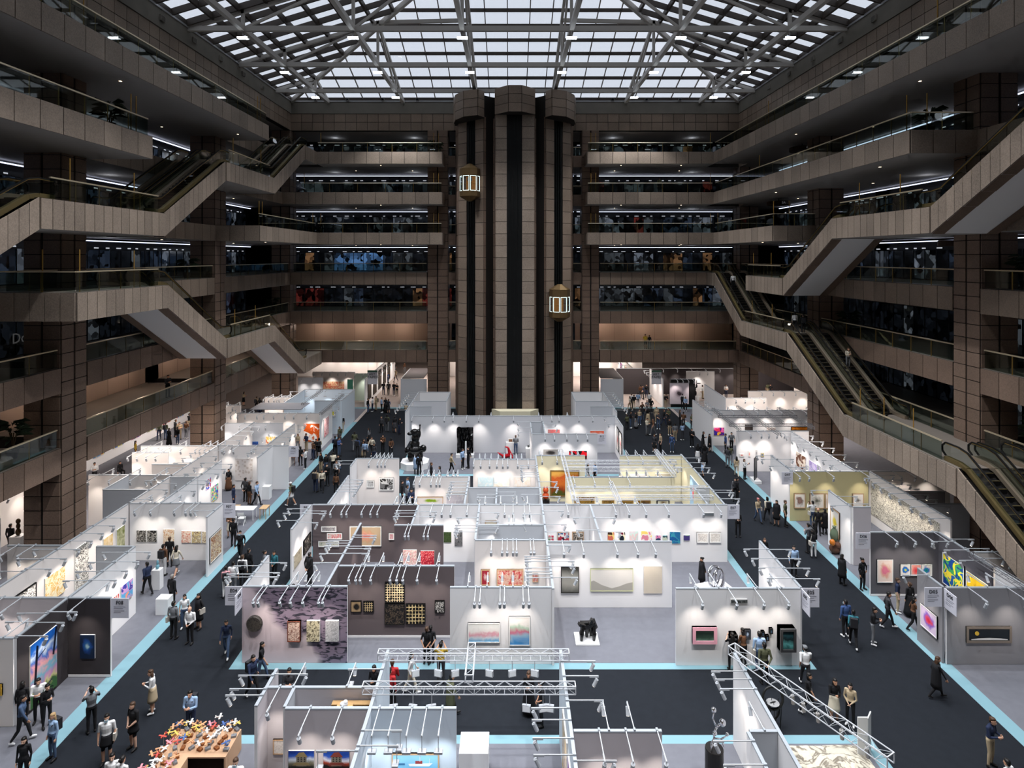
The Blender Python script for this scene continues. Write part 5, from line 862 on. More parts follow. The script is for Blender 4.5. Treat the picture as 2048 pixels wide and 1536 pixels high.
for a in ((162, 845, 254, 966, [(150, 120, 110), (130, 104, 96), (226, 222, 214)], 'framed animal drawing, left on olive wall'), (290, 846, 408, 968, [(90, 90, 80), (190, 186, 176), (228, 224, 216)], 'framed bird still life on olive wall'), (416, 846, 442, 968, [(200, 190, 180), (226, 222, 214)], 'narrow slice of framed drawing behind white end wall'), (640, 847, 732, 960, [(110, 104, 100), (224, 220, 214), (228, 224, 218)], 'framed drawing of a plant pot, right on olive wall')):
    PX(41.6, 'g', *a[:4], art('blob', a[4], 2.5, a[0] % 5), a[5], WOOD, fw=.05)
big = painting(Matrix.Translation((24.49, 38.0, 1.75)) @ Matrix.Rotation(R(-90), 4, 'Z'), 6.6, 2.2, art('ink', [(226, 220, 204), (70, 62, 54), (216, 210, 196)], 5, 6), 'giant unframed ink drawing on long right wall', d=.03)
for i, (a, b, c, d) in enumerate(((1436, 768, 1473, 790), (1508, 745, 1524, 790), (1570, 735, 1582, 785), (1612, 762, 1636, 792))): PX(51.2, 'f', a, b, c, d, art('blob', [[(190, 60, 60), w3], [(226, 120, 110), w3], [(40, 40, 60), (200, 200, 200)], [(30, 30, 30), (90, 120, 160), (196, 180, 120)]][i], 2, i), 'tiny work, %s of four on white right wall' % ORD[i])
for i, (y, c) in enumerate(((49.2, [(110, 70, 50), (226, 214, 200)]), (47.0, [(190, 170, 226), (220, 206, 240)]), (44.6, [(110, 60, 170), (190, 80, 150), (226, 206, 230)]))): painting(Matrix.Translation((23.54, y, 1.5)) @ Matrix.Rotation(R(-90), 4, 'Z'), 1.6, 1.2, art('hard', c, 2.5, i), '%s painting on white wall under right escalator' % ('brown far', 'pale lilac middle', 'violet near')[i])
painting(Matrix.Translation((18.81, 57.9, 1.75)) @ Matrix.Rotation(R(-90), 4, 'Z'), 2.2, 2.3, art('dots', [(226, 90, 40), (150, 160, 20)], 5), 'large green floral painting with orange dots by right aisle', FBLACK, fw=.05); painting(Matrix.Translation((18.81, 60.6, 1.7)) @ Matrix.Rotation(R(-90), 4, 'Z'), 1.1, 1.4, art('hard', [(206, 90, 90), w3], 3), 'small red and white picture left of green floral painting', FWHITE, fw=.06)
PX(58.2, 'f', 1227, 552, 1310, 615, art('hard', [(236, 110, 190), (226, 60, 100), (60, 40, 150), (240, 180, 60)], 1.6), 'pink and violet face painting by right aisle'); PX(58.2, 'f', 1480, 528, 1545, 572, art('ab', [(30, 28, 28), (90, 80, 76)], 2), 'dark picture under hanging trusses'); PX(58.2, 'f', 1858, 545, 2004, 575, art('ab', [(20, 16, 14), (206, 120, 20), (120, 60, 10)], 2), 'dark picture with orange band under trusses', FBLACK); PX(58.2, 'f', 1660, 552, 1730, 575, art('ab', [(226, 190, 170), w3], 2), 'pale peach picture under trusses')
PX(73.0, 'f', 862, 185, 1024, 362, art('blob', [(40, 34, 40), (170, 160, 170), (196, 186, 194)], .35), 'white poster with dark sculpture on black banner wall', FBLACK, fw=.03)
for i, (y, c) in enumerate(((82, 0), (85, 1), (88, 3))): painting(Matrix.Translation((16.14, y, 1.8)) @ Matrix.Rotation(R(-90), 4, 'Z'), 1.6, 1.9, art('hard', cols_[c], 2, i), 'small bright picture, %s along wall of right passage' % ORD[i])
# building photographs of the front block, with strip of lettering
for i, (a, b, c) in enumerate(((543, 745, [(30, 34, 30), (110, 106, 90), (190, 200, 214), (40, 80, 170), (20, 50, 130)]), (818, 1022, [(24, 24, 24), (150, 60, 40), (200, 206, 220), (40, 80, 170), (24, 60, 140)]))):
    q = PX(19.76, 'k', a, 785, b, 922, art('land', c, 1.6, i), 'photograph of an odd house against blue sky, %s of two' % ('left', 'right')[i])
    hs = MB(); g = mat('house_grey', (110, 106, 96), .7); rd = mat('roof_red' if i else 'roof_buff', (110, 50, 42) if i else (120, 106, 74), .7); z_ = -.065
    hs.box(-.22, .24, z_, z_+.01, -.25, .12, g); hs.face([(-.28, z_-.002, .12), (.3, z_-.002, .12), (.12, z_-.002, .32), (-.1, z_-.002, .3)], rd); hs.face([(-.4, z_-.003, -.22), (.42, z_-.003, -.22), (.3, z_-.003, -.1), (-.26, z_-.003, -.1)], rd)
    for r_ in range(3):
        for c_ in range(3): hs.box(-.16+c_*.14, -.09+c_*.14, z_-.004, z_-.001, -.07+r_*.07, -.03+r_*.07, FBLACK)
    hs_ = hs.build('printed_house', q); hs_.scale = (.72, 1, .8)
q = PX(19.76, 'k', 1355, 806, 1727, 1010, art('land', [(150, 200, 226), (120, 186, 220), (140, 200, 230), (150, 206, 234)], .8), 'pale blue harbour picture with white boat in wood frame', WOOD, fw=.04)
bt = MB(); z_ = -.065; wm = mat('boat_white', (232, 236, 238), .6); bt.face([(-.25, z_, -.1), (.6, z_, -.1), (.75, z_, .03), (-.3, z_, 0)], wm); bt.box(.0, .3, z_-.002, z_, 0, .12, mat('boat_red', (150, 60, 60), .6)); bt.bar((.2, z_, .1), (.2, z_, .3), .02, .02, wm); bt.bar((.6, z_, .02), (.62, z_, .2), .02, .02, wm); bt.box(-.8, -.45, z_-.002, z_, -.05, .02, mat('boat_blue', (60, 110, 150), .6)); bb_ = bt.build('painted_boat', q); bb_.scale = (.75, 1, .8); bb_.location = (0, -.0, .1)
PX(20.72, 'k', 422, 697, 520, 812, art('ink', [(228, 222, 216), (206, 196, 190)], 4), 'small pale drawing in wood frame near left block corner', WOOD, fw=.03)
for i, (y, w_, c) in enumerate(((20.0, 1.5, [(190, 150, 60), (226, 220, 210), (150, 90, 60)]), (18.2, 1.2, [(206, 150, 190), (150, 110, 190), (230, 226, 230)]))): painting(Matrix.Translation((1.845, y, 1.7)) @ Matrix.Rotation(R(-90), 4, 'Z'), w_, 1.9, art('ab', c, 2, i), '%s picture on left face of wall right of front truss' % ('ochre', 'lilac')[i])
PY(12.88, 'c', 1190, 530, 560, 1130, art('ink', [(226, 216, 200), (150, 110, 80)], 3), 'beige picture on inner face of corner wall') if False else painting(Matrix.Translation((12.825, 27.7, 1.6)) @ Matrix.Rotation(R(-90), 4, 'Z'), 1.2, 1.5, art('ink', [(226, 216, 200), (150, 110, 80)], 3), 'beige picture on inner face of aisle wall', WOOD)
# ------------------------------------------------------------ booth number signs
def booth_sign(x, y, z, code, rz, lab, sub=True):
    o = empty('booth_number_sign', (x, y, z), rz); tag(o, lab, 'sign', 'booth number signs')
    MB().box(-.38, .38, -.015, .015, -.42, .42, mat('sign_pale', (214, 214, 224), .6)).build('board', o); ink = mat('sign_ink', (60, 60, 66), .7)
    put(text_mesh(code, .22, ink), 'lettering', o, T=Matrix.Translation((0, -.02, .24)) @ Matrix.Rotation(R(90), 4, 'X'))
    b = MB()
    for i, (w_, zz) in enumerate(((.5, .05), (.4, -.02), (.45, -.12), (.3, -.19))): b.box(-.25, -.25+w_, -.02, -.015, zz, zz+.03, mat('sign_line', (150, 150, 160), .7))
    b.build('small_print', o)
SZ = 2.95
for (x, y, c, lab) in ((-12.25, 27.1, 'E04', 'left corner of purple marbled wall'), (13.3, 26.95, 'E05', 'right corner of pink screen wall'), (-16.7, 26.15, 'F08', 'end of charcoal wall by left aisle'), (-16.65, 36.2, 'F07', 'end of white wall with swirl pictures'), (-16.7, 47.2, 'F06', 'end of nail relief booth wall'), (18.75, 27.0, 'D05', 'grey moon panorama wall corner'), (18.75, 32.35, 'D06', 'left end of dark grey wall'), (-12.0, 36.05, 'E06', 'left end of dark back wall'), (13.2, 36.03, 'E07', 'right end of long white back wall'), (7.62, 50.4, 'E12', 'right of the statue booth'), (18.9, 41.5, 'D07', 'left end of olive wall')):
    booth_sign(x, y, SZ, c, 0, 'pale booth sign reading %s at %s' % (c, lab))
for (x, y, c, lab) in ((-11.84, 26.68, 'E04', 'facing left aisle at purple marbled wall'), (12.9, 26.57, 'E05', 'facing right aisle at pink screen wall'), (19.22, 26.6, 'D06', 'facing right aisle at moon panorama wall')): booth_sign(x, y, SZ, c, R(90) if x < 0 else R(-90), 'pale booth sign reading %s, %s' % (c, lab))
np_ = PX(26.9, 'c', 785, 670, 946, 708, mat('plate_steel2', (130, 134, 134), .4, .3), 'steel name plate above pink framed screen wall'); np_.name = 'name_plate'; np_['category'] = 'sign'
put(text_mesh('BWinder ART', .12, mat('letter_dark', (40, 42, 44), .6)), 'lettering', np_, T=Matrix.Translation((0, -.07, 0)) @ Matrix.Rotation(R(90), 4, 'X'))
# hanging fair banners
for u, lab in ((745, 'left passage'), (1313, 'right passage')):
    y = 73.4; o = empty('hanging_banner', (px_x(u, y), y, px_z(756, y)+.1)); tag(o, 'pale hanging banner reading ART TAIPEI over the %s' % lab, 'banner')
    MB().box(-.6, .6, -.02, .02, -.85, .6, mat('banner_pale', (205, 204, 210), .6)).build('sheet', o); MB().box(-.6, .6, -.025, .02, .6, .82, mat('banner_green', (70, 110, 90), .6)).build('top_band', o); [MB().box(q_, q_+.02, -.01, .01, .8, 5.47-o.location.z, BLACK).build('cord', o) for q_ in (-.55, .53)]
    for i, s in enumerate(('ART', 'TAIPEI')): put(text_mesh(s, .4, mat('letter_dark', (40, 42, 44), .6)), 'lettering', o, T=Matrix.Translation((-.05, -.03, .35-i*.36)) @ Matrix.Rotation(R(90), 4, 'X'))
# ------------------------------------------------------------ people
import numpy as np
def ellipse_loft(mb, rings, m, n=12):   # rings: (center, rx, ry, rotation 3x3 or None)
    b = len(mb.v); k = mb.mi(m)
    for c, rx, ry, q in rings:
        for i in range(n):
            t = 2*math.pi*i/n; p = Vector((rx*math.cos(t), ry*math.sin(t), 0)); p = (q @ p) if q else p; mb.v.append(tuple(Vector(c)+p))
    for a in range(len(rings)-1):
        for i in range(n): j = (i+1) % n; mb.f.append((b+a*n+i, b+a*n+j, b+(a+1)*n+j, b+(a+1)*n+i)); mb.m.append(k)
    mb.f.append(tuple(b+(len(rings)-1)*n+i for i in range(n))); mb.m.append(k); mb.f.append(tuple(b+n-1-i for i in range(n))); mb.m.append(k)
def limb(mb, pts, m):                    # pts: (pos, radius): tapered round limb with rounded joints
    for (a, ra), (b, rb) in zip(pts, pts[1:]):
        a = Vector(a); b = Vector(b); d = b-a
        if d.length < 1e-4: continue
        q = d.to_track_quat('Z', 'Y').to_matrix(); d.normalize()
        ellipse_loft(mb, [(a-d*ra*.75, ra*.55, ra*.55, q), (a-d*ra*.3, ra*.93, ra*.93, q), (a, ra, ra, q), (b, rb, rb, q), (b+d*rb*.3, rb*.93, rb*.93, q), (b+d*rb*.75, rb*.55, rb*.55, q)], m, 10)
DUM = mat('dummy', (200, 200, 200)); SKIN, TOP, BOT, SHOE, LARM, LLEG, EYE, LIP = range(8)
def pose_joints(p, fem):
    sw = .165 if fem else .19; hw = .095 if fem else .088; J = {}
    J['pelvis'] = Vector((0, 0, .95)); lean = dict(walk=-.04, walk2=-.04, phone=-.02, look=.0, photo=.02).get(p, 0); J['waist'] = Vector((0, lean*.3, 1.08)); J['chest'] = Vector((0, lean*.8, 1.28)); J['neck'] = Vector((0, lean+.01, 1.43))
    hp = dict(phone=-.055, walk=-.02, look=.02, photo=.01, cross=-.015, front=-.04).get(p, -.01); J['head'] = Vector((0, lean+hp, 1.575))
    for s, n in ((-1, 'L'), (1, 'R')):
        sh = Vector((s*sw, lean+.01, 1.385)); J['sh'+n] = sh
        el = sh+Vector((s*.055, .02, -.29)); wr = el+Vector((s*.0, -.07, -.245))
        if p in ('phone',): el = sh+Vector((s*.04, -.06, -.28)); wr = el+Vector((-s*.13, -.19, .07))
        if p == 'photo': el = sh+Vector((s*.06, -.17, -.18)); wr = el+Vector((-s*.13, -.17, .17))
        if p == 'cross': el = sh+Vector((s*.05, -.05, -.27)); wr = el+Vector((-s*.24, -.15, .03+s*.03))
        if p == 'behind': el = sh+Vector((s*.07, .08, -.27)); wr = el+Vector((-s*.16, .10, -.2))
        if p == 'front': el = sh+Vector((s*.06, -.02, -.28)); wr = el+Vector((-s*.17, -.15, -.15))
        if p == 'walk': el = sh+Vector((s*.05, s*.12, -.26)); wr = el+Vector((0, s*.02-.1, -.21))
        if p == 'walk2': el = sh+Vector((s*.05, -s*.12, -.26)); wr = el+Vector((0, -s*.02-.1, -.21))
        if p == 'point' and s > 0: el = sh+Vector((.1, -.16, -.16)); wr = el+Vector((.04, -.2, .12))
        if p == 'hip' and s > 0: el = sh+Vector((.17, .03, -.22)); wr = el+Vector((-.12, -.09, -.14))
        J['el'+n] = el; J['wr'+n] = wr
        hip = Vector((s*hw, 0, .93)); kn = Vector((s*(hw+.015), -.025, .51)); an = Vector((s*(hw+.02), .01, .085)); to = an+Vector((s*.03, -.15, -.045))
        if p in ('walk', 'walk2'):
            f = s if p == 'walk' else -s
            if f > 0: kn = Vector((s*.1, -.17, .53)); an = Vector((s*.1, -.27, .10)); to = an+Vector((0, -.15, -.02))
            else: kn = Vector((s*.09, .06, .5)); an = Vector((s*.09, .29, .14)); to = an+Vector((0, -.11, -.09))
        if p == 'sit': hip = Vector((s*hw, 0, .5)); kn = Vector((s*.13, -.42, .5)); an = Vector((s*.13, -.4, .085)); to = an+Vector((0, -.15, -.045))
        J['hip'+n] = hip; J['kn'+n] = kn; J['an'+n] = an; J['to'+n] = to
    if p == 'sit':
        for k in J:
            if k[:2] not in ('hi', 'kn', 'an', 'to'): J[k] = J[k]-Vector((0, -.02, .43))
    return J
_bodies = {}
def body(p, fem, heavy=False):
    key = (p, fem, heavy)
    if key in _bodies: return _bodies[key]
    J = pose_joints(p, fem); mb = MB(); g = 1.12 if heavy else 1.0; seg = []
    P = J['pelvis']; W = J['waist']; Ch = J['chest']; N = J['neck']; Hd = J['head']
    hipw = .165 if fem else .155; chw = .145 if fem else .175
    def add(a, b, r, tagm): seg.append((Vector(a), Vector(b), r, tagm))
    ellipse_loft(mb, [(P-Vector((0, 0, .09)), .11*g, .08*g, None), (P-Vector((0, 0, .04)), hipw*g, .115*g, None), (P+Vector((0, 0, .05)), hipw*.98*g, .12*g, None), (W, .125*g if fem else .145*g, .1*g, None), (Ch-Vector((0, 0, .03)), chw*g, .12*g, None), (Ch+Vector((0, 0, .07)), chw*1.02*g, .105*g, None), (N-Vector((0, 0, .03)), .095, .075, None), (N+Vector((0, 0, .0)), .055, .055, None)], DUM)
    add(P-Vector((0, 0, .12)), P+Vector((0, 0, .03)), .16, BOT); add(P+Vector((0, 0, .09)), Ch, .16, TOP); add(Ch, N-Vector((0, 0, .03)), .15, TOP)
    limb(mb, [(N-Vector((0, 0, .02)), .052), (Hd-Vector((0, -.015, .08)), .05)], DUM); add(N+Vector((0, 0, .02)), Hd-Vector((0, 0, .06)), .052, SKIN)
    ellipse_loft(mb, [(Hd+Vector((0, dy, dz)), rx, ry, None) for dz, rx, ry, dy in ((-.115, .028, .03, -.03), (-.10, .045, .055, -.022), (-.06, .06, .075, -.012), (-.01, .071, .09, -.003), (.04, .075, .096, .004), (.08, .066, .085, .006), (.105, .045, .06, .006), (.117, .02, .03, .005))], DUM, 16)
    add(Hd-Vector((0, 0, .05)), Hd+Vector((0, 0, .06)), .085, SKIN)
    limb(mb, [(Hd+Vector((0, -.088, .0)), .01), (Hd+Vector((0, -.106, -.035)), .016)], DUM)
    for s in (-1, 1): limb(mb, [(Hd+Vector((s*.073, .005, .012)), .014), (Hd+Vector((s*.072, .0, -.02)), .011)], DUM)
    for s, n in ((-1, 'L'), (1, 'R')):
        sh, el, wr = J['sh'+n], J['el'+n], J['wr'+n]; a = .044 if fem else .052
        limb(mb, [(N-Vector((0, 0, .06)), .055), (sh, (a+.012)*g), (el, a*.82*g), (wr, a*.58)], DUM)
        add(N-Vector((0, 0, .05)), sh, .06, TOP); add(sh, sh.lerp(el, .75), a+.01, TOP); add(sh.lerp(el, .85), wr, a*.75, LARM)
        d = (wr-el).normalized(); inn = Vector((-s, 0, 0)); inn = (inn-d*inn.dot(d)).normalized(); nn = d.cross(inn).normalized(); k = wr+d*.03; pm = wr+d*.095
        q = Matrix((nn, inn, d)).transposed()
        ellipse_loft(mb, [(wr+d*.005, .026, .022, q), (wr+d*.045, .04, .018, q), (pm, .041, .016, q), (pm+d*.008, .03, .012, q)], DUM, 10); add(wr+d*.02, wr+d*.17, .04, SKIN)
        curl = inn*.5
        for i, (o_, L) in enumerate(((-.030, .062), (-.010, .072), (.010, .067), (.030, .052))):
            b0 = pm+nn*o_-d*.01; b1 = b0+(d+curl*.35).normalized()*L*.55; b2 = b1+(d+curl*1.5).normalized()*L*.5; limb(mb, [(b0, .0115), (b1, .0105), (b2, .009)], DUM)
        t0 = wr+d*.035-nn*.03; t1 = t0+(d*.7-nn*.75+curl*.4).normalized()*.04; limb(mb, [(t0, .015), (t1, .012), (t1+(d+curl*.5).normalized()*.028, .0105)], DUM)
        hp, kn, an, to = J['hip'+n], J['kn'+n], J['an'+n], J['to'+n]; th = .088 if fem else .092
        limb(mb, [(hp, th*g), (hp.lerp(kn, .5), th*.86*g), (kn, .06), (kn.lerp(an, .3), .06), (an, .042)], DUM); add(hp, hp.lerp(kn, .8), th, BOT); add(hp.lerp(kn, .9), an+(kn-an)*.15, .05, LLEG)
        limb(mb, [(an+Vector((0, .035, -.045)), .04), (to.lerp(an, .45)+Vector((0, 0, -.01)), .045), (to, .036)], DUM); add(an+Vector((0, .04, -.04)), to, .05, SHOE)
    me = mb.mesh('body'); o = bpy.data.objects.new('tmp', me); C.objects.link(o)
    r = o.modifiers.new('r', 'REMESH'); r.mode = 'VOXEL'; r.voxel_size = .0135; sm = o.modifiers.new('s', 'SMOOTH'); sm.iterations = 1; sm.factor = .4
    dg = bpy.context.evaluated_depsgraph_get(); dg.update(); out = bpy.data.meshes.new_from_object(o.evaluated_get(dg)); bpy.data.objects.remove(o)
    n = len(out.polygons); ce = np.zeros(n*3, 'f'); out.polygons.foreach_get('center', ce); ce = ce.reshape(-1, 3); best = np.full(n, 1e9); idx = np.zeros(n, 'i')
    for a, b, rr, t in seg:
        a = np.array(a); b = np.array(b); ab = b-a; tt = np.clip(((ce-a) @ ab)/max(ab @ ab, 1e-9), 0, 1); dd = np.linalg.norm(ce-(a+tt[:, None]*ab), axis=1)/rr
        k = dd < best; best[k] = dd[k]; idx[k] = t
    for s in (-1, 1): idx[np.linalg.norm(ce-np.array(Hd+Vector((s*.032, -.086, .008))), axis=1) < .014] = EYE
    mk = (np.abs(ce[:, 0]-Hd.x) < .024) & (np.abs(ce[:, 2]-(Hd.z-.062)) < .009) & (ce[:, 1] < Hd.y-.05); idx[mk] = LIP
    out.materials.clear()
    for i in range(8): out.materials.append(DUM)
    out.polygons.foreach_set('material_index', idx); out.polygons.foreach_set('use_smooth', [True]*n); out.name = 'person_'+p
    _bodies[key] = (out, J); return _bodies[key]
HAIRC = mat('hair_black', (22, 19, 18), .5); HAIRB = mat('hair_brown', (70, 50, 36), .5); HAIRG = mat('hair_grey', (130, 126, 122), .6); HAIRP = mat('hair_pink', (190, 120, 120), .6); HAIRY = mat('hair_blond', (170, 140, 100), .6)
_hm = {}
def hair_mesh(st, m):
    k = (st, m.name)
    if k in _hm: return _hm[k]
    b = MB(); R3 = lambda dz, rx, ry, dy: (Vector((0, dy, dz)), rx, ry, None)
    ellipse_loft(b, [R3(.03, .082, .075, .032), R3(.065, .083, .098, .012), R3(.095, .074, .094, .008), R3(.12, .053, .07, .006), R3(.132, .02, .03, .006)], m, 14)
    if st == 'short': ellipse_loft(b, [R3(-.05, .05, .03, .066), R3(-.01, .076, .055, .048), R3(.05, .082, .07, .036)], m, 12)
    if st == 'bob': ellipse_loft(b, [R3(-.12, .07, .05, .035), R3(-.08, .092, .068, .036), R3(.0, .09, .07, .036), R3(.06, .082, .07, .036)], m, 12)
    if st == 'long': ellipse_loft(b, [R3(-.36, .05, .02, .105), R3(-.28, .085, .034, .1), R3(-.14, .095, .05, .07), R3(-.05, .09, .062, .05), R3(.05, .083, .07, .036)], m, 12)
    if st == 'bun': ellipse_loft(b, [R3(-.05, .05, .03, .066), R3(-.01, .076, .055, .048), R3(.05, .082, .07, .036)], m, 12); ellipse_loft(b, [R3(.03, .02, .02, .13), R3(.05, .042, .042, .125), R3(.085, .042, .042, .12), R3(.11, .02, .02, .115)], m, 10)
    if st == 'cap': ellipse_loft(b, [R3(.048, .095, .115, .0), R3(.07, .09, .108, .004), R3(.115, .07, .085, .005), R3(.14, .03, .04, .005)], m, 14); b.box(-.06, .06, -.18, -.07, .045, .058, m)
    me = b.mesh('hair', True); _hm[k] = me; return me
def skirt_mesh(kind):
    k = ('skirt', kind)
    if k in _hm: return _hm[k]
    b = MB(); top, bot, w0, w1 = dict(S=(1.04, .48, .15, .23), D=(1.06, .14, .15, .30), T=(1.42, .45, .17, .24), H=(1.02, .66, .155, .215))[kind]; rs = []
    for i in range(6): t = i/5; rs.append((Vector((0, 0, top+(bot-top)*t)), w0+(w1-w0)*t**.8, (w0+(w1-w0)*t)*.82, None))
    ellipse_loft(b, rs, DUM, 16); me = b.mesh('skirt', True); _hm[k] = me; return me
PAL = dict(k=((24, 24, 27), 'black'), n=((34, 44, 70), 'navy'), g=((112, 114, 118), 'grey'), w=((222, 222, 222), 'white'), c=((214, 204, 184), 'cream'), b=((60, 84, 130), 'blue'), l=((150, 176, 208), 'light blue'), t=((50, 110, 122), 'teal'), o=((84, 86, 64), 'olive'), r=((170, 40, 44), 'red'), p=((206, 150, 156), 'pink'), y=((206, 170, 60), 'yellow'), e=((176, 158, 130), 'beige'), v=((96, 66, 46), 'brown'), j=((70, 88, 116), 'denim'), d=((58, 58, 62), 'dark grey'))
SKM = [mat('skin_a', (206, 160, 134), .55), mat('skin_b', (188, 140, 112), .55), mat('skin_c', (216, 174, 150), .55)]
EYEM = mat('eye_dark', (26, 22, 22), .3); LIPM = mat('lips', (160, 90, 84), .5)
def cloth(c): return mat('cloth_'+PAL[c][1].replace(' ', '_'), PAL[c][0], .85)
_flat = {}
def acc(nm, fn):
    if nm not in _flat: b = MB(); fn(b); _flat[nm] = b.mesh(nm)
    return _flat[nm]
npers = 0
def person(x, y, z, rz, p, top, bot, fl, label, scale=None, group=None):
    """fl letters: f woman, L long hair, B bun, O bob, C cap, X bald, s short sleeves, K bare lower legs, S/D/T/H skirt shapes, P backpack, G shoulder bag, W white shoes, m mask, F phone"""
    global npers
    npers += 1; rr = random.Random(npers*13); fem = 'f' in fl
    me, J = body(p, fem, 'Z' in fl); o = put(me, 'person', None, (x, y, z), rz); s = scale or (.955+rr.random()*.05 if fem else 1.0+rr.random()*.05); o.scale = (s, s, s)
    tag(o, label, 'person', group or 'visitors in the exhibition hall'); sk = rr.choice(SKM)
    ms = [sk, cloth(top), cloth(bot), mat('shoe_white', (220, 220, 220), .6) if 'W' in fl else mat('shoe_dark', (30, 28, 28), .6), sk if 's' in fl else cloth(top), sk if 'K' in fl else cloth(bot), EYEM, LIPM]
    for i, m in enumerate(ms): o.material_slots[i].link = 'OBJECT'; o.material_slots[i].material = m
    hc = HAIRG if 'A' in fl else HAIRY if 'Y' in fl else HAIRP if 'Q' in fl else HAIRB if rr.random() < .2 else HAIRC
    if 'X' not in fl:
        st = 'cap' if 'C' in fl else 'long' if 'L' in fl else 'bun' if 'B' in fl else 'bob' if 'O' in fl or (fem and 'x' not in fl) else 'short'
        put(hair_mesh('short', hc) if st == 'cap' else hair_mesh(st, hc), 'hair', o, J['head'])
        if st == 'cap': put(hair_mesh('cap', cloth('g') if 'A' not in fl else cloth('w')), 'cap', o, J['head'])
    for k in 'SDTH':
        if k in fl:
            q = put(skirt_mesh(k), {'S': 'skirt', 'D': 'long_skirt', 'T': 'coat', 'H': 'shorts'}[k], o); q.material_slots[0].link = 'OBJECT'; q.material_slots[0].material = cloth(top if k == 'T' else bot)
    if 'P' in fl: put(acc('backpack', lambda b: (b.box(-.15, .15, .1, .25, 1.02, 1.42, mat('bag_dark', (40, 40, 44), .7)), b.bar((-.1, .1, 1.42), (-.1, -.12, 1.3), .03, .02, M['bag_dark']), b.bar((.1, .1, 1.42), (.1, -.12, 1.3), .03, .02, M['bag_dark']))), 'backpack', o)
    if 'G' in fl: put(acc('shoulder_bag', lambda b: (b.box(.2, .28, -.1, .16, .78, 1.02, mat('bag_pale', (190, 184, 174), .7)), b.bar((.23, .1, 1.02), (.12, .02, 1.44), .02, .02, M['bag_pale']))), 'shoulder_bag', o)
    if 'F' in fl or p == 'photo': put(acc('phone', lambda b: b.box(-.038, .038, -.01, .0, -.07, .07, BLACK)), 'phone', o, (J['wrR']+J['wrL'])/2+Vector((0, -.1, .06)))
    if 'm' in fl: put(acc('face_mask', lambda b: b.box(-.05, .05, -.105, -.06, -.1, -.02, mat('mask_pale', (170, 200, 214), .7))), 'face_mask', o, J['head'])
    return o
def PF(k, x, y, pz, rz, top, bot, fl, label):        # measured at the feet
    q = flr(cu(k, x), cv(k, y)); return person(q.x, q.y, .03, R(rz), pz, top, bot, fl, label)
def PH(k, x, y, pz, rz, top, bot, fl, label):        # measured at the crown of the head
    q = flr(cu(k, x), cv(k, y), 1.70); return person(q.x, q.y, .03, R(rz), pz, top, bot, fl, label)
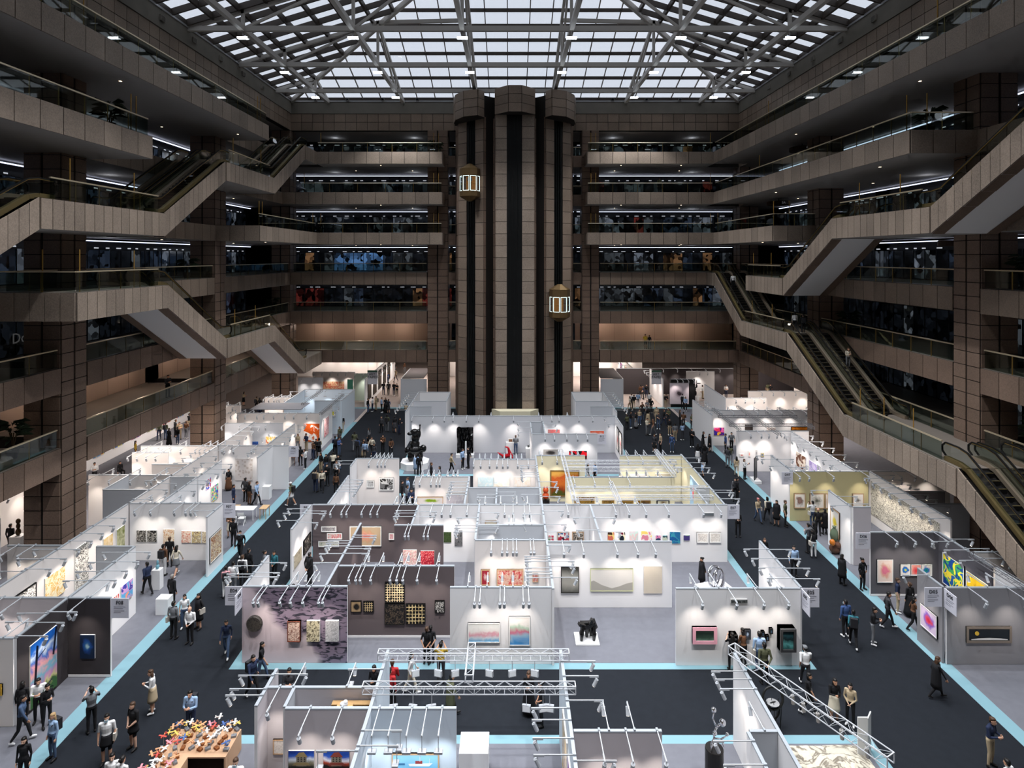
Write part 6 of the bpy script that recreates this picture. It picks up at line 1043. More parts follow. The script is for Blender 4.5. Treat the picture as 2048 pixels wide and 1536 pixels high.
for a in (
 ('i', 1040, 318, 'walk', -120, 'n', 'k', '', 'man in dark suit walking away between two white plinths'), ('i', 1150, 183, 'stand', 170, 'v', 'w', 'P', 'visitor with patterned backpack and white trousers facing swirl pictures'), ('i', 1195, 120, 'stand', 185, 'k', 'k', 's', 'man all in black facing small floral pictures'),
 ('i', 1240, 188, 'walk', 175, 'c', 'g', 'fLHKW', 'woman with long dark hair, cream shirt and shorts in left booth'), ('i', 1212, 415, 'stand', 160, 'k', 'k', 'A', 'grey-haired visitor in black coat beside low white plinth'), ('i', 1222, 630, 'stand', 170, 'g', 'k', 'G', 'man in grey sweater and black trousers seen from behind, left aisle'),
 ('i', 1300, 555, 'stand', 20, 'w', 'j', 'fLsW', 'woman in white tee and jeans facing camera, left aisle group'), ('i', 1400, 558, 'hip', -30, 'k', 'k', 'fLTKG', 'woman in dark dress with white bag, left aisle group'), ('i', 1340, 662, 'front', -10, 'w', 'k', 'X', 'bald man in white sleeves looking down in left aisle'),
 ('i', 1595, 755, 'walk', 15, 'n', 'j', 'fxW', 'woman in open navy jacket and jeans striding toward camera'), ('i', 1075, 1150, 'phone', -70, 'w', 'e', 'fLSKWF', 'woman in white top and khaki skirt reading her phone in left aisle'), ('i', 645, 1290, 'photo', -140, 'g', 'k', 's', 'man in loose grey shirt raising his phone toward left booths'),
 ('i', 940, 1405, 'front', -25, 'k', 'k', 'sKHZ', 'stocky man in black tee, black shorts and tan boots'), ('i', 1345, 1312, 'phone', 0, 'l', 'n', 'P', 'man in light blue shirt with backpack behind toy plane table'), ('i', 752, 1508, 'stand', 20, 'w', 'k', 'sKHmG', 'masked man in white tee with shoulder bag, near bottom left'),
 ('i', 372, 1478, 'stand', -20, 'l', 'j', 'fYLP', 'blond woman in pale jacket and jeans by cyan strip'), ('i', 272, 1215, 'phone', 30, 'w', 'k', '', 'man in white shirt before tall bright landscape'), ('i', 328, 1250, 'phone', 60, 'k', 'k', 'fx', 'woman all in black beside man in white shirt'), ('i', 158, 1235, 'stand', 200, 'k', 'k', 'fO', 'woman in black close to charcoal wall at left'),
 ('i', 150, 1360, 'walk', 110, 'j', 'k', 'W', 'man in denim jacket walking left with white shoes'), ('i', 1590, 340, 'phone', 200, 'p', 'w', 'fxP', 'visitor in pink top with rucksack at left of marbled wall'), ('i', 1642, 315, 'stand', 190, 'w', 'g', 's', 'man in white shirt and grey trousers seen from behind by corner wall'), ('i', 1708, 262, 'stand', 180, 'w', 'k', 'P', 'visitor with black rucksack behind corner wall'), ('i', 1752, 215, 'stand', 160, 'k', 'k', '', 'dark dressed man behind corner wall arm lamps'),
 ('j', 1968, 1395, 'walk', 10, 'k', 'k', 'mW', 'man in black sweater and white sneakers on left cyan strip'), ('j', 1885, 1210, 'cross', 20, 'v', 'c', 'fLSK', 'woman in brown jacket and cream skirt by end of left booth'), ('j', 1912, 1288, 'stand', 170, 'k', 'k', '', 'man in black close behind brown jacketed woman'),
 ('a', 255, 1330, 'walk', 60, 'n', 'k', 'PW', 'man in patterned navy shirt walking past marbled wall'), ('a', 322, 1195, 'walk', 100, 'k', 'j', 'fLs', 'woman with very long hair in black top and jeans by marbled wall'), ('a', 705, 432, 'behind', 150, 'k', 'k', 'ZT', 'man in long black coat in booth behind marbled wall'),
 ('a', 1628, 1062, 'behind', 165, 'k', 'k', 'fxs', 'woman in black with hands behind her back facing taupe wall'), ('a', 1660, 1050, 'behind', 180, 'k', 'k', 'fBs', 'dark-haired woman next to woman with hands behind back'), ('k', 1500, 345, 'walk2', 100, 'w', 'c', 'fLW', 'woman in white moving right through front cross aisle'),
 ('k', 1740, 262, 'photo', 180, 'y', 'd', 's', 'man in yellow striped shirt photographing pink landscapes'), ('k', 1355, 440, 'phone', 180, 'r', 'k', 's', 'visitor in red vest behind front truss wall'), ('l', 700, 508, 'phone', -10, 'k', 'k', 'fBD', 'woman in long black dress under front truss'), ('l', 800, 598, 'front', -80, 'k', 'k', 'fBs', 'woman in black top and trousers facing left under front truss'),
 ('c', 800, 1378, 'photo', 180, 'k', 'k', 'fLs', 'woman in black with long hair reaching to small black screen'), ('c', 912, 1340, 'phone', 200, 'v', 'k', 'fL', 'woman in dark brown blouse by phone artworks'), ('c', 1065, 1400, 'stand', 180, 'l', 'j', 'G', 'man in light blue denim shirt at corner wall'), ('c', 1115, 1505, 'behind', 180, 'o', 'k', '', 'man in olive grey suit seen from behind near slanting truss'),
 ('c', 1520, 1540, 'walk', 175, 'w', 'd', 'CsW', 'man in white tee, grey cap and checked trousers'), ('m', 1242, 510, 'walk', 60, 'k', 'k', 'fOsW', 'person in black with white shoes under slanting truss'), ('m', 1450, 568, 'phone', 0, 'k', 'c', 'fLSKF', 'woman in black cardigan and patterned skirt reading a leaflet'), ('m', 1578, 598, 'front', -40, 'e', 'k', 'fLW', 'woman in patterned shawl beside leaflet reader'),
 ('h', 842, 690, 'walk', 160, 't', 'k', 'fxPmW', 'masked visitor in teal jacket with rucksack, right aisle'), ('h', 786, 615, 'stand', 190, 'b', 'k', 'mW', 'masked visitor in dark vest over blue shirt, right aisle'), ('h', 978, 668, 'phone', 60, 'k', 'g', 'WF', 'man in black jacket and grey trousers checking phone, right aisle'), ('h', 1082, 552, 'walk', 70, 'd', 'k', 'W', 'man in dark suit on right cyan strip'),
 ('h', 1152, 442, 'stand', 60, 'n', 'e', 'sW', 'man in navy polo and stone trousers before dark grey wall'), ('h', 1238, 470, 'stand', 190, 'k', 'k', 'fBD', 'woman in black skirt and cream shawl before dark grey wall'), ('h', 1262, 572, 'walk', 75, 'v', 'k', 'fL', 'woman in brown jacket entering dark grey booth'), ('h', 1425, 1045, 'walk', 80, 'k', 'k', 'fLT', 'woman in black coat walking alone, right front aisle'),
 ('h', 1805, 1528, 'phone', 30, 'n', 'e', '', 'man in navy jacket and khaki trousers near bottom right'), ('h', 762, 248, 'stand', 120, 'k', 'k', 'fLT', 'woman in long black coat on right cyan strip by banana painting'), ('h', 905, 282, 'hip', 20, 'k', 'k', 'fB', 'woman in black suit with lanyard by dark grey booth'), ('h', 422, 188, 'stand', -10, 'l', 'k', '', 'man in light blue shirt right of corner wall lamps'),
 ('c', 505, 565, 'behind', -80, 'k', 'k', 'fBT', 'woman in black dress with bun beside silver ring sculpture'), ('f', 1425, 1452, 'phone', -10, 'k', 'k', 'fOF', 'woman in black with phone beside long white wall, right aisle'), ('f', 1588, 1330, 'walk', 10, 'e', 'j', 'fQBG', 'pink-haired visitor in beige jacket, right aisle'), ('f', 1668, 1332, 'walk', 185, 'c', 'd', 'fOP', 'visitor in cream top with rucksack, right aisle'),
 ('f', 1742, 1360, 'stand', -40, 'k', 'k', 'fLTK', 'woman in sleeveless black dress on right cyan strip'), ('f', 1812, 1365, 'stand', 60, 'o', 'k', 's', 'man in olive tee and black trousers on right cyan strip'), ('f', 1402, 1158, 'stand', -20, 'g', 'k', 'fx', 'visitor in patterned black and white top under aisle lamps'), ('f', 1480, 980, 'photo', 40, 'w', 'k', 'fO', 'woman in white shirt with umbrella near leaning panel'),
 ('f', 1415, 962, 'walk', 170, 'e', 'c', 'fL', 'woman in beige cardigan on right cyan strip'), ('f', 1095, 842, 'walk', 160, 'k', 'w', 'fLS', 'woman in white skirt and black top, right aisle'), ('f', 1152, 850, 'stand', 175, 'k', 'k', 'fLD', 'woman in long black dress, right aisle'), ('f', 1192, 752, 'stand', 60, 'k', 'k', 'fLTK', 'woman in short black dress on right cyan strip'), ('f', 1137, 735, 'phone', 60, 'k', 'k', 'fOD', 'woman in dark skirt before pink face painting'), ('f', 1047, 716, 'cross', 0, 'k', 'k', 'W', 'man in black with white sneakers and crossed arms, right aisle'),
 ('d', 748, 1198, 'walk', -100, 'o', 'w', 'CAsKHWP', 'man in white cap, dark tee and white shorts, left aisle'), ('d', 275, 1222, 'stand', 100, 'n', 'n', '', 'man in navy suit by folding chairs table'), ('d', 235, 1070, 'stand', 0, 'k', 'v', 'fLD', 'woman in black with patterned skirt near nail relief'), ('d', 462, 1195, 'walk', 80, 'l', 'k', '', 'man in light patterned shirt stepping out of nail relief booth'), ('d', 405, 1190, 'stand', 150, 'k', 'v', 'fO', 'visitor in black behind white plinth booth'), ('d', 372, 1165, 'behind', 170, 'd', 'k', '', 'man in dark grey beside navy suited man'),
 ('e', 215, 692, 'stand', 190, 'l', 'k', 'fLT', 'visitor in pale blue coat at foot of big black statue'), ('e', 240, 700, 'stand', 170, 'k', 'k', '', 'dark visitor right of big black statue plinth'), ('e', 500, 692, 'walk', 100, 'e', 'k', '', 'man in beige shirt crossing statue booth'), ('e', 594, 652, 'stand', 60, 'l', 'k', 'W', 'man in light blue shirt talking before black curtain piece'), ('e', 642, 642, 'behind', -60, 'k', 'k', '', 'man in black suit talking before black curtain piece'), ('e', 1030, 530, 'cross', 190, 'g', 'j', 's', 'man in grey tee and jeans viewing small white plinth')):
    PF(*a)
for a in (('i', 790, 1432, 'stand', 20, 'w', 'k', 'fL', 'woman in white top cut off at bottom left'), ('i', 862, 1456, 'stand', 170, 'w', 'k', 'fB', 'visitor in white collar cut off at bottom, right of woman in white'), ('i', 168, 1312, 'stand', 10, 'k', 'k', 'fL', 'woman in black at bottom left corner'), ('i', 1660, 1490, 'stand', 0, 'w', 'k', 'm', 'masked visitor cut off below toy plane table'),
          ('k', 548, 148, 'phone', 10, 'd', 'k', '', 'person in dark hoodie behind near left storage'), ('a', 495, 372, 'sit', 30, 'k', 'k', '', 'head of seated visitor behind marbled wall, left of two'), ('a', 575, 358, 'sit', -20, 'k', 'k', 'f', 'head of seated visitor behind marbled wall, right of two'), ('a', 352, 158, 'stand', 120, 'g', 'k', 'fBG', 'woman in grey with brown bag above corner wall'), ('a', 430, 158, 'front', -20, 't', 'k', 'fx', 'woman in teal blouse above corner wall'),
          ('a', 1242, 218, 'sit', 0, 'k', 'k', 'C', 'capped man seated between dark walls'), ('k', 1815, 195, 'walk', 110, 'o', 'k', 'fOT', 'woman in olive dress behind cool white wall'), ('k', 1218, 118, 'phone', -10, 'k', 'k', 'fO', 'woman in black seated left of front truss wall'), ('k', 1335, 160, 'stand', 170, 'r', 'k', '', 'visitor in red behind long truss wall'),
          ('c', 1115, 68, 'phone', 0, 'k', 'l', 'fL', 'woman with phone above corner aisle wall'), ('h', 1925, 1482, 'stand', 200, 'w', 'k', '', 'head of visitor at bottom right corner'), ('d', 1655, 995, 'stand', 100, 'k', 'k', '', 'man in black suit between photo booth and tree picture'), ('d', 1702, 968, 'stand', -60, 'l', 'k', '', 'man in light blue shirt between photo booth and tree picture'), ('d', 1697, 1036, 'stand', 120, 'g', 'k', '', 'man in grey shirt in gap left of tree picture'), ('d', 1732, 1060, 'phone', 10, 'n', 'k', '', 'man in navy jacket in gap left of tree picture'),
          ('e', 338, 602, 'stand', 100, 'k', 'k', '', 'man in black in front of statue booth strip, left of two'), ('e', 408, 622, 'stand', -90, 'k', 'k', 'f', 'woman in black in front of statue booth strip, right of two'), ('e', 1620, 602, 'stand', 100, 'k', 'w', 'fx', 'visitor in black behind cream booth trusses, left of two'), ('e', 1680, 590, 'stand', -60, 'l', 'k', 'fO', 'curly-haired visitor in blue behind cream booth trusses'),
          ('g', 315, 912, 'photo', 185, 'w', 'j', 'G', 'visitor in white shirt photographing olive wall'), ('g', 362, 980, 'stand', 170, 'k', 'k', 'X', 'bald man in black before olive wall'), ('g', 415, 970, 'stand', 190, 'k', 'k', 'fLT', 'woman with long hair in black before olive wall'), ('g', 288, 1110, 'phone', 200, 'g', 'k', 'P', 'man in grey shirt with rucksack at olive booth strip'), ('g', 325, 1080, 'stand', 190, 'k', 'k', 'f', 'woman in black behind grey shirted man'), ('g', 325, 1145, 'phone', 175, 'k', 'w', 'fLG', 'woman in black top and white trousers with tote'),
          ('j', 985, 540, 'sit', 60, 'k', 'k', 'fL', 'dark-haired visitor in black behind left long wall'), ('j', 775, 595, 'phone', 30, 'w', 'k', '', 'visitor in white holding a camera behind left wall'), ('j', 1110, 415, 'stand', 120, 'y', 'v', 'fL', 'woman in ochre shawl behind left long wall'), ('j', 130, 978, 'stand', 200, 'r', 'k', '', 'visitor in red seen left of near column'), ('j', 85, 1100, 'stand', 180, 'k', 'k', '', 'man in black left of near column')):
    PH(*a)
# ---- crowds: measured feet, clothes described in words, place and order counted from the camera
NUM = list(ORD)+['twenty-'+x for x in ORD[:9]]+['thirtieth']+['thirty-'+x for x in ORD[:9]]+['fortieth']+['forty-'+x for x in ORD[:9]]
def crowd(rows, place, front=.5):
    pts = sorted(((F*H/(v-CY), u, v) for u, v in rows)); rr = random.Random(len(rows)*7+int(rows[0][0]))
    for i, (y, u, v) in enumerate(pts):
        fem = rr.random() < .5; t = rr.choice('kkkkdngwclbevko'); b = rr.choice('kkkkndjge'); sh = rr.random() < .3; fl = ('f' if fem else '')+('s' if sh else ''); what = 'trousers'
        if fem:
            fl += rr.choice('LLBO')
            if rr.random() < .4: k = rr.choice('SD'); fl += k+('K' if k == 'S' else ''); what = 'skirt'
        if rr.random() < .2: fl += 'P'
        if rr.random() < .3: fl += 'W'
        p = rr.choice(('stand', 'walk', 'walk2', 'phone', 'front', 'cross', 'behind', 'stand')); rz = R(rr.choice((0, 180, 20, -30, 160, 200, 90, -90)) + rr.uniform(-20, 20)); q = flr(u, v)
        person(q.x, q.y, .03, rz, p, t, b, fl, '%s in %s top and %s %s, %s, %s from camera' % ('woman' if fem else 'man', PAL[t][1], PAL[b][1], what, place, NUM[i]), group='visitors, '+place)
crowd([(1365, 881), (1350, 882), (1339, 871), (1344, 905), (1321, 904), (1309, 905), (1307, 871), (1294, 871), (1327, 852), (1337, 849), (1313, 847), (1296, 847), (1272, 857), (1279, 850), (1261, 857), (1254, 861), (1367, 857), (1360, 852), (1384, 859), (1405, 969), (1302, 827), (1294, 830), (1284, 836), (1455, 936), (1461, 930), (1451, 905), (1463, 903), (1285, 842), (1317, 859), (1474, 1003)], 'back of right aisle')
crowd([(1263, 817), (1268, 819), (1276, 815), (1260, 822), (1281, 797), (1287, 799), (1293, 796), (1271, 775), (1299, 815), (1332, 818), (1365, 818), (1371, 823), (1303, 786), (1308, 788), (1250, 752)], 'right back passage')
crowd([(736, 827), (745, 824), (752, 822), (763, 826), (771, 825), (777, 827), (763, 866), (774, 864), (789, 866), (798, 869), (709, 902), (738, 891), (715, 913), (727, 915), (744, 912), (766, 908), (782, 913), (730, 922), (748, 925), (832, 868), (838, 860), (812, 838)], 'back of left aisle')
crowd([(670, 912), (678, 914), (684, 866), (679, 889), (642, 947), (652, 949), (666, 947), (677, 950), (631, 985), (644, 984), (655, 972), (673, 966), (672, 990)], 'middle of left aisle')
crowd([(638, 914), (626, 920), (632, 917), (611, 939), (601, 932), (596, 903), (588, 893), (613, 905), (579, 889)], 'orange splash booth')
crowd([(767, 790), (777, 791), (788, 792), (794, 793), (776, 769), (792, 764), (809, 747), (791, 747)], 'left back passage')
crowd([(318, 881), (331, 880), (350, 875), (359, 880), (372, 878), (378, 862), (338, 892), (355, 890), (513, 823), (519, 825), (487, 812)], 'left side behind columns')
crowd([(1529, 810), (1541, 795), (1536, 793), (1565, 818), (1574, 819), (1429, 808), (1440, 819), (1444, 815), (1413, 802), (1555, 985), (1452, 797), (1405, 798)], 'right far booths')
for x, y, z, rz, p, t, b, fl, lb in ((px_x(1290.7, 73.5), 73.5, LV[2], 0, 'stand', 'y', 'k', 'sK', 'person in yellow jacket standing on back right lowest gallery'), (px_x(1299, 73.5), 73.5, LV[2], 0, 'stand', 'k', 'g', 'f', 'person in black jacket beside one in yellow on lowest gallery'),
    (-26.9, 48.0, LV[2], 60, 'phone', 'd', 'k', '', 'man in dark tee leaning at railing of left lowest gallery'), (26.3, 47.4, 9.33, 0, 'phone', 'c', 'g', 'fO', 'woman in cream top holding papers on right middle escalator'), (24.5, 66.8, 14.45, 170, 'stand', 'w', 'k', '', 'man in pale shirt on right escalator at the back'),
    (24.6, 52.6, LV[3], 160, 'walk', 'w', 'k', 'fO', 'woman in white top stepping onto right middle escalator'), (25.0, 51.9, LV[3]-.2, 170, 'stand', 'k', 'k', 'P', 'man with black rucksack stepping onto right middle escalator'), (px_x(1425, 73.4), 73.4, LV[4], 150, 'stand', 'k', 'k', '', 'dark figure at top of back right escalator, left of two'), (px_x(1434, 73.6), 73.6, LV[4], 170, 'stand', 'k', 'k', '', 'dark figure at top of back right escalator, right of two'),
    (px_x(643, 71.2), 71.2, LV[5], 180, 'stand', 'k', 'k', '', 'dark figure on back left fourth gallery'), (px_x(1309, 73.4), 71.0, LV[6], 150, 'stand', 'o', 'k', '', 'figure in green on back right fifth gallery'), (-4.3, 66.2, 25.12, -20, 'phone', 'l', 'd', '', 'passenger in pale clothes inside lit lift cabin')):
    person(x, y, z, R(rz), p, t, b, fl, lb, group='people on the upper levels')
print('PEOPLE', npers)
# ------------------------------------------------------------ lighting trusses
TRW = mat('truss_white', (200, 203, 208), .45, .2)
def truss(p0, p1, lab, w_=.26, h_=.26, m=None):
    m = m or TRW; p0 = Vector(p0); p1 = Vector(p1); d = p1-p0; L = d.length; o = empty('lighting_truss', p0, math.atan2(d.y, d.x)); tag(o, lab, 'truss', 'lighting trusses over the booths')
    for sy in (-w_/2, w_/2):
        for sz in (0, h_): MB().tube((0, sy, sz), (L, sy, sz), .019, m, 6).build('chord', o)
    n = max(3, round(L/.34)); s = L/n; b = MB()
    for i in range(n):
        a, c = i*s, (i+1)*s; z0, z1 = (0, h_) if i % 2 else (h_, 0)
        for sy in (-w_/2, w_/2): b.bar((a, sy, z0), (c, sy, z1), .010, .010, m)
        b.bar((a, -w_/2 if i % 2 else w_/2, h_), (c, w_/2 if i % 2 else -w_/2, h_), .010, .010, m); b.bar((a, -w_/2, 0), (a, w_/2, 0), .010, .010, m)
    b.build('lacing', o)
    for q in (0, L): e = MB(); e.bar((q, -w_/2, 0), (q, -w_/2, h_), .03, .03, m); e.bar((q, w_/2, 0), (q, w_/2, h_), .03, .03, m); e.bar((q, -w_/2, h_), (q, w_/2, h_), .03, .03, m); e.build('end_frame', o)
    return o
TZ = 3.46
truss((-4.75, 22.1, TZ), (2.15, 22.1, TZ), 'white truss bridging front walls, farther of two'); truss((-4.9, 20.4, TZ), (2.2, 20.4, TZ), 'white truss bridging front walls, nearer of two'); truss((-1.36, 20.4, TZ+.3), (-1.36, 22.1, TZ+.3), 'short ladder truss joining the two front trusses')
truss((8.05, 22.1, TZ+.2), (10.75, 17.2, TZ+.2), 'long slanting white truss at front right corner', .34, .3)
for y, a, b, nm in ((42.9, 3.7, 11.7, 'farthest'), (41.5, 3.8, 11.7, 'second farthest'), (38.0, 3.6, 12.2, 'third'), (36.6, 3.7, 12.2, 'nearest')): truss((a, y, TZ), (b, y, TZ), '%s crosswise truss over cream booth' % nm, .22, .22)
for x, a, b, nm in ((3.78, 35.4, 44.6, 'left long'), (10.7, 39.6, 44.6, 'right short'), (6.35, 35.2, 38.2, 'middle short')): truss((x, a, TZ+.25), (x, b, TZ+.25), '%s lengthwise truss over cream booth' % nm, .22, .22)
DTR = mat('truss_grey', (120, 120, 124), .5, .3)
for x, a, b, nm in ((18.95, 50.2, 56.8, 'first'), (21.6, 48.8, 57.8, 'second'), (23.4, 52.2, 55.5, 'third'), (25.2, 50.6, 57.2, 'fourth')): truss((x, a, TZ+.25), (x, b, TZ+.25), 'lengthwise truss over right far booth, %s from aisle' % nm, .2, .2, DTR)
for y, nm in ((55.2, 'farther'), (52.4, 'nearer')): truss((18.9, y, TZ), (26, y, TZ), 'crosswise truss over right far booth, %s one' % nm, .2, .2, DTR)
truss((-20.3, 59.8, TZ), (-20.3, 66, TZ), 'truss over blue lit booth, left of two', .2, .2, DTR); truss((-17.35, 56, TZ+.05), (-17.35, 63.6, TZ+.05), 'truss over blue lit booth, aisle side', .2, .2, DTR); truss((22.55, 25.5, TZ), (22.4, 29.6, TZ), 'dark truss under lower right escalator', .24, .24, DTR)
fl_me = MB(); fl_me.tube((0, 0, 0), (0, 0, -.32), .012, TRW, 6); fl_me.box(-.14, .14, -.05, .05, -.56, -.34, mat('flood_body', (168, 171, 176), .5)); fl_me.box(-.12, .12, -.055, -.05, -.54, -.36, mat('flood_glass', (226, 230, 232), .2, emit=(235, 240, 245), es=.15)); fl_me = fl_me.mesh('truss_flood_lamp')
for i, (u, y) in enumerate([(cu('a', x), 22.1) for x in (1545, 1722, 1855)]+[(cu('b', x), 22.1) for x in (390, 568, 745)]): o = put(fl_me, 'truss_flood_lamp', None, (px_x(u, 22.1), 21.97, TZ), .3*(-1)**i); tag(o, 'small flood lamp under the farther front truss, %s from left' % ORD[i], 'lamp', 'flood lamps on the front trusses')
for i, u in enumerate([cu('a', x) for x in (1372, 1525, 1672)]+[cu('b', x) for x in (680, 810, 862)]): o = put(fl_me, 'truss_flood_lamp', None, (px_x(u, 20.4), 20.27, TZ), .2*(-1)**i); tag(o, 'small flood lamp under the nearer front truss, %s from left' % ORD[i], 'lamp', 'flood lamps on the front trusses')
can = MB(); can.tube((0, 0, 0), (0, 0, -.12), .012, TRW, 6); can.tube((0, 0, -.12), (.03, 0, -.4), .06, mat('can_silver', (200, 196, 190), .3, .5), 10); can = can.mesh('can_lamp')
for i, t in enumerate((.42, .49, .58, .72, .86)): o = put(can, 'can_lamp', None, (8.05+2.7*t+.149, 22.1-4.9*t+.082, TZ+.2)); tag(o, 'silver can lamp under slanting truss, %s from far end' % ORD[i], 'lamp', 'can lamps on the slanting truss')
# ------------------------------------------------------------ plinths and sculptures
def plinth(x, y, w_, d_, h_, lab, rz=0): o = MB().box(-w_/2, w_/2, -d_/2, d_/2, 0, h_, PLN).build('plinth', loc=(x, y, .026)); o.rotation_euler.z = rz; MB().box(-w_/2+.03, w_/2-.03, -d_/2+.03, d_/2-.03, 0, .01, JOINT).build('shadow_gap', o); tag(o, lab, 'plinth', 'white plinths in the hall'); return o
def lumps(lst, m, name, loc, rz=0, vox=.03, lab='', cat='sculpture'):
    mb = MB()
    for c, rx, ry, rz_ in lst: ellipse_loft(mb, [(Vector(c)+Vector((0, 0, rz_*math.sin(a))), rx*math.cos(a)+.001, ry*math.cos(a)+.001, None) for a in [R(x) for x in (-85, -60, -35, -10, 15, 40, 65, 85)]], m, 12)
    me = mb.mesh(name); o = bpy.data.objects.new('tmp', me); C.objects.link(o); r = o.modifiers.new('r', 'REMESH'); r.mode = 'VOXEL'; r.voxel_size = vox; dg = bpy.context.evaluated_depsgraph_get(); dg.update(); out = bpy.data.meshes.new_from_object(o.evaluated_get(dg)); bpy.data.objects.remove(o)
    out.materials.clear(); out.materials.append(m); out.polygons.foreach_set('use_smooth', [True]*len(out.polygons)); o = put(out, name, None, loc, rz); tag(o, lab, cat); return o
GLB_ = mat('bronze_black', (14, 14, 15), .22, .3, .6)
q = flr(830, 934); pb = MB().prism([(-1.15, -.55), (-.55, -1.1), (.55, -1.1), (1.15, -.55), (1.15, .55), (.55, 1.1), (-.55, 1.1), (-1.15, .55)], 0, .52, PLN).build('plinth', loc=(q.x, q.y, .026)); tag(pb, 'wide octagonal white plinth under big black statue', 'plinth')
lumps([((-.35, -.1, .45), .3, .3, .45), ((.4, -.1, .45), .3, .3, .45), ((0, 0, .95), .62, .45, .4), ((-.62, -.2, 1.0), .28, .3, .3), ((.68, -.15, 1.05), .3, .3, .32), ((0, 0, 1.45), .42, .36, .35), ((.05, 0, 1.95), .36, .3, .42), ((-.05, -.05, 2.45), .38, .3, .3), ((-.42, -.15, 2.38), .26, .16, .15), ((.3, 0, 2.3), .22, .2, .4), ((.42, .05, 2.75), .06, .06, .28), ((.42, .05, 3.0), .09, .09, .09)], GLB_, 'statue', (q.x, q.y, .54), .2, .035, 'big glossy black lumpy figure statue on octagonal white plinth', 'statue')
q = flr(930, 915); plinth(q.x, q.y+.2, 1.6, .9, .3, 'low white plinth under black draped slab')
cl = MB(); rr = random.Random(3); nx, nz = 12, 14
gridp = [[Vector((-.74+1.48*i/nx, -.16+.14*math.sin(i*1.3+j*.4)+rr.uniform(-.05, .05), 2.3*j/nz+rr.uniform(-.02, .02) + (.08*math.sin(i*.9) if j == nz else 0))) for i in range(nx+1)] for j in range(nz+1)]
for j in range(nz):
    for i in range(nx): cl.face([gridp[j][i], gridp[j][i+1], gridp[j+1][i+1], gridp[j+1][i]], GLB_)
cl.box(-.72, .72, -.02, .2, 0, 2.28, GLB_); o = cl.build('draped_slab', loc=(q.x, q.y+.25, .33)); tag(o, 'tall crinkled black draped slab in statue booth', 'sculpture')
MB().box(-.07, .07, -.07, .07, 0, 1.15, PLN).build('white_post', o).location = (.08, -.36, 0)
q = flr(1021, 911); plinth(q.x, q.y+.8, .8, .5, 1.0, 'white plinth against wide wall in statue booth'); q = flr(1056, 915); plinth(q.x+.1, q.y, .6, .6, .85, 'white plinth beside low grey wall'); lumps([((-.08, 0, .12), .07, .07, .13), ((.08, 0, .18), .06, .06, .19)], GLB_, 'figurine', (q.x+.1, q.y, .88), 0, .02, 'pair of small black figurines on plinth beside low grey wall')
REDM = mat('red_lacquer', (176, 22, 34), .3); rs = MB(); 
for a, b, r1, r2 in (((-.75, 0, .5), (-.2, .1, .12), .05, .13), ((-.2, .1, .12), (.35, 0, .3), .14, .2), ((.35, 0, .3), (.2, 0, .95), .16, .1), ((.2, 0, .95), (-.1, 0, 1.02), .09, .05), ((.35, 0, .3), (.62, -.1, .03), .12, .05), ((.3, 0, .7), (.6, 0, .2), .08, .06), ((-.2, .1, .1), (-.25, .2, .0), .12, .12)): rs.tube(a, b, r1, REDM, 6, r2)
q = flr(1012, 917); o = rs.build('red_sculpture', loc=(q.x, q.y, .03)); tag(o, 'angular red reclining sculpture on statue booth floor', 'sculpture')
# silver rings
plinth(10.85, 31.9, 1.7, 1.5, .62, 'large white plinth under silver ring sculpture', .3)
SIL = mat('polished_steel', (200, 200, 206), .12, 1.0)
def torus(b, c, Rr, r, q, m, n=28, k=8, sx=1, sy=1):
    v0 = len(b.v); ki = b.mi(m)
    for i in range(n):
        t = 2*math.pi*i/n
        for j in range(k): s = 2*math.pi*j/k; b.v.append(tuple(Vector(c)+q @ Vector(((Rr+r*math.cos(s))*math.cos(t)*sx, (Rr+r*math.cos(s))*math.sin(t)*sy, r*math.sin(s)))))
    for i in range(n):
        for j in range(k): b.f.append((v0+i*k+j, v0+((i+1) % n)*k+j, v0+((i+1) % n)*k+(j+1) % k, v0+i*k+(j+1) % k)); b.m.append(ki)
o = empty('ring_sculpture', (10.8, 31.9, .65)); tag(o, 'tangled polished silver rings on large white plinth', 'sculpture')
for i, (a, b_, s) in enumerate(((80, 20, .5), (100, 40, .46), (70, -30, .48), (95, 70, .42), (60, 10, .5))): b = MB(); torus(b, (0, 0, .56), s, .05, Matrix.Rotation(R(b_), 3, 'Z') @ Matrix.Rotation(R(a), 3, 'X'), SIL, sx=.85, sy=1.12); b.build('ring', o, True)
# black angular table-like sculpture on white plate
plinth(3.62, 28.65, 1.1, .95, .07, 'thin square white base plate in open grey booth')
bs = MB(); rr = random.Random(5); 
for lx, ly in ((-.28, -.2), (.0, .1), (.3, -.18), (.22, .2), (-.2, .22)): bs.tube((lx, ly, .0), (lx+rr.uniform(-.06, .06), ly, .32), .07, GLB_, 5, .12); bs.tube((lx, ly, .32), (lx*.8+rr.uniform(-.1, .1), ly*.6, .62), .12, GLB_, 5, .09)
for a, b_ in (((-.4, -.1, .72), (0, 0, .55)), ((0, 0, .55), (.4, -.05, .7)), ((-.3, .15, .6), (.3, .15, .62)), ((.1, 0, .6), (.25, 0, .88)), ((.25, 0, .88), (.4, -.1, .5))): bs.bar(a, b_, .22, .12, GLB_)
o = bs.build('angular_sculpture', loc=(3.64, 28.66, .1)); tag(o, 'faceted black sculpture on many legs upon white plate', 'sculpture')
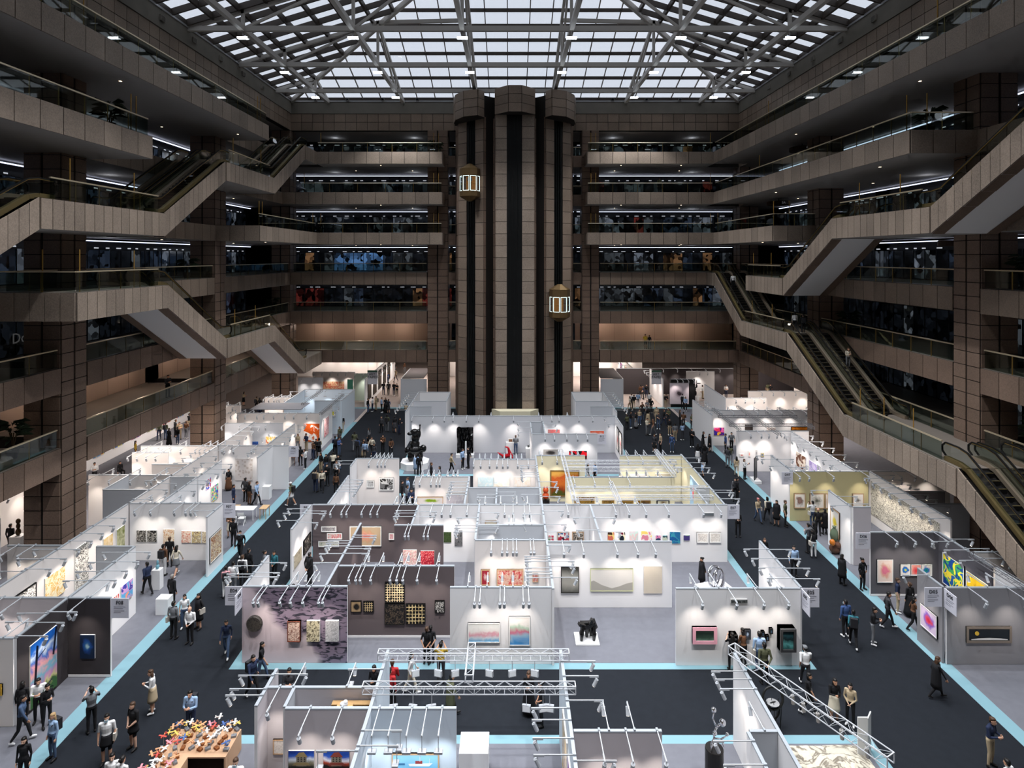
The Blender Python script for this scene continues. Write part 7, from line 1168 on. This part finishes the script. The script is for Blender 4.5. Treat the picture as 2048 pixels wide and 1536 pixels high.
# front block pieces
plinth(-1.22, 21.2, 1.0, .95, 1.1, 'tall white plinth right of cool white wall in front block')
o = MB().lathe([(.31, 0), (.31, 1.05), (.3, 1.08), (.0, 1.08)], (0, 0, 0), mat('pedestal_black', (26, 23, 22), .35), 24).build('round_pedestal', loc=(7.05, 21.0, .026)); tag(o, 'black round pedestal under chrome figure', 'plinth')
CHR = mat('chrome', (220, 220, 224), .06, 1.0); b = MB(); path = [(-.15, -.15, .05), (-.12, -.1, .25), (0, 0, .32), (-.02, 0, .5), (.08, 0, .7), (.2, 0, .82)]
for p, q_ in zip(path, path[1:]): b.tube(p, q_, .035, CHR, 8, .04)
for p, q_ in (((0, 0, .32), (.25, 0, .3)), ((.25, 0, .3), (.3, -.1, .1)), ((.25, 0, .3), (.45, .05, .38)), ((.06, 0, .75), (-.05, 0, 1.0)), ((-.05, 0, 1.0), (-.02, 0, 1.22))): b.tube(p, q_, .03, CHR, 8, .02)
for c, r_ in (((.28, 0, .86), .12), ((-.02, 0, 1.3), .09), ((.46, .05, .42), .06), ((.02, 0, .5), .08)): b.lathe([(r_*math.cos(R(a)), r_*math.sin(R(a))) for a in (-85, -60, -30, 0, 30, 60, 85)], c, CHR, 10)
o = b.build('chrome_figure', None, True, (7.05, 21.0, 1.11)); tag(o, 'twisted chrome figure with bulbous ends on black pedestal', 'sculpture')
# crumpled landscape on the floor
nx, ny = 46, 50; rr = random.Random(9); import mathutils
hm = lambda x, y: .14+.22*mathutils.noise.noise(Vector((x*.8, y*.8, 0)))+.16*abs(mathutils.noise.noise(Vector((x*2.2, y*2.2, 3))))+.05*mathutils.noise.noise(Vector((x*6, y*6, 5)))
cr = MB(); CRM = art('ink', [(202, 194, 176), (120, 112, 100), (190, 184, 168)], 1.1, 4); P_ = [[(8.75+4.1*i/nx, 17.2+5.2*j/ny) for i in range(nx+1)] for j in range(ny+1)]
cr.v = [(x, y, max(.03, hm(x, y)*min(1, 6*min((x-8.7)/4, (12.9-x)/4, (22.45-y)/5)+.15)+.03)) for row in P_ for x, y in row]; k = cr.mi(CRM)
for j in range(ny):
    for i in range(nx): a = j*(nx+1)+i; cr.f.append((a, a+1, a+nx+2, a+nx+1)); cr.m.append(k)
o = cr.build('crumpled_relief'); tag(o, 'huge crumpled cream relief with black creases on the floor', 'sculpture')
o = empty('folded_sign_stand', (12.75, 21.9, .03)); tag(o, 'plain white folded sign stand at corner of front right booth', 'sign stand'); MB().box(-.25, .1, -.02, .02, 0, 1.45, PLN).build('left_leaf', o); MB().bar((.1, 0, .7), (.42, .35, .7), .04, 1.4, PLN).build('right_leaf', o)
b = MB(); torus(b, (0, 0, 1.05), .38, .05, Matrix.Rotation(R(75), 3, 'X'), RUB, 20, 6); torus(b, (0, 0, .55), .33, .04, Matrix.Rotation(R(90), 3, 'X') @ Matrix.Rotation(R(20), 3, 'Y'), RUB, 20, 6)
for i in range(8): b.tube((.3*math.cos(i*.78), .3*math.sin(i*.78), 0), (.36*math.cos(i*.78), .1*math.sin(i*.78), 1.0), .012, RUB, 5)
o = b.build('wire_sculpture', None, True, (10.1, 23.4, .03)); tag(o, 'black wire hoop sculpture with pale centre behind slanting wall', 'sculpture'); MB().lathe([(.05, 0), (.2, .04), (.24, .08), (.0, .09)], (0, 0, .8), mat('dish_grey', (150, 150, 150), .6), 14).build('pale_dish', o)
# booth of ceramics by the banana painting
o = lumps([((0, 0, .3), .32, .3, .3), ((.1, -.15, .55), .2, .2, .22)], mat('pouf_brown', (92, 62, 48), .7), 'pouf', (19.72, 37.0, .03), 0, .03, 'brown leather pouf under green vase by banana painting', 'seat'); o = MB().lathe([(.1, 0), (.2, .15), (.24, .4), (.2, .65), (.1, .78), (.08, .86), (.12, .92)], (0, 0, 0), mat('celadon', (98, 112, 92), .35), 16).build('vase', None, True, (19.72, 37.05, .72)); tag(o, 'green ceramic vase on brown pouf by banana painting', 'vase')
o = MB().lathe([(.08, 0), (.15, .1), (.16, .25), (.08, .36), (.0, .38)], (0, 0, 0), mat('amber', (190, 110, 40), .3), 12).build('amber_pot', None, True, (19.45, 36.75, .62)); tag(o, 'small amber pot left of green vase', 'vase')
q = flr(1511, 964); plinth(q.x, q.y, .55, 1.1, .22, 'low white base under leaning dark screen'); o = MB().box(-.03, .03, -.42, .42, 0, 1.75, mat('screen_dark', (24, 28, 26), .3), mf={5: art('blob', [(60, 110, 80), (150, 90, 90), (24, 28, 26)], 2)}).build('standing_screen', loc=(q.x, q.y, .25)); o.rotation_euler = (0, 0, R(-35)); tag(o, 'tall narrow dark screen on low white base by right aisle', 'screen')
for x, y, w_, h_, lb in ((-17.45, 30.85, .62, .8, 'low white plinth with papers in left booth'), (-19.1, 33.1, .45, 1.05, 'white plinth with glass piece in left booth'), (-18.1, 45.4, .62, .95, 'white plinth under small blue note'), (px_x(1395, 73.9), 74.6, .7, 1.0, 'white plinth under spiky black sculpture'), (-29.8, 37, .7, 1.1, 'round-edged white plinth left of near column'), (-26.0, 51.5, .7, .95, 'white plinth behind left long wall'), (-23.6, 56.3, 1.8, 1.0, 'wide white plinth near left far column')): plinth(x, y, w_, w_*.8, h_, lb)
lumps([((0, 0, .3), .12, .12, .32), ((-.1, 0, .8), .14, .12, .3), ((.1, 0, 1.2), .12, .1, .25), ((.35, 0, 1.5), .3, .05, .06), ((-.3, 0, .95), .2, .05, .05), ((.1, 0, 1.7), .05, .05, .3)], GLB_, 'spiky_sculpture', (px_x(1395, 73.9), 74.6, 1.03), 0, .03, 'spiky black sculpture on plinth by back right columns'); lumps([((0, 0, .2), .16, .14, .22), ((0, 0, .55), .12, .1, .2), ((0, 0, .85), .14, .12, .16)], mat('bronze_dark', (64, 48, 30), .35, .6), 'bronze_figure', (-29.8, 37, 1.13), 0, .025, 'small dark bronze figure left of near column')
lumps([((0, 0, .12), .1, .1, .13), ((0, 0, .34), .06, .06, .14)], mat('glass_blue', (110, 160, 176), .2), 'glass_piece', (-19.1, 33.1, 1.08), 0, .02, 'small blue glass piece on white plinth in left booth', 'sculpture'); o = MB().box(-.22, .22, -.15, .15, 0, .02, MATW).build('booklet', loc=(-17.45, 30.85, .83)); tag(o, 'open booklet on low white plinth', 'booklet')
# cartons in the near left storage
CB = mat('cardboard', (170, 136, 92), .8)
o = MB().box(-.66, .66, -.1, .1, 0, 3.0, CB).build('carton', loc=(-5.3, 20.5, .03)); MB().box(-.66, .66, -.104, .104, 1.45, 1.5, mat('parcel_tape', (206, 184, 140), .5)).build('tape', o); tag(o, 'tall flat cardboard carton standing in near left storage', 'carton'); o = MB().box(-.26, .26, -.16, .16, 0, 3.12, CB).build('carton', loc=(-5.45, 20.15, .03)); MB().box(-.262, .262, -.03, .03, 3.11, 3.125, M['parcel_tape']).build('tape', o); tag(o, 'narrow cardboard carton in front of the flat one', 'carton'); lumps([((0, 0, .07), .14, .1, .09), ((.05, 0, .14), .08, .07, .07)], mat('plastic_bag', (232, 232, 236), .3), 'plastic_bag', (-5.47, 20.15, 3.16), 0, .02, 'white plastic bag on narrow carton', 'bag')
# ------------------------------------------------------------ tables and folding chairs
def table(x, y, w_, d_, m, lab, rz=0, h_=.74):
    o = empty('table', (x, y, .026), rz); tag(o, lab, 'table'); MB().box(-w_/2, w_/2, -d_/2, d_/2, h_-.04, h_, m).build('table_top', o)
    for sx in (-1, 1):
        for sy in (-1, 1): MB().bar((sx*(w_/2-.05), sy*(d_/2-.05), 0), (sx*(w_/2-.05), sy*(d_/2-.05), h_-.04), .04, .04, m).build('leg', o)
    return o
def chair(x, y, rz, lab):
    o = empty('folding_chair', (x, y, .026), rz); tag(o, lab, 'chair', 'white folding chairs'); c = mat('chair_white', (222, 222, 220), .5)
    MB().box(-.2, .2, -.2, .2, .43, .46, c).build('seat', o); MB().box(-.2, .2, .2, .23, .68, .86, c).build('backrest', o)
    for s in (-.2, .2): MB().bar((s, -.22, 0), (s, .21, .86), .025, .03, c).build('leg', o); MB().bar((s, .24, 0), (s, -.16, .44), .025, .03, c).build('leg', o)
WD = mat('desk_wood', (196, 164, 124), .6)
table(-18.2, 41.9, 1.5, .7, WHITE, 'white table with papers near nail relief booth'); table(-16.9, 42.1, .5, .7, WD, 'small wooden box table beside white table'); chair(-18.6, 41.0, R(180), 'white folding chair before white table, left of two'); chair(-18.0, 41.0, R(180), 'white folding chair before white table, right of two')
table(-18.3, 62.9, 1.3, .7, WHITE, 'white table in front of blue lit booth'); chair(-17.6, 62.2, R(200), 'white folding chair beside far white table'); chair(-18.7, 62.1, R(170), 'white folding chair left at far white table')
table(-19.3, 53.0, 1.7, 1.0, mat('desk_brown', (100, 62, 40), .6), 'brown wooden desk beside orange splash booth'); table(-20.4, 43.3, 2.2, 1.1, WD, 'low wooden platform before nail relief', h_=.18)
for i, (dx, dy) in enumerate(((-.4, 0), (.1, .1), (.45, -.1))): o = MB().box(-.12, .12, -.16, .16, 0, .012, MATW).build('leaflet', loc=(-18.2+dx, 41.9+dy, .768)); o.rotation_euler.z = i*.4; tag(o, 'white leaflet on white table, %s from left' % ORD[i], 'leaflet', 'leaflets on the white table')
# ------------------------------------------------------------ L-shaped table of toy planes
PLY = mat('plywood', (196, 158, 126), .6); o = empty('display_table', (-10.9, 21.2, .026)); tag(o, 'L-shaped plywood table covered with toy planes and blocks', 'table'); TT = .72
MB().prism([(-1.25, 1.1), (1.1, 1.1), (1.1, -.15), (-.2, -.15), (-.2, -3.2), (-1.25, -3.2)], TT-.05, TT, PLY).build('table_top', o)
for nm, b in (('side_panel', (1.04, 1.1, -.15, 1.1)), ('side_panel', (-.26, -.2, -3.2, -.15)), ('side_panel', (-1.25, -1.19, -3.2, 1.1)), ('back_panel', (-1.19, 1.04, 1.04, 1.1))): MB().box(*b, 0, TT-.05, PLY).build(nm, o)
PC = ('y', 'r', 'b', 'w', 'e', 'p', 'e', 'w', 'y'); TOYC = dict(y=mat('toy_yellow', (206, 176, 90), .5), r=mat('toy_red', (190, 80, 70), .5), b=mat('toy_blue', (70, 96, 150), .5), w=mat('toy_white', (226, 224, 220), .5), e=mat('toy_wood', (206, 150, 110), .6), p=mat('toy_pink', (226, 140, 150), .5)); rr = random.Random(4); NMC = dict(y='yellow', r='red', b='blue', w='white', e='wood-coloured', p='pink'); pm = {}
for c in PC:
    b = MB(); m = TOYC[c]; b.bar((0, -.13, 0), (0, .13, .0), .03, .035, m); b.box(-.15, .15, -.07, -.01, .005, .02, m); b.box(-.06, .06, .1, .13, .005, .02, m); b.box(-.006, .006, .09, .13, .01, .06, m); b.tube((0, 0, 0), (0, 0, -1), .004, STEEL, 4); pm[c] = b
cells = [(x, y) for y in [1.0-.28*k for k in range(15)] for x in [-1.15+.3*k for k in range(8)] if (y > -.1 or x < -.3)]
pmesh = {c: {h: None for h in (1, 2, 3)} for c in PC}
for c in PC:
    for h in (1, 2, 3):
        b = MB(); m = TOYC[c]; z = .1+.14*h; b.bar((0, -.13, z), (0, .13, z), .03, .035, m); b.box(-.15, .15, -.07, -.01, z+.005, z+.02, m); b.box(-.06, .06, .1, .13, z+.005, z+.02, m); b.box(-.006, .006, .09, .13, z+.01, z+.06, m); b.tube((0, 0, .05), (0, 0, z), .005, STEEL, 4); pmesh[c][h] = b.mesh('toy_plane')
blk = [MB().box(-.09, .09, -.06, .06, 0, .07, m).mesh('toy_block') for m in (mat('block_brown', (140, 84, 44), .6), mat('block_grey', (130, 132, 136), .5))]
for i, (x, y) in enumerate(cells[:78]):
    bo = put(blk[i % 2], 'toy_block', None, (-10.9+x+rr.uniform(-.05, .05), 21.2+y+rr.uniform(-.05, .05), TT+.03), rr.uniform(0, 3)); tag(bo, 'small %s block among toy planes on the L-shaped table' % ('brown', 'grey')[i % 2], 'block', 'blocks holding the toy planes, '+('brown', 'grey')[i % 2])
    c = rr.choice(PC); po = put(pmesh[c][rr.choice((1, 1, 2, 3))], 'toy_plane', None, (bo.location.x, bo.location.y, TT+.04), rr.uniform(0, 6.3)); tag(po, '%s toy plane on thin wire above the L-shaped table' % NMC[c], 'toy plane', 'toy planes on wires, '+NMC[c])

o = MB().lathe([(.28, 0), (.28, .9), (.0, .9)], (0, 0, 0), M['pedestal_black'], 18).build('round_pedestal', loc=(2.55, 43.0, .03)); tag(o, 'black pedestal under orange doll in cream booth', 'plinth')
lumps([((0, 0, .22), .24, .22, .24), ((0, 0, .6), .2, .18, .2), ((-.1, -.02, .8), .07, .06, .1), ((.1, -.02, .8), .07, .06, .1)], mat('glazed_orange', (206, 84, 40), .3), 'ceramic_doll', (2.55, 43.0, .95), 0, .025, 'round orange patterned ceramic doll on black pedestal')
vt = MB().box(-.02, .14, -.3, .3, -.2, .2, mat('vent_frame', (150, 146, 138), .6)); 
for i in range(4): vt.box(.14, .15, -.25, .25, -.15+i*.09, -.11+i*.09, BLACK)
vt = vt.mesh('air_vent')
for sd, x, rz in (('wall_left', XL+.12, 0), ('wall_right', XR-.12, R(180))):
    w0 = bpy.data.objects[sd]
    for i in range(9): put(vt, 'air_vent', w0, (x, 27.0+i*4.6, 35.75), rz)
wl = MB().box(-.18, .18, -.3, -.02, -.05, .22, mat('lamp_body_grey', (120, 118, 114), .5)); wl.box(-.15, .15, -.31, -.3, -.02, .19, GLS); wl = wl.mesh('cornice_floodlight')
for i, x in enumerate((-23, -19.2, -15, -10.9, 12.2, 16.2, 20.2, 24.2)): o = put(wl, 'cornice_floodlight', None, (x, YF-.1, ROOFZ+.16)); tag(o, 'small grey unlit floodlight on back wall cornice, %s from left' % ORD[i], 'lamp', 'floodlights on the back cornice')
